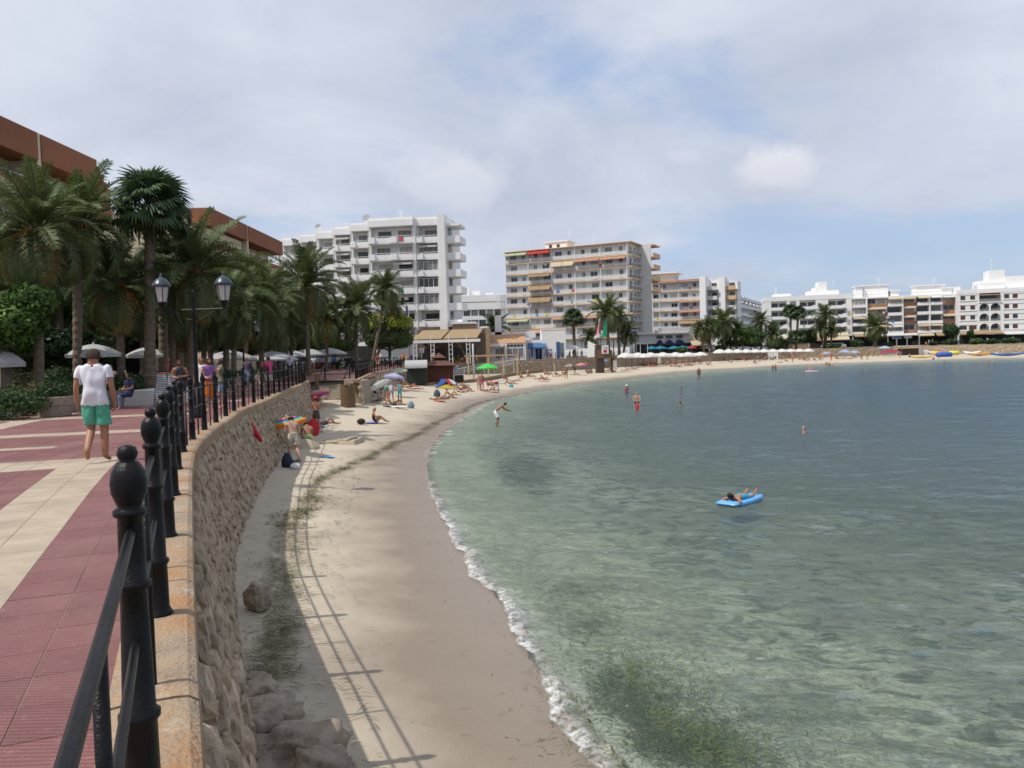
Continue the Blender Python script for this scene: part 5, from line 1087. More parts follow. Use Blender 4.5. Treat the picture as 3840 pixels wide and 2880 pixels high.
POSES = {
    'stand': pose(), 'back': pose(elL=(-.25, -.05, 1.14), elR=(.25, -.05, 1.14)),
    'walk': pose(knL=(-.09, .16, .53), anL=(-.09, .10, .12), toL=(-.10, .26, .07), knR=(.09, -.04, .50), anR=(.09, -.26, .14), toR=(.10, -.14, .03), elL=(-.22, -.12, 1.15), wrL=(-.22, -.08, .90), haL=(-.22, -.05, .81), elR=(.22, .02, 1.13), wrR=(.22, .16, .92), haR=(.22, .20, .84)),
    'stroll': pose(hiL=(-.09, 0, .90), knL=(-.085, .09, .51), anL=(-.08, -.20, .20), toL=(-.09, -.13, .06), knR=(.09, .05, .50), anR=(.09, .02, .09), toR=(.12, .17, .03), elL=(-.228, -.04, 1.14), wrL=(-.245, .02, .90), haL=(-.24, .05, .82), elR=(.228, -.03, 1.14), wrR=(.245, .06, .90), haR=(.235, .09, .82)),
    'camera': pose(elL=(-.26, .16, 1.22), wrL=(-.10, .32, 1.44), haL=(-.05, .35, 1.50), elR=(.26, .16, 1.22), wrR=(.10, .32, 1.44), haR=(.05, .35, 1.50)),
    'fold': pose(elL=(-.24, .0, 1.14), wrL=(-.08, .20, 1.12), haL=(.0, .21, 1.13), elR=(.24, .0, 1.14), wrR=(.08, .21, 1.08), haR=(.0, .23, 1.09)),
    'bend': pose(wst=(0, .10, 1.06), che=(0, .30, 1.20), nek=(0, .44, 1.28), hed=(0, .54, 1.33), top=(0, .64, 1.38), shL=(-.17, .34, 1.25), elL=(-.20, .50, 1.02), wrL=(-.16, .72, .92), haL=(-.15, .80, .90), shR=(.17, .34, 1.25), elR=(.20, .52, 1.04), wrR=(.16, .76, .96), haR=(.15, .84, .95), knL=(-.12, .10, .50), knR=(.12, .12, .50), anL=(-.14, 0, .09), anR=(.14, .02, .09), pel=(0, -.06, .92), hiL=(-.09, -.05, .88), hiR=(.09, -.05, .88), toL=(-.16, .14, .03), toR=(.16, .16, .03)),
    'lean': pose(wst=(0, .05, 1.08), che=(0, .14, 1.28), nek=(0, .20, 1.43), hed=(0, .27, 1.51), top=(0, .31, 1.61), shL=(-.175, .15, 1.37), elL=(-.23, .16, 1.08), wrL=(-.22, .26, .84), haL=(-.22, .30, .76), shR=(.175, .15, 1.37), elR=(.22, .10, 1.08), wrR=(.22, .14, .83), haR=(.22, .16, .74), knL=(-.10, .20, .50), anL=(-.10, .12, .09), toL=(-.11, .27, .03), knR=(.10, -.02, .50), anR=(.10, -.28, .13), toR=(.11, -.15, .03)),
    'sit': pose(pel=(0, 0, .14), wst=(0, -.05, .29), che=(0, -.06, .50), nek=(0, -.01, .67), hed=(0, .04, .78), top=(0, .05, .89), shL=(-.175, -.04, .60), elL=(-.25, .06, .36), wrL=(-.16, .26, .38), haL=(-.10, .33, .40), shR=(.175, -.04, .60), elR=(.25, .06, .36), wrR=(.16, .26, .38), haR=(.10, .33, .40), hiL=(-.10, .05, .13), knL=(-.13, .38, .36), anL=(-.12, .66, .08), toL=(-.13, .82, .05), hiR=(.10, .05, .13), knR=(.13, .40, .30), anR=(.12, .72, .07), toR=(.14, .86, .06)),
    'chair': pose(pel=(0, 0, .52), wst=(0, -.04, .67), che=(0, -.03, .88), nek=(0, .0, 1.05), hed=(0, .05, 1.16), top=(0, .06, 1.27), shL=(-.175, -.02, .98), elL=(-.23, .06, .72), wrL=(-.12, .28, .70), haL=(-.05, .33, .70), shR=(.175, -.02, .98), elR=(.23, .06, .72), wrR=(.12, .28, .70), haR=(.05, .33, .70), hiL=(-.1, .04, .50), knL=(-.12, .44, .50), anL=(-.12, .44, .09), toL=(-.13, .58, .03), hiR=(.1, .04, .50), knR=(.12, .44, .50), anR=(.12, .42, .09), toR=(.13, .56, .03)),
    'lie': pose(pel=(0, 0, .12), wst=(0, -.17, .12), che=(0, -.38, .13), nek=(0, -.55, .12), hed=(0, -.66, .13), top=(0, -.77, .13), shL=(-.175, -.47, .12), elL=(-.26, -.20, .07), wrL=(-.25, .03, .05), haL=(-.25, .12, .04), shR=(.175, -.47, .12), elR=(.28, -.22, .07), wrR=(.20, .0, .07), haR=(.16, .07, .10), hiL=(-.09, .05, .10), knL=(-.11, .44, .14), anL=(-.11, .86, .06), toL=(-.16, .92, .15), hiR=(.09, .05, .10), knR=(.13, .40, .38), anR=(.12, .66, .08), toR=(.14, .79, .05)),
    'prone': pose(pel=(0, 0, .12), wst=(0, -.17, .11), che=(0, -.37, .14), nek=(0, -.53, .19), hed=(0, -.62, .24), top=(0, -.73, .28), shL=(-.18, -.44, .13), elL=(-.34, -.58, .06), wrL=(-.16, -.74, .07), haL=(-.07, -.78, .08), shR=(.18, -.44, .13), elR=(.34, -.58, .06), wrR=(.16, -.74, .07), haR=(.07, -.78, .08), hiL=(-.09, .05, .11), knL=(-.13, .45, .07), anL=(-.16, .80, .16), toL=(-.16, .86, .28), hiR=(.09, .05, .11), knR=(.14, .45, .07), anR=(.17, .76, .20), toR=(.18, .80, .33)),
    'prop': pose(pel=(0, 0, .12), wst=(0, -.14, .20), che=(0, -.28, .36), nek=(0, -.36, .52), hed=(0, -.36, .63), top=(0, -.38, .74), shL=(-.175, -.33, .43), elL=(-.22, -.48, .22), wrL=(-.22, -.50, .03), haL=(-.22, -.42, .03), shR=(.175, -.33, .43), elR=(.22, -.50, .22), wrR=(.22, -.52, .03), haR=(.22, -.44, .03), hiL=(-.09, .05, .10), knL=(-.11, .40, .42), anL=(-.11, .66, .08), toL=(-.12, .80, .05), hiR=(.09, .05, .10), knR=(.13, .46, .14), anR=(.13, .88, .06), toR=(.16, .94, .15)),
    'kneel': pose(pel=(0, 0, .36), wst=(0, .06, .50), che=(0, .20, .68), nek=(0, .31, .80), hed=(0, .38, .88), top=(0, .44, .97), shL=(-.175, .22, .74), elL=(-.24, .34, .50), wrL=(-.16, .52, .30), haL=(-.14, .58, .24), shR=(.175, .22, .74), elR=(.24, .34, .50), wrR=(.16, .52, .30), haR=(.14, .58, .24), hiL=(-.10, .02, .34), knL=(-.17, .36, .30), anL=(-.14, .12, .08), toL=(-.16, .27, .03), hiR=(.10, .02, .34), knR=(.15, .32, .07), anR=(.12, -.08, .08), toR=(.12, -.18, .03)),
    'wade': pose(elL=(-.25, .10, 1.16), wrL=(-.10, .24, 1.06), haL=(-.02, .26, 1.08), elR=(.25, .10, 1.16), wrR=(.10, .24, 1.06), haR=(.02, .26, 1.06)),
    'reach': pose(elL=(-.30, .08, 1.32), wrL=(-.24, .28, 1.42), haL=(-.22, .34, 1.46), elR=(.26, .14, 1.22), wrR=(.18, .34, 1.30), haR=(.16, .40, 1.32)),
}
FINGERS = {'stroll', 'lean', 'camera', 'fold', 'prone', 'bend'}
_body = {}
def body_mesh(pz, fine):
    k = (pz, fine)
    if k in _body: return _body[k]
    J = POSES[pz]; names = list(J); idx = {n: i for i, n in enumerate(names)}; vs = [Vector(J[n]) for n in names]; rd = [RAD.get(n) or RAD[n[:2]] for n in names]; es = [(idx[a], idx[b]) for a, b, _ in EDG]
    if fine:
        for s in 'LR':                                          # calf and thigh swell, then five fingers on each hand
            for a, b, t, r_ in (('kn', 'an', .32, .058), ('hi', 'kn', .35, .083), ('el', 'wr', .3, .043)):
                i, j = idx[a + s], idx[b + s]; es = [e for e in es if e != (i, j)]; vs.append(vs[i].lerp(vs[j], t)); rd.append((r_, r_)); es += [(i, len(vs) - 1), (len(vs) - 1, j)]
            h, w_ = vs[idx['ha' + s]], vs[idx['wr' + s]]; d = (h - w_).normalized(); sx = -1 if s == 'L' else 1; lat = Vector((0, 1, 0)) if abs(d.z) > .7 else Vector((1, 0, 0)) * sx; lat = (lat - d * lat.dot(d)).normalized(); inw = d.cross(lat) * (1 if d.cross(lat).x * sx < 0 else -1)
            if pz in FINGERS:
                for q, (off, ln) in enumerate(((-.032, .068), (-.011, .082), (.011, .088), (.032, .075))):
                    b0 = h + lat * off + d * .012; vs += [b0, b0 + d * ln * .5 + inw * .012, b0 + d * ln * .85 + inw * .04]; rd += [(.0105, .0105), (.009, .009), (.007, .007)]; n = len(vs); es += [(idx['ha' + s], n - 3), (n - 3, n - 2), (n - 2, n - 1)]
                b0 = w_.lerp(h, .55) + lat * .035; vs += [b0, b0 + (d * .6 + lat).normalized() * .03 + inw * .01, b0 + (d + lat * .45).normalized() * .062 + inw * .02]; rd += [(.013, .013), (.011, .011), (.008, .008)]; n = len(vs); es += [(idx['ha' + s], n - 3), (n - 3, n - 2), (n - 2, n - 1)]
        hd, tp, nk = vs[idx['hed']], vs[idx['top']], vs[idx['nek']]; up = (tp - hd).normalized(); fw = Vector((0, 1, 0)); fw = (fw - up * fw.dot(up)); fw = fw.normalized() if fw.length > .05 else Vector((0, 0, -1)); rt = fw.cross(up)
        vs.append(hd + fw * .095 + up * .0); rd.append((.014, .02)); es.append((idx['hed'], len(vs) - 1))
        for sx in (-1, 1): vs.append(hd + rt * .088 * sx - fw * .01 + up * .005); rd.append((.014, .026)); es.append((idx['hed'], len(vs) - 1))
    me = bpy.data.meshes.new('tmp'); me.from_pydata([tuple(v) for v in vs], es, []); o = bpy.data.objects.new('tmp', me); COL.objects.link(o)
    md = o.modifiers.new('s', 'SKIN'); md.branch_smoothing = .6; md.use_smooth_shade = True
    for sv, r_ in zip(me.skin_vertices[0].data, rd): sv.radius = r_; sv.use_root = False
    me.skin_vertices[0].data[idx['pel']].use_root = True
    ss = o.modifiers.new('d', 'SUBSURF'); ss.levels = ss.render_levels = 3 if fine == 2 else 2 if fine else 1
    dg = bpy.context.evaluated_depsgraph_get(); dg.update(); r = bpy.data.meshes.new_from_object(o.evaluated_get(dg)); bpy.data.objects.remove(o)
    V = np.array([v.co for v in r.vertices]); F = [tuple(p.vertices) for p in r.polygons]; C = np.array([np.mean(V[list(f)], axis=0) for f in F])
    best = np.full(len(F), 9.); lab = [''] * len(F); tt = np.zeros(len(F))
    for a, b, l in EDG:
        p, q = np.array(J[a]), np.array(J[b]); d = q - p; t = np.clip(((C - p) @ d) / (d @ d), 0, 1); dist = np.linalg.norm(C - p - t[:, None] * d, axis=1) / (1.25 if l in ('torso', 'head', 'hip') else 1)
        for i in np.nonzero(dist < best)[0]: best[i] = dist[i]; lab[i] = l; tt[i] = t[i]
    Nn = np.array([p.normal for p in r.polygons])
    hd0 = np.array(J['hed']); near = np.clip((np.linalg.norm(V - hd0, axis=1) - .13) / .06, 0, 1); V[:, 0] += np.sign(V[:, 0]) * np.minimum(np.abs(V[:, 0]), .16) * .09 * near
    _body[k] = (V, F, C, lab, tt, Nn, J); return _body[k]
def region(pz, fine, what):
    V, F, C, lab, tt, Nn, J = body_mesh(pz, fine); out = []; hd, tp = np.array(J['hed']), np.array(J['top']); up = (tp - hd) / np.linalg.norm(tp - hd); fw = np.array([0, 1., 0]); fw = fw - up * (fw @ up); nf = np.linalg.norm(fw); fw = fw / nf if nf > .05 else np.array([0, 0, -1.])
    nk_ = np.array(J['nek']); pel, che = np.array(J['pel']), np.array(J['che']); ax = (che - pel) / np.linalg.norm(che - pel)
    for i, l in enumerate(lab):
        c = C[i]; h = (c - pel) @ ax; t = tt[i]
        if what in ('tshirt', 'vest', 'dress', 'swimsuit') and np.linalg.norm(c - hd) < .165: continue
        if what in ('tshirt', 'vest', 'dress', 'swimsuit') and l == 'torso' and np.linalg.norm(c - nk_) < .072 and (c - nk_) @ ax > -.075: continue
        if what == 'hair': ok = l in ('head', 'neck') and (c - hd) @ up > -.06 - .9 * max(0, -((c - hd) @ fw)) * .9 and ((c - hd) @ fw < .022 or (c - hd) @ up > .075)
        elif what == 'longhair': ok = l in ('head', 'neck') and ((c - hd) @ fw < .045 or (c - hd) @ up > .05)
        elif what == 'tshirt': ok = (l in ('torso', 'shoulder') and h > -.09) or (l in ('hip', 'thigh') and h > -.09) or (l == 'uarm' and (t < .55 or (h > .1 and abs(c[0]) < abs(J['shL'][0]) + .005 and abs(c[1] - che[1]) < .14 and pz in ('stroll', 'stand', 'back', 'walk'))))
        elif what == 'vest': ok = (l in ('torso', 'shoulder', 'hip') and h > -.02)
        elif what == 'dress': ok = l in ('torso', 'hip') or (l == 'shoulder' and t < .6) or (l == 'thigh' and t < .75)
        elif what == 'shorts': ok = (l in ('torso', 'hip') and h < .07) or (l == 'thigh' and t < .8)
        elif what == 'trunks': ok = (l in ('torso', 'hip') and h < .06) or (l == 'thigh' and t < .45)
        elif what == 'brief': ok = (l in ('torso', 'hip') and h < .05) or (l == 'thigh' and t < .08)
        elif what == 'bikini': ok = (l in ('torso', 'hip') and h < .0) or (l == 'thigh' and t < .06) or (l == 'torso' and .27 < h < .36)
        elif what == 'swimsuit': ok = l in ('torso', 'hip') and h < .40
        elif what == 'trousers': ok = (l in ('torso', 'hip') and h < .05) or l == 'thigh' or (l == 'calf' and t < .93)
        elif what == 'skirt': ok = (l in ('torso', 'hip') and h < .07) or (l == 'thigh')
        elif what == 'shoes': ok = l == 'foot' or (l == 'calf' and t > .93)
        else: ok = False
        if ok: out.append(i)
    return out
_pm = {}
def person(label, pz, loc, rz, sc, skin, hair, wear, group=None, fine=False, hat=None, cat='person', long=False):
    """wear: list of (region, material)"""
    hr = 'longhair' if long else 'hair'; V, F, C, lab, tt, Nn, J = body_mesh(pz, fine)
    if fine:
        me = bpy.data.meshes.new('person'); me.from_pydata(V.tolist(), [], F); me.materials.append(skin); me.polygons.foreach_set('use_smooth', [True] * len(F)); o = put('person', me)
        for reg, mt in wear + [(hr, hair)]:
            ids = region(pz, fine, reg); used = sorted({v for i in ids for v in F[i]}); mp = {v: k for k, v in enumerate(used)}
            vn = np.zeros_like(V)
            for i, f in enumerate(F):
                for v in f: vn[v] += Nn[i]
            vn /= np.maximum(np.linalg.norm(vn, axis=1), 1e-6)[:, None]; off = .014 if reg not in ('hair', 'longhair') else .016
            pts = []
            for v in used:
                loose = .016 * mnoise.noise(Vector(V[v]) * 8) + .016 * mnoise.noise(Vector((V[v][0] * 14, V[v][1] * 14, V[v][2] * 5)))
                if reg in ('hair', 'longhair'): loose = .016 * mnoise.noise(Vector(V[v]) * 55) + .006
                k_ = 1.0
                if reg in ('shorts', 'skirt', 'dress'): k_ = 1 + 2.2 * max(0, min(1, (J['hiL'][2] + .05 - V[v][2]) / .4)) if pz not in ('sit', 'lie', 'prone', 'kneel', 'prop') else 1.3
                if reg in ('tshirt',): k_ = 1.35 + 1.1 * max(0, min(1, (J['wst'][2] + .02 - V[v][2]) / .2)) if pz in ('stroll', 'stand', 'walk', 'fold', 'camera', 'reach') else 1.35
                pts.append(V[v] + vn[v] * (off * k_ + loose * (1 if reg != 'hair' else .6)))
            inner = [V[v] + vn[v] * .002 for v in used]; n = len(used); fs = [tuple(mp[v] for v in F[i]) for i in ids]; cnt = {}
            for f in fs:
                for a, b in zip(f, f[1:] + f[:1]): cnt[(a, b)] = 1
            rim = [(b, a, a + n, b + n) for (a, b) in cnt if (b, a) not in cnt]
            cm = bpy.data.meshes.new(reg); cm.from_pydata([tuple(p) for p in pts + inner], [], fs + rim); cm.materials.append(mt); cm.polygons.foreach_set('use_smooth', [True] * len(cm.polygons))
            put({'hair': 'hair', 'longhair': 'hair', 'tshirt': 'shirt', 'vest': 'top', 'trunks': 'shorts', 'brief': 'shorts'}.get(reg, reg), cm, o)
    else:
        key = (pz, hr, tuple(w_[0] for w_ in wear))
        if key not in _pm:
            me = bpy.data.meshes.new('person'); me.from_pydata(V.tolist(), [], F); mi = np.zeros(len(F), int)
            for _ in range(2 + len(wear)): me.materials.append(skin)
            for q, (reg, mt) in enumerate(wear): mi[region(pz, fine, reg)] = 2 + q
            mi[region(pz, fine, hr)] = 1; me.polygons.foreach_set('material_index', mi.tolist()); me.polygons.foreach_set('use_smooth', [True] * len(F)); _pm[key] = me
        o = put('person', _pm[key])
        for q, mt in enumerate([skin, hair] + [w_[1] for w_ in wear]): o.material_slots[q].link = 'OBJECT'; o.material_slots[q].material = mt
    o.location = loc; o.rotation_euler = (0, 0, rz); o.scale = (sc,) * 3; tag(o, label, cat, group)
    if hat:
        tp = Vector(J['top']); MB().lathe([(.16, -.06), (.165, -.05), (.10, -.04), (.095, .02), (.06, .045), (.01, .05)], 12, Matrix.Translation(tp)).build('hat', hat, o, True)
    return o
def beach_pt(fx, fy):
    """where the ray of a pixel meets the sand"""
    z = BEACH_Z
    for _ in range(6):
        p = G(fx, fy, z); z = sand_at(p.x, p.y)
    ln = COPE if p.y < 50.5 else WALL2
    sd_ = float(ln.sdist(np.array([[p.x]]), np.array([[p.y]]))[0, 0]); lim = -1.0 if p.y < 50.5 else -.8
    if sd_ > lim:                                  # too close to the wall: step straight away from its face
        k = int(((ln.p - np.array([p.x, p.y])) ** 2).sum(1).argmin()); n_ = ln.nrm(ln.s[k]); p = p + Vector((n_[0], n_[1], 0)) * (lim - sd_); z = sand_at(p.x, p.y)
    return Vector((p.x, p.y, z))
C_ = lambda *c: flat(c)
W_, K_, NV, RD, PK, TL, LM, OR, GR, BG, PU = C_(.74, .74, .75), C_(.02, .02, .022), C_(.025, .035, .09), C_(.50, .035, .035), C_(.62, .10, .22), C_(.07, .36, .38), C_(.42, .60, .20), C_(.62, .19, .04), C_(.20, .21, .22), C_(.46, .42, .34), C_(.22, .10, .32)
mint = mat('mint_shorts', (.07, .32, .22), .8, .14, 9, col2=(.10, .40, .28)); aqua = mat('patterned_swim_shorts', (.01, .12, .28), .7, .2, 45, col2=(.10, .50, .62)); tee = mat('white_tshirt', (.70, .69, .74), .85, .05, 4)
# -- promenade
ZB = lambda fx, fy: G(fx, fy, 0.0)
p = ZB(368, 1733); person('man seen from behind in white t-shirt and mint green shorts walking barefoot', 'stroll', (p.x, p.y, 0), R(12), 1.075, skinT, mat('brown_hair', (.045, .027, .016), .65, .4, 30, .8, 90), [('tshirt', tee), ('shorts', mint)], fine=2)
person('woman in dark sleeveless dress looking down behind the railing', 'fold', (HX(672, 27), 27, 0), R(200), .95, skinT, hairB, [('dress', C_(.035, .04, .05))], fine=True, long=True)
person('woman in purple top and orange wrap standing at the railing', 'fold', (HX(782, 24.6), 24.6, 0), R(215), .97, skinL, hairB, [('vest', PU), ('skirt', C_(.62, .16, .01))], fine=True, long=True)
person('person in white shirt half hidden behind the woman with the orange wrap', 'stand', (HX(756, 27), 27, 0), R(190), .99, skinT, hairB, [('tshirt', W_), ('shorts', NV)], fine=True)
person('woman in grey green top and denim shorts with loose brown hair by the railing', 'reach', (HX(826, 26), 26, 0), R(110), .95, skinL, hairB, [('tshirt', C_(.16, .16, .12)), ('shorts', C_(.18, .26, .38))], fine=True, long=True)
o_ = person('man in pink polo shirt holding up a camera at the railing', 'camera', (HX(1006, 37), 37, 0), R(58), .98, skinT, hairB, [('tshirt', C_(.55, .06, .17)), ('shorts', C_(.5, .47, .42))], fine=True)
tag(MB().box(-.06, .06, -.03, .03, -.035, .035).box(-.025, .025, .03, .05, -.025, .025).build('camera_body', K_), 'small dark camera held up by the man in pink', 'camera'); bpy.data.objects['camera_body'].location = o_.matrix_basis @ Vector((0, .37, 1.52)); bpy.data.objects['camera_body'].rotation_euler = (0, 0, R(58))
for lab, pz, fx, d, rz, sc, sk, hr, wr, kw in [
    ('bald man in dark violet shirt and jeans strolling behind the railing', 'walk', 925, 41, 170, 1.0, skinT, hairG, [('tshirt', C_(.10, .07, .12)), ('trousers', C_(.14, .18, .26))], {}),
    ('man in pale blue striped shirt near the end of the near railing', 'stand', 1086, 56, 180, 1.0, skinL, hairD, [('tshirt', C_(.50, .55, .66)), ('trousers', NV)], {}),
    ('child sitting on the kerb left of the man in dark violet', 'chair', 890, 39, 190, .72, skinL, hairL, [('vest', C_(.35, .2, .2)), ('shorts', BG)], {}),
    ('child sitting on the kerb behind the man in pink', 'chair', 966, 42, 190, .72, skinL, hairL, [('vest', C_(.4, .36, .3)), ('shorts', NV)], {}),
    ('man walking away in white t-shirt and salmon shorts above the steps', 'walk', 1174, 79, 5, 1.0, skinT, hairD, [('tshirt', W_), ('shorts', C_(.55, .28, .22))], {}),
    ('child in red beside the man with salmon shorts', 'chair', 1193, 86, 90, .8, skinT, hairD, [('tshirt', RD), ('shorts', K_)], {}),
    ('person in white top and dark red skirt above the steps', 'stand', 1206, 92, 0, 1.0, skinT, hairB, [('tshirt', W_), ('skirt', C_(.35, .03, .05))], {}),
    ('man in bright blue shirt and black shorts by the parked cars', 'stand', 1250, 95, 20, 1.03, skinT, hairD, [('tshirt', C_(.03, .16, .48)), ('shorts', K_)], {}),
    ('seated person in white cap on the promenade bench above the steps', 'chair', 1286, 86, 150, 1.0, skinT, hairG, [('tshirt', C_(.5, .55, .6)), ('shorts', BG)], {'hat': W_}),
    ('man in red t-shirt walking behind the far railing', 'walk', 1415, 96, 200, .98, skinT, hairD, [('tshirt', RD), ('shorts', BG)], {}),
    ('person in teal t-shirt walking under the clipped dome tree', 'walk', 1474, 100, 170, 1.02, skinL, hairL, [('tshirt', TL), ('shorts', BG)], {}),
    ('tall person in orange red shirt near the vaulted kiosk', 'stand', 1511, 99, 185, 1.06, skinT, hairB, [('tshirt', C_(.58, .16, .09)), ('shorts', K_)], {}),
    ('person in yellow green top beside the one in orange red', 'stand', 1525, 104, 185, .92, skinL, hairL, [('tshirt', C_(.5, .5, .2)), ('shorts', BG)], {}),
    ('man in royal blue t-shirt and jeans before the restaurant', 'stand', 1541, 112, 10, 1.0, skinL, hairG, [('tshirt', C_(.02, .05, .40)), ('trousers', C_(.25, .28, .36))], {}),
    ('person in grey shirt before the restaurant posts', 'stand', 1580, 116, 100, 1.0, skinT, hairD, [('tshirt', GR), ('shorts', NV)], {}),
    ('person with white sun hat at the restaurant terrace', 'stand', 1624, 116, 200, .97, skinT, hairB, [('tshirt', W_), ('shorts', RD)], {'hat': W_}),
    ('person in pale violet top under the tan awning', 'chair', 1643, 119, 180, 1, skinL, hairB, [('tshirt', C_(.4, .4, .5)), ('shorts', BG)], {}),
    ('woman in white top and black skirt passing the terrace', 'walk', 1718, 121, 100, .98, skinT, hairD, [('vest', W_), ('skirt', K_)], {}),
    ('person in pink top passing the terrace', 'walk', 1731, 122, 280, 1.02, skinT, hairB, [('tshirt', C_(.6, .13, .25)), ('shorts', K_)], {}),
    ('person in white and green shirt passing the terrace', 'walk', 1740, 121, 100, 1.06, skinT, hairG, [('tshirt', C_(.45, .62, .42)), ('shorts', OR)], {}),
    ('waiter in violet shirt inside the terrace', 'stand', 1733, 127, 180, 1.0, skinT, hairD, [('tshirt', C_(.3, .25, .4)), ('trousers', K_)], {}),
    ('person sitting by the white curved snack bar', 'chair', 1810, 134, 160, 1, skinL, hairD, [('tshirt', W_), ('shorts', GR)], {}),
    ('person in dark clothes before the blue awning of the cube house', 'stand', 2042, 143, 90, 1.0, skinT, hairB, [('tshirt', C_(.16, .09, .07)), ('shorts', K_)], {}),
    ('person in red shorts at the narrow shutters of the cube house', 'stand', 2064, 143, 170, 1.0, skinL, hairB, [('tshirt', C_(.5, .45, .4)), ('shorts', RD)], {}),
    ('guest in grey seated under the small white parasol by the cube house', 'chair', 2136, 149, 120, 1.1, skinT, hairD, [('tshirt', GR), ('shorts', K_)], {}),
    ('guest in black standing right of the cube house', 'stand', 2150, 150, 220, 1.0, skinT, hairD, [('tshirt', K_), ('trousers', K_)], {}),
    ('guest in white standing by the fan palm trunk', 'stand', 2180, 151, 220, 1.0, skinT, hairD, [('tshirt', W_), ('trousers', NV)], {}),
    ('guest in brown shirt by the fan palm trunk', 'stand', 2166, 152, 100, 1.0, skinT, hairB, [('tshirt', C_(.25, .12, .07)), ('shorts', BG)], {}),
    ('waiter in white under the far white cafe parasol', 'stand', 2672, 190, 200, 1.0, skinT, hairD, [('tshirt', W_), ('trousers', K_)], {}),
    ('guest in maroon standing at the cafe front', 'stand', 2577, 188, 200, 1.0, skinT, hairD, [('tshirt', C_(.25, .03, .04)), ('trousers', K_)], {}),
    ('person in dark red on the far promenade behind the parasols', 'chair', 2966, 208, 60, 1.3, skinT, hairD, [('tshirt', C_(.4, .02, .04)), ('trousers', K_)], {}),
    ('person in white top above the white parasol row', 'stand', 2984, 209, 200, 1.0, skinT, hairD, [('tshirt', W_), ('trousers', K_)], {}),
    ('person in white by the wooden crate on the far wall', 'stand', 3033, 208, 200, 1.0, skinT, hairD, [('tshirt', C_(.6, .7, .65)), ('trousers', W_)], {}),
    ('person in red at the shops in the far right row', 'stand', 3497, 214, 200, 1.1, skinT, hairD, [('tshirt', C_(.5, .12, .08)), ('shorts', BG)], {}), ('person in light blue at the shops in the far right row', 'stand', 3484, 214, 180, 1.0, skinT, hairD, [('tshirt', C_(.35, .45, .55)), ('trousers', BG)], {}),
    ('person crouching in orange at the far shops', 'chair', 3472, 213, 180, 1.0, skinT, hairD, [('tshirt', C_(.5, .2, .1)), ('shorts', BG)], {}), ('person in white shirt among the far shrubs', 'stand', 3703, 204, 180, 1.0, skinL, hairG, [('tshirt', W_), ('trousers', GR)], {}), ('person in pale shirt at the right end of the far wall', 'stand', 3800, 200, 180, 1.1, skinL, hairG, [('tshirt', BG), ('trousers', GR)], {}),
    ('guest in red shirt at the cafe tables in the shade', 'chair', 640, 50, 200, 1.1, skinT, hairD, [('tshirt', C_(.5, .05, .12)), ('trousers', K_)], {}), ('guest in red shirt standing under the trees', 'stand', 632, 48, 200, 1.0, skinT, hairD, [('tshirt', C_(.5, .05, .14)), ('trousers', K_)], {}), ('guest in pinkish red shirt right of the other red shirts', 'chair', 700, 52, 170, 1.15, skinT, hairD, [('tshirt', C_(.55, .10, .16)), ('trousers', K_)], {})]:
    d = behind(fx, d) if d > 90 else d; person(lab, pz, (HX(fx, d), d, 0), R(rz), sc, sk, hr, wr, **kw)
person('man in navy shirt and jeans sitting bent forward on the stone planter edge', 'chair', (HX(482, 27.5), 27.5, -.02), R(145), 1.0, skinT, hairD, [('tshirt', NV), ('trousers', C_(.16, .20, .28))], fine=True)
person('woman in white top with bag strap sitting behind the man in navy', 'chair', (HX(452, 34), 34, .25), R(170), 1.0, skinL, hairB, [('tshirt', W_), ('trousers', K_)], fine=False); person('person sitting behind the walking man beside the woman in white', 'chair', (HX(418, 34.5), 34.5, .25), R(150), .98, skinT, hairL, [('vest', C_(.35, .2, .12)), ('trousers', K_)])
# -- near beach
def onbeach(label, pz, fx, fy, rz, sc, sk, hr, wr, dz=0, **kw):
    q = beach_pt(fx, fy); return person(label, pz, (q.x, q.y, q.z + dz), R(rz), sc, sk, hr, wr, **kw)
onbeach('shirtless man in cream shorts bending as he walks at the foot of the wall', 'lean', 1100, 1727, 30, .98, skinL, hairD, [('shorts', C_(.50, .47, .37))], fine=True)
onbeach('shirtless man in red cap and dark shorts standing against the wall', 'fold', 1136, 1612, -20, .98, skinT, C_(.30, .04, .02), [('shorts', C_(.05, .055, .05))], fine=True, hat=C_(.33, .05, .03))
onbeach('man in lime swim shorts kneeling over the sand sculpture', 'kneel', 1158, 1668, 25, 1.0, skinT, hairD, [('shorts', C_(.40, .52, .20))], fine=True)
onbeach('man in striped dark trunks lying on a white towel near the steps', 'lie', 1210, 1537, -82, 1.0, skinT, hairD, [('trunks', C_(.05, .07, .10))], dz=.04, fine=True); onbeach('person in navy shorts lying behind the man on the white towel', 'lie', 1214, 1519, -80, 1.0, skinT, hairD, [('shorts', C_(.03, .04, .09))], dz=.03)
onbeach('blond woman in black swimsuit sitting and reading on the sand', 'sit', 1402, 1548, -75, 1.0, skinT, hairL, [('swimsuit', K_)], long=True, fine=True)
onbeach('man in dark shorts lying propped on his elbows behind the reading woman', 'prop', 1474, 1523, -80, 1.0, skinT, hairL, [('trunks', C_(.05, .06, .05))], dz=.03, fine=True)
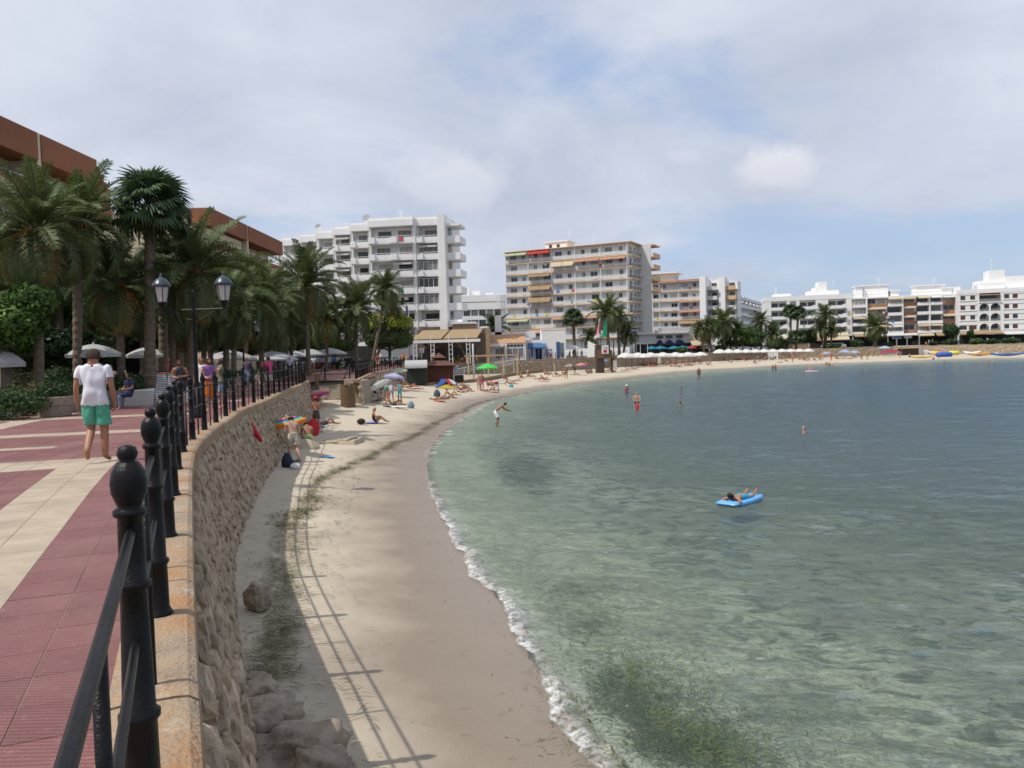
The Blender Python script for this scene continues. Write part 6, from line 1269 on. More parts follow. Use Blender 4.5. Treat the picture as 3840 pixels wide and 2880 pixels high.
onbeach('tanned woman stooping left in the standing group of four', 'bend', 1425, 1492, 160, .88, skinT, hairD, [('bikini', BG)]); onbeach('person in white vest and green briefs in the standing group of four', 'stand', 1450, 1492, 190, .98, skinT, hairG, [('vest', W_), ('brief', C_(.12, .42, .22))]); onbeach('woman in grey t-shirt and violet briefs bending away', 'bend', 1468, 1509, 10, .92, skinL, hairL, [('tshirt', C_(.38, .38, .39)), ('brief', C_(.20, .18, .55))]); onbeach('woman wrapped in a turquoise towel at the right of the standing group', 'fold', 1500, 1511, 170, .95, skinT, hairL, [('dress', TL)])
onbeach('person in black sitting in a low beach chair by the wall', 'sit', 1392, 1482, -60, 1.05, skinT, hairD, [('vest', K_), ('trousers', C_(.04, .05, .12))], dz=.25)
for lab, pz, fx, fy, rz, sc, sk, hr, wr in [
    ('sunbather lying on the red towel below the vaulted kiosk', 'lie', 1538, 1455, -80, 1.0, skinT, hairD, [('brief', K_)]), ('person sitting on the red towel below the vaulted kiosk', 'sit', 1515, 1450, -60, .95, skinT, hairB, [('brief', OR)]),
    ('man in grey trunks lying in front of the flat round parasol', 'lie', 1672, 1499, -75, 1.05, skinT, hairD, [('trunks', C_(.16, .19, .22))]), ('woman lying on the orange towel next to the man in grey trunks', 'lie', 1645, 1502, -80, .95, skinT, hairB, [('bikini', C_(.1, .35, .15))]), ('person with raised knees behind the man in grey trunks', 'prop', 1690, 1487, -70, .95, skinT, hairB, [('brief', GR)]),
    ('left of two tanned people sitting close together by the blue beach tent', 'prop', 1726, 1466, -60, 1.05, skinT, hairB, [('brief', C_(.2, .05, .05))]), ('right of two tanned people sitting close together by the blue beach tent', 'sit', 1738, 1464, -60, 1.05, skinT, hairD, [('trunks', C_(.25, .07, .05))]), ('sunbather lying in front of the close sitting couple', 'lie', 1745, 1473, -80, 1.0, skinT, hairD, [('bikini', W_)]),
    ('person in magenta shorts standing beside the green parasol', 'stand', 1808, 1466, 10, 1.02, skinT, hairL, [('shorts', C_(.55, .02, .20))]), ('pale woman standing just left of the magenta shorts', 'stand', 1796, 1467, 200, .95, skinL, hairL, [('bikini', C_(.5, .3, .3))]), ('person sitting under the green parasol', 'sit', 1828, 1452, -60, 1.0, skinT, hairB, [('swimsuit', C_(.3, .2, .35))]), ('second person sitting at the right under the green parasol', 'sit', 1843, 1453, -50, 1.0, skinT, hairB, [('bikini', LM)]), ('sunbather lying flat before the pushchair', 'lie', 1832, 1468, -82, 1.0, skinT, hairD, [('bikini', W_)]),
    ('person sitting on the blue towel by the wooden kerb', 'sit', 1888, 1425, -60, .95, skinT, hairB, [('bikini', NV)]), ('sunbather with raised knees right of the blue towel', 'prop', 1912, 1443, -75, 1.0, skinT, hairD, [('brief', C_(.3, .1, .06))]), ('sunbather lying behind the one with raised knees', 'lie', 1932, 1431, -75, 1.0, skinL, hairB, [('bikini', PK)]), ('person sitting upright facing the sea near the wooden kerb', 'sit', 1952, 1422, -40, 1.0, skinT, hairL, [('brief', BG)]),
    ('person in white sun hat sitting on a pale towel', 'sit', 1978, 1414, -60, 1.0, skinT, hairB, [('bikini', W_)]), ('sunbather lying right of the white sun hat', 'lie', 1990, 1416, -80, 1.0, skinT, hairB, [('bikini', W_)]), ('sunbather lying alone in the middle of the sand', 'lie', 2024, 1424, -85, 1.0, skinT, hairD, [('brief', C_(.4, .1, .1))]), ('person in pink lying on a magenta towel', 'prop', 2040, 1427, -70, 1.0, skinT, hairD, [('swimsuit', C_(.5, .03, .15))]),
    ('person with white towel sitting left in the crowded patch', 'sit', 2042, 1408, -60, 1.0, skinT, hairG, [('bikini', W_)]), ('sunbather in the crowded patch left of the closed parasol', 'prop', 2060, 1406, -60, 1.0, skinT, hairB, [('brief', RD)]), ('sunbather in the crowded patch right of the closed parasol', 'sit', 2083, 1410, -60, 1.0, skinT, hairB, [('bikini', GR)]), ('sunbather at the striped towel in the crowded patch', 'lie', 2090, 1414, -80, 1.0, skinL, hairB, [('bikini', C_(.3, .35, .5))]),
    ('woman in dark bikini bottoms walking towards the sea', 'walk', 2124, 1427, 200, 1.0, skinT, hairL, [('bikini', C_(.06, .06, .08))]), ('sitting person behind the walking woman in dark bikini', 'sit', 2112, 1410, -40, 1.0, skinT, hairB, [('bikini', BG)]), ('person in black clothes standing before the pink parasol', 'bend', 2157, 1402, 60, .95, skinD, hairD, [('tshirt', K_), ('shorts', K_)]), ('sunbather lying by the person in black clothes', 'lie', 2155, 1408, -80, 1.0, skinL, hairB, [('swimsuit', GR)]), ('tall man in blue shorts standing right of the pink parasol', 'stand', 2199, 1398, 150, 1.1, skinT, hairD, [('shorts', C_(.08, .10, .42))]), ('person in dark red sitting below the man in blue shorts', 'sit', 2203, 1404, -40, 1.05, skinD, hairD, [('brief', C_(.3, .04, .05))]), ('person sitting at the right of the pair below the pink parasol', 'sit', 2216, 1401, -20, 1.0, skinD, hairD, [('brief', K_)]),
    ('sunbather lying under the blue parasol by the tower', 'lie', 2250, 1395, -85, 1.0, skinT, hairB, [('bikini', K_)]), ('sunbather lying at the tower foot', 'lie', 2272, 1394, -85, 1.0, skinT, hairB, [('bikini', OR)]), ('sunbather lying right at the ladder of the tower', 'lie', 2293, 1393, -85, 1.0, skinT, hairD, [('brief', RD)]), ('sunbather lying alone right of the tower', 'prop', 2377, 1388, -80, 1.0, skinT, hairD, [('brief', C_(.5, .2, .1))]), ('sunbather lying on bare sand before the first parasol row', 'lie', 2345, 1391, -85, 1.0, skinT, hairD, [('bikini', C_(.5, .3, .2))])]:
    onbeach(lab, pz, fx, fy, rz, sc, sk, hr, wr, dz=.03, **({'hat': W_} if 'white sun hat sitting' in lab else {}))
# crowd along the far parasol rows: colours and poses as the photograph hints at them
r = random.Random(21); cols = [('red', RD), ('white', W_), ('black', K_), ('blue', C_(.08, .16, .42)), ('pink', PK), ('orange', OR), ('green', C_(.10, .36, .14)), ('grey', GR)]
FAR = [(2372, 1372, 'sit'), (2428, 1376, 'sit'), (2440, 1377, 'prop'), (2450, 1374, 'sit'), (2494, 1373, 'sit'), (2515, 1378, 'sit'), (2530, 1373, 'stand'), (2545, 1378, 'prop'), (2567, 1375, 'sit'), (2580, 1373, 'sit'), (2591, 1373, 'prop'), (2621, 1368, 'stand'), (2630, 1368, 'stand'), (2651, 1370, 'sit'), (2663, 1374, 'walk'), (2682, 1353, 'sit'), (2707, 1353, 'sit'), (2740, 1362, 'sit'), (2775, 1350, 'sit'), (2790, 1353, 'prop'), (2832, 1364, 'prop'), (2848, 1356, 'lie'), (2868, 1352, 'sit'), (2890, 1350, 'sit'), (2925, 1361, 'lie'), (2945, 1357, 'sit'), (2972, 1364, 'stand'), (2969, 1345, 'stand'), (2996, 1350, 'sit'), (3010, 1352, 'sit'), (3020, 1348, 'prop'), (3026, 1353, 'lie'), (3055, 1340, 'stand'), (3052, 1354, 'sit'), (3080, 1346, 'stand'), (3085, 1352, 'stand'), (3073, 1352, 'sit'), (3112, 1340, 'stand'), (3117, 1355, 'stand'), (3133, 1347, 'sit'), (3138, 1348, 'sit'), (3162, 1346, 'lie'), (3188, 1347, 'lie'), (3206, 1342, 'prop'), (3228, 1358, 'stand'), (3232, 1354, 'bend'), (3253, 1350, 'stand'), (3270, 1338, 'sit'), (3287, 1337, 'sit'), (3376, 1351, 'bend'), (3410, 1342, 'sit'), (3512, 1320, 'stand'), (3576, 1322, 'stand'), (3670, 1335, 'sit')]
where = lambda fx: 'by the first parasol row' if fx < 2640 else 'between the two parasol rows' if fx < 2690 else 'by the second parasol row' if fx < 3040 else 'right of the second parasol row' if fx < 3260 else 'by the beached kayaks'
seen = {}
for fx, fy, pz in FAR:
    cn, cm = cols[r.randrange(8)]; act = {'sit': 'sitting', 'prop': 'leaning back', 'lie': 'lying', 'stand': 'standing', 'walk': 'walking', 'bend': 'stooping'}[pz]; w_ = r.choice(['brief', 'bikini', 'trunks', 'swimsuit'])
    key = (cn, act, where(fx)); seen[key] = seen.get(key, 0) + 1
    lab = f'far bather in {cn} {act} {where(fx)}' + ('' if seen[key] == 1 else ', %s from left' % ORD[seen[key] - 1])
    onbeach(lab, pz, fx, fy, r.uniform(-100, -40) if pz in ('sit', 'prop', 'lie') else r.uniform(0, 360), r.uniform(.95, 1.08), r.choice([skinT, skinT, skinL]), r.choice([hairD, hairB, hairL]), [(w_, cm)], dz=.02, group='bathers on the far beach')
# -- in the water
def inwater(label, pz, fx, fy, rz, sc, dep, sk, hr, wr, **kw):
    q = G(fx, fy, WATER_Z); return person(label, pz, (q.x, q.y, WATER_Z - dep), R(rz), sc, sk, hr, wr, **kw)
inwater('man in white shorts bending forward ankle deep in the sea', 'bend', 1861, 1592, -82, 1.0, .16, skinT, hairD, [('shorts', W_)], fine=True)
inwater('man standing waist deep with folded arms in the sea', 'wade', 2388, 1516, 175, 1.0, .80, skinL, hairG, [('trunks', K_)]); inwater('child in red swimwear in front of the man with folded arms', 'stand', 2390, 1535, 160, .75, .72, skinL, hairD, [('vest', RD), ('trunks', RD)])
inwater('woman in white sun hat and purple swimsuit waist deep in the sea', 'wade', 2350, 1474, 190, .95, .88, skinT, hairB, [('swimsuit', C_(.35, .06, .35))], hat=W_)
inwater('tanned swimmer knee deep at the far water edge', 'stand', 2621, 1417, 170, 1.0, .35, skinD, hairD, [('brief', K_)])
for lab, fx, fy, dep, sk, hr, sc in [('balding swimmer with bare shoulders nearest the air mattress', 3014, 1623, 1.38, skinT, hairG, 1.0), ('dark haired swimmer furthest left of the two lone heads', 2556, 1461, 1.42, skinD, hairD, 1.0), ('brown haired swimmer, head only, below the dark haired one', 2552, 1520, 1.42, skinT, hairB, 1.0), ('swimmer in white chest deep near the far parasol row', 2898, 1383, 1.0, skinT, hairD, 1.0), ('swimmer chest deep right beside the one in white', 2909, 1384, .9, skinT, hairD, 1.0), ('swimmer with dark head left of the floating bather', 3013, 1395, 1.35, skinT, hairD, 1.0), ('swimmer chest deep left in the bathing group of four', 3099, 1368, 1.1, skinT, hairD, 1.0), ('swimmer facing the beach in the bathing group of four', 3109, 1370, 1.05, skinT, hairB, 1.0), ('child in the bathing group of four', 3124, 1370, .85, skinL, hairD, .75), ('swimmer right in the bathing group of four', 3136, 1365, 1.3, skinT, hairD, 1.0), ('lone swimmer left of the kayaks, head only', 3235, 1391, 1.4, skinT, hairD, 1.0), ('swimmer head by the yellow kayak', 3267, 1390, 1.4, skinT, hairD, 1.0), ('two shouldered swimmer before the blue float', 3500, 1352, .9, skinT, hairD, 1.0), ('swimmer bending before the blue float', 3520, 1350, 1.0, skinT, hairD, 1.0), ('swimmer head far right of the blue float', 3541, 1361, 1.42, skinD, hairD, 1.0), ('swimmer with face up near the long blue kayak', 3708, 1363, 1.25, skinT, hairB, 1.0), ('swimmer head next to the face up swimmer', 3729, 1364, 1.42, skinD, hairD, 1.0), ('swimmer head before the brown umbrella stand', 3596, 1348, 1.4, skinD, hairD, 1.0)]:
    inwater(lab, 'wade', fx, fy, r.uniform(0, 360), sc, dep, sk, hr, [('trunks', K_)])
q = G(3040, 1390, WATER_Z); person('bather sitting on a pale pink float in the far water', 'sit', (q.x, q.y, WATER_Z - .02), R(150), 1.0, skinL, hairB, [('bikini', K_)])
# ================================================================ THINGS
# air mattress and the bather on it
q = G(2775, 1885, WATER_Z); am = thing('air_mattress', 'bright blue air mattress floating in the clear shallow water', 'air mattress', (q.x, q.y, WATER_Z + .03), R(-44), None, .8); inflat = mat('blue_inflatable', (.12, .38, .76), .3, .06, 4, spec=.5)
def cushion(mb, x0, x1, y0, y1, z0, z1, n=10):
    for s_ in (0,): pass
    vs = []; N_ = 10
    for i in range(N_ + 1):
        for j in range(N_ + 1):
            u, v = i / N_ * 2 - 1, j / N_ * 2 - 1; h = ((1 - u ** 6) * (1 - v ** 6)) ** .5; vs.append((x0 + (x1 - x0) * (u + 1) / 2, y0 + (y1 - y0) * (v + 1) / 2, (z0 + z1) / 2 + (z1 - z0) / 2 * h))
    k = len(vs); vs += [(a, b, z0 + z1 - c) for a, b, c in vs]; fs = []
    for i in range(N_):
        for j in range(N_):
            a = i * (N_ + 1) + j; f = (a, a + N_ + 1, a + N_ + 2, a + 1); fs += [f, tuple(x + k for x in f[::-1])]
    mb.add(vs, fs)
for i in range(4):
    m_ = MB(); x0 = -.36 + .18 * i; m_.tube([(x0 + .09 + 0, -.62, .02), (x0 + .09, -.5, .02), (x0 + .09, .2, .0), (x0 + .09, .8, .02), (x0 + .09, .98, .10)], [.03, .10, .10 if i in (0, 3) else .085, .11, .05], 10); m_.build('air_tube', inflat, am, True)
m_ = MB(); cushion(m_, -.36, .36, -.98, -.62, -.02, .14); m_.build('pillow', inflat, am, True)
person('dark haired bather lying face down on the blue air mattress', 'prone', (q.x, q.y, WATER_Z + .06), R(-44), .8, skinT, hairD, [('shorts', aqua)], fine=True, long=True)
# beach parasols
def parasol_mesh(rad, drop, cols, n=8, scal=.06):
    """segmented canopy, colour rings or gores by slot"""
    mb = MB(); R_ = 6
    for i in range(n):
        a0, a1 = 2 * math.pi * i / n, 2 * math.pi * (i + 1) / n
        for k in range(R_):
            t0, t1 = k / R_, (k + 1) / R_; mb.mi = (k if len(cols) > 2 else i) % len(cols)
            f = lambda t: -drop * t ** 1.7
            sub = 3
            for s in range(sub):
                b0, b1 = a0 + (a1 - a0) * s / sub, a0 + (a1 - a0) * (s + 1) / sub
                def P(t, b):
                    m_ = (b - a0) / (a1 - a0); dip = -4 * m_ * (1 - m_) * scal * t; return (rad * t * math.cos(b) * (1 + dip * .6), rad * t * math.sin(b) * (1 + dip * .6), f(t) + dip * rad * .35)
                mb.add([P(t0, b0), P(t0, b1), P(t1, b1), P(t1, b0)] if k else [P(0, 0), P(t1, b1), P(t1, b0)], [(3, 2, 1, 0)] if k else [(2, 1, 0)])
            if k == R_ - 1:
                e0, e1 = P(1, a0), P(1, a1); m2 = P(1, (a0 + a1) / 2); mb.add([e0, m2, e1, (e1[0], e1[1], e1[2] - .12), (m2[0], m2[1], m2[2] - .12), (e0[0], e0[1], e0[2] - .12)], [(0, 1, 4, 5), (1, 2, 3, 4)])
    return mb.mesh('canopy', cols)
pole_m = flat((.55, .55, .54), .4); wood = mat('weathered_wood', (.16, .10, .06), .85, .3, 4, .4, 30, stretch=(1, 1, 6)); woodL = mat('pale_wood', (.40, .29, .17), .8, .2, 4, stretch=(1, 1, 5))
def parasol(label, loc, h, rad, drop, cols, tilt=0, taz=0, group=None, mesh=None, pole=None, cat='parasol', pw=.022):
    o = thing('beach_parasol', label, cat, loc, group=group); M = Matrix.Rotation(taz, 4, 'Z') @ Matrix.Rotation(tilt, 4, 'Y')
    me = mesh or parasol_mesh(rad, drop, cols); c = put('canopy', me, o); c.matrix_local = Matrix.Translation((0, 0, h)) @ M
    a = Vector((0, 0, -.3)); e = Vector((0, 0, h * .55)); ax = M @ Vector((0, 0, 1)); MB().tube([a, e, Vector((0, 0, h)) + ax * .08], pw, 8).build('pole', pole or pole_m, o, True); return o
cl = lambda *c: flat(c, .85, .35)
stripe1 = [cl(.60, .20, .04), cl(.62, .60, .5), cl(.12, .42, .45), cl(.58, .08, .20), cl(.60, .35, .06), cl(.5, .10, .25)]
stripe2 = [cl(.20, .55, .12), cl(.75, .16, .14), cl(.72, .25, .22), cl(.10, .12, .50), cl(.12, .55, .35), cl(.75, .25, .03)]
stripe3 = [cl(.6, .12, .10), cl(.62, .62, .6), cl(.55, .12, .10), cl(.6, .6, .55), cl(.12, .4, .38), cl(.62, .62, .6)]
q = Vector((-8.5, 30.0, sand_at(-8.5, 30))); parasol('rainbow striped parasol leaning against the near wall', (q.x, q.y, q.z), 1.35, .7, .2, stripe2, R(10), R(200))
q = Vector((-12.15, 49.3, sand_at(-12.15, 49.3))); parasol('orange and pink striped parasol at the foot of the steps', (q.x, q.y, q.z), .95, .8, .26, stripe1, R(14), R(170), pole=wood, pw=.06)
q = Vector((-9.35, 56.0, sand_at(-9.35, 56))); parasol('red and white striped parasol tilted in front of the curved wall', (q.x, q.y, q.z), 1.6, .8, .26, stripe3, R(28), R(165))
q = beach_pt(1484, 1488); parasol('pale violet parasol with a red dot over the standing group', (q.x, q.y, q.z), 1.8, .82, .28, [cl(.42, .42, .66), cl(.5, .5, .68)], R(10), R(30)); q = beach_pt(1492, 1463); parasol('yellow and teal striped parasol behind the pale violet one', (q.x, q.y, q.z), 1.95, .9, .26, [cl(.6, .55, .35), cl(.6, .6, .5), cl(.55, .42, .12), cl(.6, .6, .5), cl(.10, .38, .36), cl(.6, .6, .5)], R(8), R(200))
q = beach_pt(1829, 1440); parasol('bright green parasol on the sand by the goal frame', (q.x, q.y, q.z), 2.35, 1.25, .45, [cl(.07, .62, .10), cl(.08, .66, .12)])
for fx, fy, h, rad, cs, lab in [(2137, 1396, 1.35, .85, [cl(.45, .5, .2), cl(.4, .25, .45)], 'lime and violet parasol left of the pink one'), (2180, 1394, 1.5, 1.0, [cl(.62, .22, .26), cl(.6, .3, .3)], 'pink parasol beside the lime and violet one'), (2261, 1390, 2.0, .95, [cl(.12, .30, .60), cl(.14, .33, .62)], 'blue parasol at the foot of the lifeguard tower'), (3098, 1344, 1.6, 1.3, [cl(.3, .4, .6), cl(.35, .45, .65)], 'pale blue parasol right of the second parasol row'), (3170, 1343, 2.0, 1.6, [cl(.3, .4, .6), cl(.35, .45, .65)], 'wide pale blue parasol left of a matching one'), (3203, 1341, 1.7, 1.4, [cl(.4, .45, .62), cl(.42, .47, .65)], 'faded blue parasol right of the wide one'), (3318, 1338, 2.6, 1.5, [cl(.3, .45, .55), cl(.35, .5, .6)], 'pale blue parasol behind the red tarpaulin')]:
    q = beach_pt(fx, fy); parasol(lab, (q.x, q.y, q.z), h, rad, rad * .35, cs)
# flat lying round shade and wind shelter
q = beach_pt(1680, 1459); bt = thing('beach_tent', 'low blue beach shelter with yellow, red and white patches', 'beach tent', q, R(8))
for nm, pts, c in [('back_panel', [(-1.35, .3, 0), (-.6, .9, 1.0), (.35, .8, .95), (-1.25, -.2, .05)], (.06, .13, .45)), ('front_panel', [(-1.3, -.25, .03), (.9, -.3, .1), (.5, .3, .45), (-.7, .4, .4)], (.55, .42, .06)), ('stripe_panel', [(-.25, .86, 1.0), (.1, .84, .98), (.45, -.05, .5), (.15, .0, .45)], (.45, .04, .05)), ('white_panel', [(.1, .85, .98), (.5, .7, .85), (1.2, -.1, .35), (.5, -.1, .5)], (.55, .62, .66))]:
    mb = MB(); P = [Vector(v) for v in pts]; n_ = (P[1] - P[0]).cross(P[2] - P[0]).normalized() * .012; mb.add([v + n_ for v in P] + [v - n_ for v in P], [(0, 1, 2, 3), (7, 6, 5, 4)] + [(i, i + 4, (i + 1) % 4 + 4, (i + 1) % 4) for i in range(4)]); mb.build(nm, cl(*c), bt)
# white parasols in two rows
wcan = parasol_mesh(1.55, .62, [cl(.76, .75, .73), cl(.78, .77, .75)], 8, .10); wp = None
rowA = [(2345 + 23.5 * i, 1336 + (i % 2) * 4 - i * .3, 150 + i * 1.5 + (i % 3)) for i in range(13)]; rowB = [(2699 + 33.2 * i, 1321 - i * .25, min(180 + i * 2.0, 194)) for i in range(11)]
protos = {}
for rn, row, lmk in (('first', rowA, 'beside the lifeguard tower'), ('second', rowB, 'under the far palm clump')):
    for i, (fx, fy, d) in enumerate(row):
        p = At(fx, fy, d); zt = sand_at(p.x, d); lab = f'{ORD[i]} white parasol from the left in the {"nearer" if rn == "first" else "farther"} row, {lmk}'
        if wp is None: wp = o = parasol('', (p.x, d, zt), 2.55, 1.55, .6, None, mesh=wcan, group='white parasols in two rows', pole=wood, pw=.05)
        else: o = copy_tree(wp); o.location = (p.x, d, zt)
        o['label'] = lab; o.scale = (1, 1, (p.z - zt + .75) / 2.6)
# sun loungers beneath
def lounger_mesh():
    mb = MB(); mb.box(-.33, .33, -.9, .35, .28, .36).add([(-.33, .35, .28), (.33, .35, .28), (.33, .95, .75), (-.33, .95, .75), (-.33, .35, .36), (.33, .35, .36), (.33, .92, .80), (-.33, .92, .80)], [(0, 3, 2, 1), (4, 5, 6, 7), (0, 1, 5, 4), (1, 2, 6, 5), (2, 3, 7, 6), (3, 0, 4, 7)])
    for x in (-.3, .24):
        for y in (-.8, .3): mb.box(x, x + .06, y, y + .06, 0, .28)
    return mb.mesh('sun_lounger', [flat((.50, .30, .22))])
lm_ = lounger_mesh()
for i in range(22):
    fx, fy = (2360 + 24 * i, 1372 - i * .7) if i < 12 else (2700 + 34 * (i - 12), 1351 - (i - 12) * .4); q = beach_pt(fx, fy)
    tag(put('sun_lounger', lm_, None, q, R(150 + (i * 37) % 40)), f'{ORD[i if i < 12 else i - 12]} sun lounger from the left under the {"nearer" if i < 12 else "farther"} white parasol row', 'sun lounger', 'sun loungers under the white parasols')
q = beach_pt(2474, 1372); o = thing('closed_parasol', 'closed white parasol standing alone in front of the nearer parasol row', 'parasol', q); MB().lathe([(.04, .1), (.38, .5), (.32, .9), (.16, 2.0), (.05, 2.6), (.01, 2.75)], 10).build('canopy', cl(.7, .7, .68), o, True); MB().tube([(0, 0, -.2), (0, 0, 2.8)], .04, 6).build('pole', wood, o)
q = beach_pt(2080, 1406); o = thing('closed_parasol', 'closed white and green parasol in the crowded sunbathing patch', 'parasol', q); MB().lathe([(.03, .5), (.10, .7), (.07, 1.6), (.01, 1.8)], 8).build('canopy', cl(.55, .65, .5), o, True); MB().tube([(0, 0, -.2), (0, 0, 1.9)], .03, 6).build('pole', pole_m, o)
# cafe parasols
def cafe_parasol(label, fx, fy, d, rad, cols, drop=.55, sq=False, grp='cafe parasols'):
    p = At(fx, fy, d); return parasol(label, (p.x, d, 0), p.z, rad, drop, cols, group=grp, mesh=parasol_mesh(rad, drop, cols, 4 if sq else 8, .02), pw=.05)
cafe_parasol('white cafe parasol with red edge behind the walking man', 350, 1290, 33, 1.1, [cl(.62, .62, .60), cl(.60, .60, .58)], .42, True); cafe_parasol('white cafe parasol between the fan palm trunks and the seated women', 548, 1303, 38, .95, [cl(.62, .62, .60), cl(.6, .6, .58)], .36, True); cafe_parasol('white cafe parasol cut by the left edge', 0, 1308, 27, .75, [cl(.6, .6, .58), cl(.58, .56, .56)], .5, True)
for fx, fy, d, lab in [(1020, 1318, 62, 'pale grey market parasol right of the man in pink'), (1155, 1308, 84, 'white market parasol behind the lone palm trunk'), (1080, 1312, 78, 'white market parasol left of the lone palm trunk'), (1235, 1306, 92, 'white market parasol over the parked cars'), (860, 1315, 60, 'white market parasol deep in the grove')]: cafe_parasol(lab, fx, fy, d, 2.0, [cl(.56, .57, .58), cl(.58, .58, .6)], .6)
cafe_parasol('small white parasol right of the cube house', 2138, 1292, 150, 1.9, [cl(.7, .7, .68), cl(.7, .7, .7)], .8); cafe_parasol('white cafe parasol before the far palm clump', 2679, 1291, 203, 2.2, [cl(.74, .72, .68), cl(.74, .74, .7)], .9); cafe_parasol('second white cafe parasol before the far palm clump', 2652, 1293, 199, 2.0, [cl(.74, .72, .68), cl(.74, .74, .7)], .8)
for i, (fx, fy) in enumerate([(2443, 1299), (2476, 1298), (2527, 1298), (2560, 1297)]): cafe_parasol(f'turquoise parasol, {ORD[i]} from the left before the navy awnings', fx, fy, 188, 1.75, [cl(.02, .22, .30), cl(.03, .26, .34)], .55, grp='turquoise parasols')
cafe_parasol('red parasol right of the turquoise ones', 2592, 1297, 188, 1.4, [cl(.4, .03, .06), cl(.45, .05, .08)], .5)
# white kerbs, planters, bench, menu board
whitek = mat('white_painted_kerb', (.62, .60, .56), .8, .1, 2); concm = mat('aggregate_concrete', (.30, .26, .21), .9, .2, 8, .5, 50)
kb = Line([(-18, 16), (-16.4, 20), (-15.7, 22.6), (-15.3, 24.6)], .4); mb = MB()
for t0, t1 in zip(np.arange(0, kb.L, .5)[:-1], np.arange(0, kb.L, .5)[1:]): mb.poly([kb.pt(t0, 0), kb.pt(t1, 0), kb.pt(t1, .3), kb.pt(t0, .3)], -.02, .28)
tag(mb.build('garden_kerb', whitek), 'low white painted kerb of the garden bed at the left edge', 'kerb')
tag(MB().poly([(-14.2, 29.2), (-12.9, 29.0), (-12.6, 31.4), (-14.0, 31.6)], -.02, .55).build('low_wall', whitek), 'low white wall block between the fan palms and the menu board', 'low wall')
for fx, fy, d, s, lab in [(196, 1490, 24.6, 1, 'round topped shrub in the concrete planter left of the walking man'), (270, 1500, 26.6, .95, 'second concrete planter partly behind the walking man'), (437, 1490, 29.5, .95, 'concrete planter between the walking man and the seated man')]:
    x = HX(fx, d); o = thing('planter', 'tapered concrete planter, ' + ('nearest, left of the walking man' if d < 25 else 'half hidden behind the walking man' if d < 28 else 'beside the man sitting in navy'), 'planter', (x, d, 0), R(20), 'concrete planters along the promenade', s)
    MB().lathe([(.40, 0), (.46, .02), (.52, .25), (.53, .27), (.50, .28), (.50, .32), (.54, .34), (.60, .60), (.52, .61), (.50, .5)], 6).build('tub', concm, o); put('foliage', leaf_cloud([(0, 0, .75, .5, .5, .32)], 900, .06, int(fx), [lg, ld]), o)
o = thing('menu_board', 'dark menu board with rows of white text and red top edge', 'menu board', (HX(612, 27.6), 27.6, 0), R(-3))
T = Matrix.Rotation(R(-14), 4, 'X'); MB().box(-.42, .42, 0, .03, .05, 1.22, T).build('board', flat((.06, .065, .08)), o); MB().box(-.42, .42, -.005, .035, 1.222, 1.27, T).build('top_edge', OR, o); MB().box(-.42, .42, .58, .61, .0, 1.15, Matrix.Rotation(R(14), 4, 'X')).build('rear_leg', K_, o)
r = random.Random(3); mb = MB()
for k in range(17):
    for x0 in (-.38, .02):
        x = x0
        while x < x0 + .34:
            w_ = r.uniform(.02, .07); mb.box(x, min(x + w_, x0 + .35), -.006, -.001, 1.14 - k * .064, 1.165 - k * .064, T); x += w_ + .012
tag(mb.build('menu_lines', flat((.55, .57, .6)), o), kind='stuff')
# wheeled things on the near beach
q = beach_pt(1272, 1658); sc_ = thing('sand_sculpture', 'flat rectangular sand sculpture with cut brick pattern on a raised slab', 'sand sculpture', q, R(4)); sandw = mat('packed_sand', (.40, .33, .24), .95, .12, 5, .4, 60)
M = MB(); M.add([(-1.0, -.9, -.1), (.85, -1.0, -.1), (1.05, .75, -.1), (-1.0, .75, -.1), (-.95, -.8, .05), (.75, -.85, .12), (.98, .7, .12), (-.95, .7, .05)], [(3, 2, 1, 0), (4, 5, 6, 7), (0, 1, 5, 4), (1, 2, 6, 5), (2, 3, 7, 6), (3, 0, 4, 7)]); M.build('slab', sandw, sc_)
for j in range(3):
    for i in range(4 if j < 2 else 3):
        x = -.72 + i * .27 + (.12 if j % 2 else 0); y = .42 - j * .45; M = MB(); zt = .055 + (x + .95) * .04; M.box(x, x + .24, y - .4, y, zt - .04, zt + .035); M.build('sand_brick', sandw, sc_)
M = MB(); M.tube([(.42, -.72, .13), (.5, -.2, .16), (.72, .1, .17), (.68, .55, .14)], [.05, .09, .07, .04], 8).tube([(.36, .3, .13), (.5, .5, .15), (.62, .5, .14)], .05, 6); M.build('carved_figure', sandw, sc_, True)
q = beach_pt(1135, 1680); tag(put('sand_mound', MB().lathe([(.75, -.15), (.62, .08), (.42, .27), (.2, .36), (.02, .38)], 14).mesh('sand_mound', sandw, True), None, q), 'heap of dug sand between the two men at the wall', 'sand heap')
def shovel(loc, lean, lab, rz=0):
    o = thing('shovel', lab, 'shovel', loc, rz); o.rotation_euler = (lean, 0, rz); MB().tube([(0, 0, -.1), (0, 0, .85)], .018, 6).tube([(0, 0, .85), (-.07, 0, .95), (-.07, 0, 1.0), (.07, 0, 1.0), (.07, 0, .95), (0, 0, .85)], .014, 5).build('handle', wood, o); MB().add([(-.1, -.01, -.1), (.1, -.01, -.1), (.1, -.01, -.3), (0, -.01, -.42), (-.1, -.01, -.3), (-.1, .01, -.1), (.1, .01, -.1), (.1, .01, -.3), (0, .01, -.42), (-.1, .01, -.3)], [(0, 4, 3, 2, 1), (5, 6, 7, 8, 9), (0, 1, 6, 5), (1, 2, 7, 6), (2, 3, 8, 7), (3, 4, 9, 8), (4, 0, 5, 9)]).build('blade', iron, o)
q = beach_pt(1178, 1628); shovel((q.x, q.y, q.z), 0, 'shovel with D handle stuck upright in the sand')
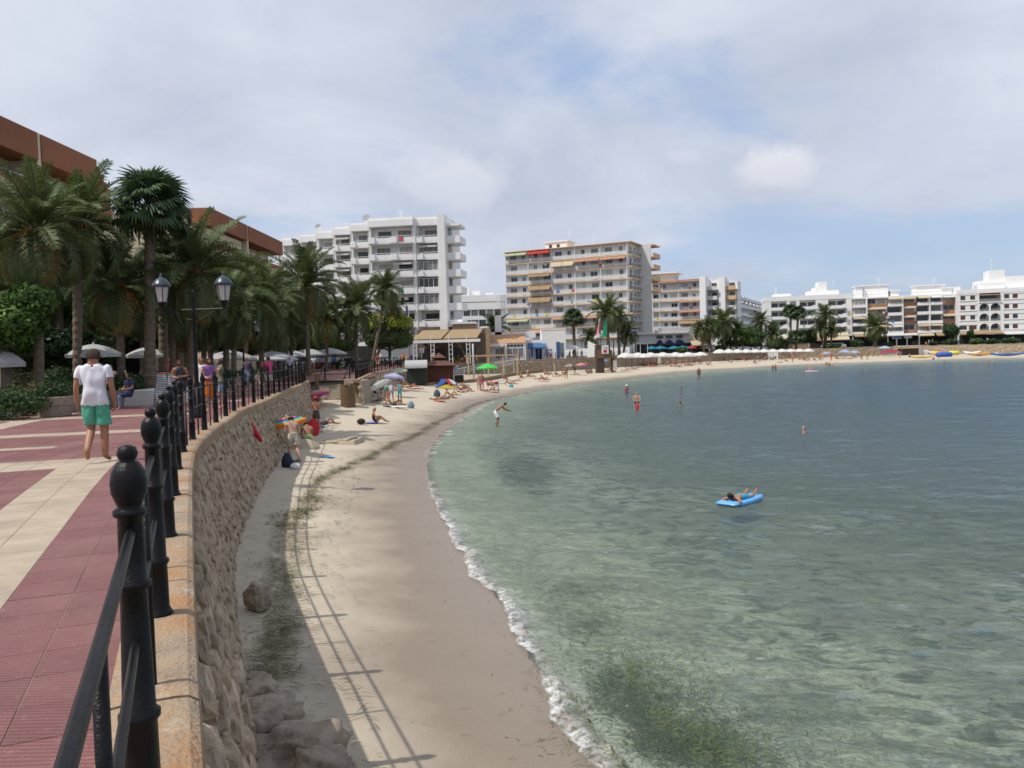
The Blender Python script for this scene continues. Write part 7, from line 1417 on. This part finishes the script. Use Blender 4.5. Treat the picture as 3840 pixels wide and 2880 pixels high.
def lump(name, lab, cat, fx, fy, prof, m, sc=(1, 1, 1), rz=0, dz=0, n=12, group=None):
    q = beach_pt(fx, fy); o = tag(put(name, MB().lathe(prof, n).mesh(name, m, True), None, (q.x, q.y, q.z + dz), rz, sc), lab, cat, group); return o
BAG = [(.16, 0), (.2, .05), (.2, .2), (.15, .32), (.09, .38), (.10, .42), (.02, .42)]; BALL = [(.02, 0), (.14, .05), (.2, .18), (.14, .31), (.02, .36)]
o = lump('backpack', 'dark navy backpack against the foot of the wall', 'bag', 1012, 1700, BAG, C_(.02, .03, .05), (1.0, .8, 1.15)); o.location = (-7.75, 27.2, sand_at(-7.75, 27.2)); lump('plastic_bag', 'white plastic bag right of the navy backpack', 'bag', 1028, 1706, BALL, W_, (.9, .7, .6)).location = (-7.4, 26.9, sand_at(-7.4, 26.9))
q = beach_pt(1058, 1672); o = tag(MB().box(-.15, .15, -.12, .12, 0, .24).box(-.16, .16, -.13, .13, .24, .28).build('cool_box', C_(.03, .08, .28)), 'small blue cool box by the cream shorts', 'cool box'); o.location = (q.x, q.y, q.z + .05)
lump('beach_bag', 'dark brown bag on the sand left of the reading woman', 'bag', 1353, 1546, BALL, C_(.03, .018, .015), (1.25, 1, .95)); lump('beach_bag', 'grey blue bag standing right of the towel wrapped woman', 'bag', 1541, 1512, BAG, C_(.16, .25, .33), (1.15, .8, 1.1)); lump('beach_ball', 'small turquoise bucket in front of the tilted sunbathers', 'bucket', 1917, 1452, BAG, C_(.05, .35, .45), (1.2, 1.2, .8)); lump('beach_bag', 'dark bag behind the man in grey trunks', 'bag', 1639, 1488, BAG, C_(.07, .085, .09), (1.4, 1, 1.4))
q = beach_pt(965, 1640)
o = tag(put('swim_ring', MB().tube([(.0, .0, -.4), (0, .03, -.2), (0, 0, .2), (0, -.05, .38)], [.04, .08, .09, .04], 10).mesh('swim_ring', C_(.45, .02, .035), True)), 'red inflatable lying against the near wall', 'inflatable'); o.location = At(953, 1617, 24.6); o.rotation_euler = (0, R(-32), 0)
o = tag(put('body_board', MB().lathe([(.25, -.02), (.27, 0), (.25, .03)], 14).mesh('body_board', C_(.5, .02, .03), True), None, beach_pt(1110, 1640) + Vector((0, .5, .35))), 'red round board propped behind the cream shorts', 'board'); o.rotation_euler = (R(80), 0, R(30)); o.scale = (1, 1.8, 1)
for lab, fx, fy, w_, l_, rz, c in [('white towel under the man in striped trunks', 1205, 1538, .8, 1.8, 8, W_), ('blue patterned towel left of the reading woman', 1388, 1546, .8, 1.1, 5, C_(.14, .2, .5)), ('pink towel beside the shovel', 1190, 1620, .5, .7, 20, C_(.6, .14, .28)), ('bright blue board lying in front of the sand sculpture', 1227, 1716, .28, .55, 70, C_(.08, .35, .68)), ('red towel below the vaulted kiosk', 1545, 1457, .9, 2.2, 88, C_(.60, .06, .03)), ('orange towel beside the man in grey trunks', 1640, 1504, .8, 1.2, 80, C_(.62, .12, .05)), ('blue towel by the wooden kerb', 1886, 1429, .9, 1.4, 85, C_(.08, .22, .52)), ('magenta towel in the middle of the sand', 2038, 1430, .8, 1.4, 85, C_(.5, .03, .18)), ('salmon towel before the pushchair', 1835, 1470, .8, 1.9, 87, C_(.58, .22, .15)), ('violet blue towel in the crowded patch', 2104, 1404, .9, 1.3, 85, C_(.15, .18, .55)), ('magenta towel below the pink parasol', 2186, 1407, .9, 1.4, 85, C_(.5, .04, .2)), ('white towel by the lying man with propped elbows', 1480, 1527, .8, 1.5, 82, W_), ('dark towel with blue edge under the propped man', 1445, 1524, .5, .7, 82, C_(.05, .06, .08))]:
    q = beach_pt(fx, fy); nx = 7; mb = MB(); g = []
    for j in range(nx):
        for i in range(5):
            g.append((w_ * (i / 4 - .5), l_ * (j / (nx - 1) - .5), .035 + .018 * mnoise.noise((i * .7 + fx, j * .6, 1))))
    k = len(g); vs = g + [(a, b, c_ - .03) for a, b, c_ in g]; fs = []
    for j in range(nx - 1):
        for i in range(4):
            a = j * 5 + i; fs += [(a, a + 1, a + 6, a + 5), (a + k + 5, a + k + 6, a + k + 1, a + k)]
    nm = 'board' if 'board' in lab else 'towel'; tag(put(nm, mb.add(vs, fs).mesh(nm, c, True), None, q, R(rz)), lab, nm if nm == 'board' else 'towel', None if nm == 'board' else 'towels on the sand')
for i, (fx, fy) in enumerate([(1100, 1733), (1119, 1732)]):
    q = beach_pt(fx, fy); tag(put('flip_flop', MB().poly([(.05 * math.cos(t) * (1 + .15 * math.sin(t)), .13 * math.sin(t)) for t in np.linspace(0, 6.283, 13)[:-1]], .03, .055).tube([(-.045, 0, .055), (0, .06, .1), (.045, 0, .055)], .008, 4).mesh('flip_flop', C_(.02, .02, .02)), None, q, R(60 + 25 * i)), 'black flip flop on the sand, ' + ['left', 'right'][i] + ' one of the pair', 'flip flop', 'flip flops')
# barrel of planks at the foot of the steps
q = Vector((-10.2, 49.6, sand_at(-10.2, 49.6))); o = thing('plank_bin', 'round litter bin of upright wooden planks beside the steps', 'litter bin', q)
for k in range(16):
    a = k * math.pi / 8; M = Matrix.Rotation(a, 4, 'Z'); MB().box(.40, .44, -.08, .08, -.1, 1.2 + .06 * (k % 3), M).build('plank', wood, o)
MB().lathe([(.38, .0), (.38, 1.0), (.3, 1.0)], 12).build('liner', K_, o)
q = Vector((-12.25, 49.9, sand_at(-12.25, 49.9) - .3)); tag(put('wooden_post', MB().box(-.09, .09, -.09, .09, -.2, 2.1).box(-.2, .2, -.12, .12, 2.1, 2.18).mesh('wooden_post', wood), None, (q.x, q.y + .3, q.z)), 'thick wooden post with cap board in front of the steps', 'post')
q = beach_pt(1388, 1486); o = thing('beach_chair', 'low dark beach chair by the curved wall', 'chair', q, R(-60)); MB().box(-.28, .28, -.25, .3, .22, .27).build('seat', K_, o); MB().add([(-.28, -.25, .25), (.28, -.25, .25), (.28, -.5, .85), (-.28, -.5, .85), (-.28, -.22, .25), (.28, -.22, .25), (.28, -.47, .85), (-.28, -.47, .85)], [(0, 1, 2, 3), (7, 6, 5, 4)]).build('backrest', K_, o)
for sx in (-.27, .27):
    for sy in (-.22, .27): MB().tube([(sx, sy, .24), (sx, sy * 1.2, -.03)], .015, 5).build('leg', pole_m, o)
# pushchair
q = beach_pt(1862, 1466); o = thing('pushchair', 'small red and white pushchair on the sand by the green parasol', 'pushchair', q, R(170)); MB().lathe([(.05, .95), (.2, .9), (.26, .75), (.2, .72)], 10).build('hood', C_(.30, .02, .04), o, True); MB().box(-.2, .2, -.15, .18, .4, .72).build('seat', C_(.45, .42, .42), o); MB().tube([(-.2, .2, 1.0), (-.2, -.2, .1)], .015, 5).tube([(.2, .2, 1.0), (.2, -.2, .1)], .015, 5).tube([(-.2, -.2, .5), (-.2, .25, .1)], .015, 5).tube([(.2, -.2, .5), (.2, .25, .1)], .015, 5).build('frame', K_, o)
for sx in (-.22, .22):
    for sy in (-.2, .25): MB().lathe([(.09, -.02), (.1, 0), (.09, .02)], 10, Matrix.Translation((sx, sy, .1)) @ Matrix.Rotation(R(90), 4, 'Y')).build('wheel', K_, o)
# kiosks, deck, goal frame, ramp rails
kx, ky, kz = HX(1560, 83), 83, -1.5; o = thing('vaulted_kiosk', 'dark green kiosk with white half barrel roof on the sand', 'kiosk', (kx, ky, kz), R(4))
gk = flat((.03, .04, .032), .6); MB().box(-1.05, 1.05, 0, 2.0, 0, 1.72).build('wall', gk, o); mb = MB()
for i in range(8):
    a0, a1 = math.pi / 2 * (i / 8), math.pi / 2 * ((i + 1) / 8); P = lambda a: (-.35 + 1.0 - 1.0 * math.cos(a), 1.72 + .75 * math.sin(a))
    (y0, z0), (y1, z1) = P(a0), P(a1); mb.add([(-1.15, y0 - .7, z0), (1.15, y0 - .7, z0), (1.15, y1 - .7, z1), (-1.15, y1 - .7, z1), (-1.15, y0 - .7, z0 - .06), (1.15, y0 - .7, z0 - .06), (1.15, y1 - .7, z1 - .06), (-1.15, y1 - .7, z1 - .06)], [(0, 1, 2, 3), (7, 6, 5, 4), (0, 4, 5, 1), (1, 5, 6, 2), (3, 7, 4, 0)])
mb.build('barrel_roof', flat((.40, .41, .40), .5), o); mb = MB(); n = 10
mb.poly([(0, 0)], 0, 0) if False else None
side = [(0, 0, 1.72)] + [(0, -.05 + 1.0 - 1.0 * math.cos(math.pi / 2 * i / n) - .9, 1.72 + .72 * math.sin(math.pi / 2 * i / n)) for i in range(n + 1)]
for sx in (-1.05, 1.05): mb.add([(sx, 2.0, 1.72)] + [(sx, y, z) for _, y, z in side[1:]] + [(sx, 2.0, 2.44)], [tuple(range(n + 3))])
mb.build('gable_end', gk, o)
q = Vector((HX(1640, 87), 87, -1.6)); hut = thing('wooden_hut', 'reddish wooden bar hut with low pyramid roof and raised vent', 'hut', (q.x, q.y + 1.6, q.z), R(5), None, .78); redw = mat('red_stained_wood', (.095, .036, .024), .8, .25, 4, .3, 30, stretch=(6, 6, 1))
for i in range(16): MB().box(-2.0 + i * .25, -1.76 + i * .25, -1.5 - .01 * (i % 2), -1.44, 0, 2.4).build('plank', redw, hut)
MB().box(-2.0, 2.0, -1.43, 1.5, 0, 2.4).build('wall', redw, hut)
def pyr(par, w_, d_, z0, z1, t, m, nm): MB().add([(-w_, -d_, z0), (w_, -d_, z0), (w_, d_, z0), (-w_, d_, z0), (-t, -t, z1), (t, -t, z1), (t, t, z1), (-t, t, z1)], [(3, 2, 1, 0), (4, 5, 6, 7), (0, 1, 5, 4), (1, 2, 6, 5), (2, 3, 7, 6), (3, 0, 4, 7)]).build(nm, m, par)
rr_ = mat('red_roof_shingle', (.125, .058, .042), .85, .2, 5, .4, 20); pyr(hut, 2.5, 2.2, 2.42, 3.15, .8, rr_, 'roof'); MB().box(-.75, .75, -.75, .75, 3.16, 3.5).build('vent', dark, hut); pyr(hut, 1.0, 1.0, 3.5, 4.2, .05, rr_, 'vent_roof')
MB().box(2.1, 3.4, -1.4, .2, 0, 1.0).build('counter', K_, hut); MB().box(2.0, 3.5, -1.5, .3, 1.0, 1.06).build('counter_top', greyw, hut); MB().box(2.1, 2.7, .3, .36, 1.0, 2.4).build('notice_board', flat((.45, .5, .55)), hut)
deckm = mat('deck_board', (.20, .14, .085), .85, .25, 5, .3, 30); dk = Line([(-11.6, 82.0), (-9.2, 84.5), (-6.6, 92), (-3.1, 104), (1.0, 126), (5.8, 139)], .5); dm = MB()
for t0, t1 in zip(np.arange(0, dk.L, 1.2)[:-1], np.arange(0, dk.L, 1.2)[1:]): dm.poly([dk.pt(t0, 0), dk.pt(t1, 0), dk.pt(t1, .35), dk.pt(t0, .35)][::1], -2.6, -1.52 if t0 < 14 else -1.72)
tag(dm.build('timber_edge', deckm), 'long dark timber edge board along the back of the beach', 'timber edging')
tag(put('terrace_sand', MB().poly([tuple(dk.pt(t, .2)[:2]) for t in np.arange(1, 40, 3)] + [(-8.5, 117), (-11, 100), (-11.6, 88)], -2.4, -1.62).mesh('terrace_sand', MATS.get('packed_sand'))), kind='structure')
gf = thing('goal_frame', 'long timber frame with a pale crossbar on posts behind the green parasol', 'frame', (HX(1765, 108), 108, -1.7)); x0 = HX(1765, 108); yel = flat((.50, .40, .22))
for fx in (1755, 1830, 1885, 1938): MB().box(HX(fx, 108) - x0 - .08, HX(fx, 108) - x0 + .08, -.08, .08, 0, 2.7).build('post', yel, gf)
MB().box(HX(1755, 108) - x0 - .5, HX(1938, 108) - x0 + .3, -.12, .12, 2.72, 2.95).build('crossbar', woodL, gf); gm = flat((.45, .46, .46), .4)
tag(put('steel_post', MB().tube([(0, 0, 0), (0, 0, 4.6)], .11, 10).mesh('steel_post', gm, True), None, (HX(1774, 100), 100, -1.9)), 'thick grey steel post left of the timber frame', 'post')
rl = thing('ramp_railing', 'white tube railing of the ramp behind the timber frame', 'railing', (HX(1700, 118), 118, -1.6)); L_ = HX(1925, 124) - HX(1700, 118)
for h in (.35, .65, .95): MB().tube([(0, 0, h - .2), (L_ * .5, 3, h + .5), (L_, 6, h + .9)], .035, 5).build('rail', whitef, rl)
for i in range(7): MB().tube([(L_ * i / 6, i, -.3), (L_ * i / 6, i, .95 - .2 + 1.1 * i / 6)], .035, 5).build('post', whitef, rl)
# lifeguard tower with flags and sign
p = G(2262, 1408, -2.1); lt = thing('lifeguard_tower', 'brown wooden lifeguard tower with crossed braces, flags and a number board', 'lifeguard tower', (HX(2268, 126), 126, sand_at(HX(2268, 126), 126)), R(4))
for sx in (-1.3, 1.3):
    for sy in (-1, 1): MB().box(sx * .95 - .14, sx * .95 + .14, sy - .14, sy + .14, -.3, 3.2).build('leg', wood, lt)
MB().box(-1.5, 1.5, -1.3, 1.3, 2.3, 2.5).build('platform', wood, lt); MB().box(-1.45, .9, -1.25, 1.2, 2.5, 3.6).build('parapet', wood, lt)
MB().tube([(-1.2, -1.05, 0), (1.2, -1.05, 2.2)], .06, 5).tube([(1.2, -1.05, 0), (-1.2, -1.05, 2.2)], .06, 5).tube([(.2, -1.05, .2), (1.2, -1.05, 1.3)], .06, 5).build('brace', wood, lt)
MB().box(-1.5, -.35, -1.2, .6, -.2, 4.4).build('store_wall', mat('dark_timber', (.07, .05, .035), .85, .3, 4, .3, 20), lt); MB().box(-1.6, 1.6, -1.4, 1.4, 5.2, 5.4).build('roof', wood, lt)
for sx in (-1.2, 1.2): MB().box(sx - .08, sx + .08, -1.1, -.94, 3.2, 5.2).build('roof_post', wood, lt)
sgn = MB().box(-.75, .3, -1.46, -1.36, 3.0, 4.3).build('number_board', W_, lt); lettering(sgn, '112', -.22, -1.48, 3.75, .5, blackp); MB().box(-.5, .06, -1.475, -1.462, 3.15, 3.6).build('red_panel', redp, sgn); MB().box(1.05, 1.6, -1.3, -1.24, .3, 1.9).build('side_board', flat((.5, .48, .46)), lt)
for sx, c, lab in ((-.9, [W_, redp], 'white and red'), (.15, [flat((.02, .33, .20))], 'green')):
    fl = thing('flag', f'{lab} flag hanging from the lifeguard tower mast', 'flag', lt.matrix_basis @ Vector((sx, -1.2, 3.6))); MB().tube([(0, 0, 0), (.1, 0, 5.2)], .05, 6).build('mast', wood, fl)
    mb = MB(); 
    for i in range(6):
        for j in range(3):
            mb.mi = (1 if len(c) > 1 and 1 <= i <= 4 and j != 1 else 0); f = lambda i, j: (.1 - (.22 * j) * (.35 + .13 * i) - .02 * i, .06 * math.sin(j * 1.5 + i * .4), 5.1 - .5 * i - .12 * j)
            mb.quad(f(i, j), f(i, j + 1), f(i + 1, j + 1), f(i + 1, j))
    o = mb.build('flag_cloth', c, fl); o.scale = (1.25, 1, 1)
# flag by the topiary
fl = thing('flag', 'limp dark blue flag on a pale pole right of the yellow topped tree', 'flag', (HX(1537, 108), 108, 0)); MB().tube([(0, 0, 0), (0, 0, 8.4)], .06, 8).build('mast', gm, fl, True); mb = MB()
for i in range(9): mb.quad((.02 - .1 * math.sin(i), 0, 8.2 - i * .4), (-.42 + .1 * math.sin(i * 1.3), .1, 8.0 - i * .42), (-.42 + .1 * math.sin(i * 1.3 + 1.3), .1, 8.0 - (i + 1) * .42), (.02 - .1 * math.sin(i + 1), 0, 8.2 - (i + 1) * .4))
mb.build('flag_cloth', flat((.03, .06, .16)), fl)
o = thing('road_sign', 'small white square sign on a pole before the restaurant posts', 'sign', (HX(1582, 112), 112, 0)); MB().tube([(0, 0, 0), (0, 0, 2.5)], .035, 6).build('pole', whitef, o); MB().box(-.32, .32, -.05, -.03, 1.75, 2.4).build('plate', W_, o); MB().add([(-.15, -.06, 1.85), (-.08, -.06, 1.85), (.15, -.06, 2.2), (.15, -.06, 2.3), (-.1, -.06, 2.3), (-.1, -.06, 2.22), (.06, -.06, 2.22)], [(0, 1, 2, 6), (2, 3, 4, 5)]).build('arrow', K_, o)
# parked cars under the trees
def car(label, fx, d, rz, col, van=False):
    o = thing('parked_car', label, 'car', (HX(fx, d), d, 0), R(rz), 'cars parked behind the promenade'); pm = mat('car_paint_%d' % int(fx), col, .25, .03, 2, spec=.6, coat=.4); h = 1.9 if van else 1.42
    pts = [(-2.05, .35), (-2.1, .62), (-1.98, .88), (-1.05, .98), (1.75, .98), (2.05, .85), (2.08, .4), (1.9, .25), (-1.9, .25)] ; mb = MB(); n = len(pts); mb.add([(x, -.85, z) for x, z in pts] + [(x, .85, z) for x, z in pts], [tuple(range(n)), tuple(range(2 * n - 1, n - 1, -1))] + [(i, i + n, (i + 1) % n + n, (i + 1) % n) for i in range(n)]); 
    rf = [(-.55, h - .05), (-.3, h), (1.2, h), (1.5, h - .08)]; mb.add([(x, s * .62, z) for s in (-1, 1) for x, z in rf] + [(x, s * .62, z - .05) for s in (-1, 1) for x, z in rf], [(0, 4, 5, 1), (1, 5, 6, 2), (2, 6, 7, 3), (0, 1, 9, 8), (1, 2, 10, 9), (2, 3, 11, 10), (4, 12, 13, 5), (5, 13, 14, 6), (6, 14, 15, 7)]); mb.build('body', pm, o)
    g = MB(); A = [(-1.15, .97), (-.52, h - .06), (1.45, h - .1), (1.9, .97)]; g.add([(x, -.8 if z < 1 else -.61, z) for x, z in A] + [(x, .8 if z < 1 else .61, z) for x, z in A], [(0, 1, 2, 3), (7, 6, 5, 4), (0, 4, 5, 1), (2, 6, 7, 3)]); g.build('window_glass', glass, o)
    for sx in (-1.3, 1.3):
        for sy in (-.86, .86):
            w_ = MB().lathe([(.2, -.1), (.31, -.09), (.32, 0), (.31, .09), (.2, .1)], 14, Matrix.Translation((sx, sy, .32)) @ Matrix.Rotation(R(90), 4, 'X')).build('wheel', K_, o); MB().lathe([(.05, -.11), (.19, -.105), (.19, .105), (.05, .11)], 10, Matrix.Translation((sx, sy, .32)) @ Matrix.Rotation(R(90), 4, 'X')).build('rim', gm, w_)
    for sy in (-.6, .6): MB().box(-2.12, -2.04, sy - .16, sy + .16, .62, .76).build('headlight', lampglass, o)
for a in [('silver car with open view windscreen parked left under the trees', 1188, 106, 70, (.35, .37, .38)), ('white van parked behind the silver car', 1150, 112, 80, (.6, .6, .6), True), ('grey car parked between the lone palm and the yellow car', 1235, 108, 75, (.22, .24, .25)), ('yellow car parked by the broad drooping palm', 1302, 112, 40, (.60, .45, .02)), ('dark grey car partly hidden by shrubs', 1275, 104, 60, (.08, .09, .09)), ('white car parked under the yellow topped tree', 1440, 119, 5, (.66, .66, .66)), ('white car parked in front of the white hotel', 3142, 232, 0, (.62, .62, .62)), ('silver car parked behind the far parasol row', 2852, 214, 0, (.5, .52, .54)), ('white car parked at the tan shop awning', 3110, 231, 0, (.6, .6, .6))]: car(*a)
# low clipped hedge before the cars
for fx, d, w_, lab in [(1240, 99, 2.6, 'low clipped hedge before the grey cars'), (1440, 110, 3.0, 'low clipped hedge under the yellow topped tree'), (1350, 104, 2.2, 'low clipped hedge behind the broad palm')]:
    o = put('hedge', leaf_cloud([(w_ * k * .35, 0, .5, w_ * .25, .5, .5) for k in (-2, -1, 0, 1, 2)], 1500, .12, int(fx), [lg, ld]), None, (HX(fx, d), d, 0)); tag(o, lab, 'hedge')
# boats and kayaks on the far sand
def kayak(label, fx, fy, L, w_, h, rz, m, m2=None, name='kayak', cat='kayak'):
    q = beach_pt(fx, fy); o = thing(name, label, cat, q, R(rz)); mb = MB(); S_ = 12; P = []
    for i in range(S_ + 1):
        t = i / S_ * 2 - 1; ww = w_ * (1 - abs(t) ** 2.4) + .02; lift = h * .5 * abs(t) ** 3
        for j in range(8):
            a = 2 * math.pi * j / 8; P.append((t * L / 2, ww / 2 * math.cos(a), h / 2 + h / 2 * math.sin(a) * (1 - .4 * abs(t)) + lift))
    mb.add(P, [(i * 8 + j, i * 8 + (j + 1) % 8, (i + 1) * 8 + (j + 1) % 8, (i + 1) * 8 + j) for i in range(S_) for j in range(8)]); mb.build('hull', m, o, True); MB().poly([(.28 * L / 2 * math.cos(t), w_ * .3 * math.sin(t)) for t in np.linspace(0, 6.283, 13)[:-1]], h * .93, h * 1.02).build('cockpit', m2 or K_, o)
    return o
yel2, blu2 = flat((.66, .42, .02), .4), flat((.03, .10, .42), .4)
kayak('long yellow kayak at the water edge left of the blue float', 3457, 1343, 4.2, .8, .4, 0, yel2, OR); kayak('long orange yellow kayak nearest the water on the right', 3674, 1340, 5.0, .8, .6, 2, flat((.62, .28, .02), .4), yel2); kayak('long blue kayak with red seat at the far right', 3780, 1337, 7.5, .9, .6, 5, flat((.04, .16, .42), .4), RD); kayak('white kayak left behind the long blue one', 3716, 1341, 3.2, .7, .4, 0, W_)
kayak('white pedal boat pulled up below the far wall', 3645, 1331, 3.6, 1.5, .8, -8, W_, GR, 'pedal_boat', 'boat'); kayak('white dinghy behind the blue float', 3520, 1328, 3.4, 1.4, .8, 15, W_, BG, 'dinghy', 'boat')
def float_(label, fx, fy, L, rd, rz, m): 
    q = beach_pt(fx, fy); o = thing('inflatable_float', label, 'inflatable', q, R(rz))
    for y in (-rd, rd): MB().tube([(-L / 2, y, rd), (-L / 2 + .2, y, rd), (L / 2 - .2, y, rd), (L / 2, y, rd)], [rd * .5, rd, rd, rd * .5], 10).build('tube', m, o, True)
float_('fat blue inflatable tube on the sand', 3540, 1338, 3.0, .5, -8, blu2); float_('yellow inflatable float behind the blue tube', 3548, 1327, 1.6, .45, 0, yel2); float_('pale yellow twin float right of the blue tube', 3578, 1331, 1.9, .5, 0, flat((.62, .58, .06), .4)); float_('small yellow float at the left end of the blue tube', 3510, 1333, .9, .4, 0, yel2)
q = beach_pt(3345, 1336); o = thing('tarpaulin_tent', 'sagging red tarpaulin with blue edge stretched over the sand', 'tarpaulin', q); mb = MB(); g = lambda u, v: (-2.4 + 4.8 * u, -.6 + 1.6 * v, .5 + 1.2 * math.sin(math.pi * (.15 + .7 * u)) * (.4 + .6 * v) + .1 * math.sin(9 * u))
for i in range(10):
    for j in range(3): mb.quad(g(i / 10, j / 3), g((i + 1) / 10, j / 3), g((i + 1) / 10, (j + 1) / 3), g(i / 10, (j + 1) / 3))
mb.build('tarpaulin', cl(.42, .05, .06), o); MB().tube([g(u / 10, 0) for u in range(11)], .07, 5).build('blue_edge', blu2, o)
q = beach_pt(3420, 1332); o = thing('rental_hut', 'low rental hut with flat pale roof below the far wall', 'hut', (q.x, q.y + 1, q.z)); MB().box(-2.2, 2.2, 0, 2, 0, 1.7).build('wall', mat('dark_timber', (.07, .05, .035)), o); MB().box(-2.9, 2.9, -1.2, 2.4, 2.3, 2.4).build('roof', flat((.6, .55, .45)), o)
for sx in (-2.7, 2.6): MB().tube([(sx, -1, 0), (sx, -1, 2.3)], .06, 5).build('post', wood, o)
MB().box(2.3, 4.6, .4, 1.6, 0, 1.3).build('white_chest', W_, o)
q = beach_pt(2752, 1346); tag(put('white_kiosk', MB().box(-1.2, 1.2, -1, 1, 0, 2.0).box(-.3, .3, -1.02, -1.005, .4, 1.3).box(-1.3, 1.3, -1.1, 1.1, 2.0, 2.08).mesh('white_kiosk', W_), None, q), 'white box kiosk under the left end of the farther parasol row', 'kiosk')
tag(put('wooden_crate', MB().box(-2, 2, -1, 1, 0, 1.4).box(-2.06, -1.9, -1.06, 1.06, 0, 1.5).box(1.9, 2.06, -1.06, 1.06, 0, 1.5).box(-2.06, 2.06, -1.06, -1.0, 1.3, 1.5).mesh('wooden_crate', woodL), None, (HX(3003, 213), 213, 0)), 'large wooden crate on the far promenade left of the block shaped tree', 'crate')
q = G(3045, 1394, WATER_Z); tag(put('swim_float', MB().tube([(.9 * math.cos(t), .5 * math.sin(t), .03) for t in np.linspace(0, 6.283, 15)], .12, 8).mesh('swim_float', flat((.55, .35, .45)), True), None, q), 'pale pink ring float carrying a bather in the far water', 'inflatable')
sail = thing('shade_sail', 'white slanting shade sheet beside the fan palms left of the tower', 'awning', (HX(2225, 150), 150, 0)); MB().add([(-1.2, 0, .1), (3.2, 0, .1), (3.0, .2, 1.2), (-.9, 1, 3.2), (-1.2, .05, .1), (3.2, .05, .1), (3.0, .25, 1.2), (-.9, 1.05, 3.2)], [(0, 1, 2, 3), (7, 6, 5, 4), (0, 4, 5, 1), (1, 5, 6, 2), (2, 6, 7, 3)]).build('sheet', AWN['white'], sail)

# potted plants and chairs on the restaurant terrace
for i, q in enumerate((1.0, 2.4, 3.9, 5.2, 6.8, 8.6)):
    o = thing('potted_plant', f'{ORD[i]} potted plant from the left along the restaurant terrace edge', 'plant', (RS.location.x + q, RS.location.y + .3, 0), group='potted plants of the restaurant'); MB().lathe([(.2, 0), (.28, .4), (.3, .42), (.26, .42)], 10).build('pot', mat('clay_pot', (.25, .10, .06)), o); put('foliage', leaf_cloud([(0, 0, .8, .4, .4, .42)], 260, .11, i, [lg, ld]), o)
chm = MB().box(-.22, .22, -.22, .22, .42, .46).box(-.22, .22, .18, .22, .46, .9)
for sx in (-.2, .16):
    for sy in (-.2, .18): chm.box(sx, sx + .04, sy, sy + .04, 0, .42)
chm = chm.mesh('terrace_chair', flat((.40, .22, .12)))
for i in range(14):
    x = .7 + .68 * i; tag(put('terrace_chair', chm, None, (RS.location.x + x, RS.location.y + 1.2 + (i % 3) * .9, 0), R(i * 73)), f'{ORD[i]} wooden terrace chair from the left under the tan awning', 'chair', 'restaurant chairs under the awning')
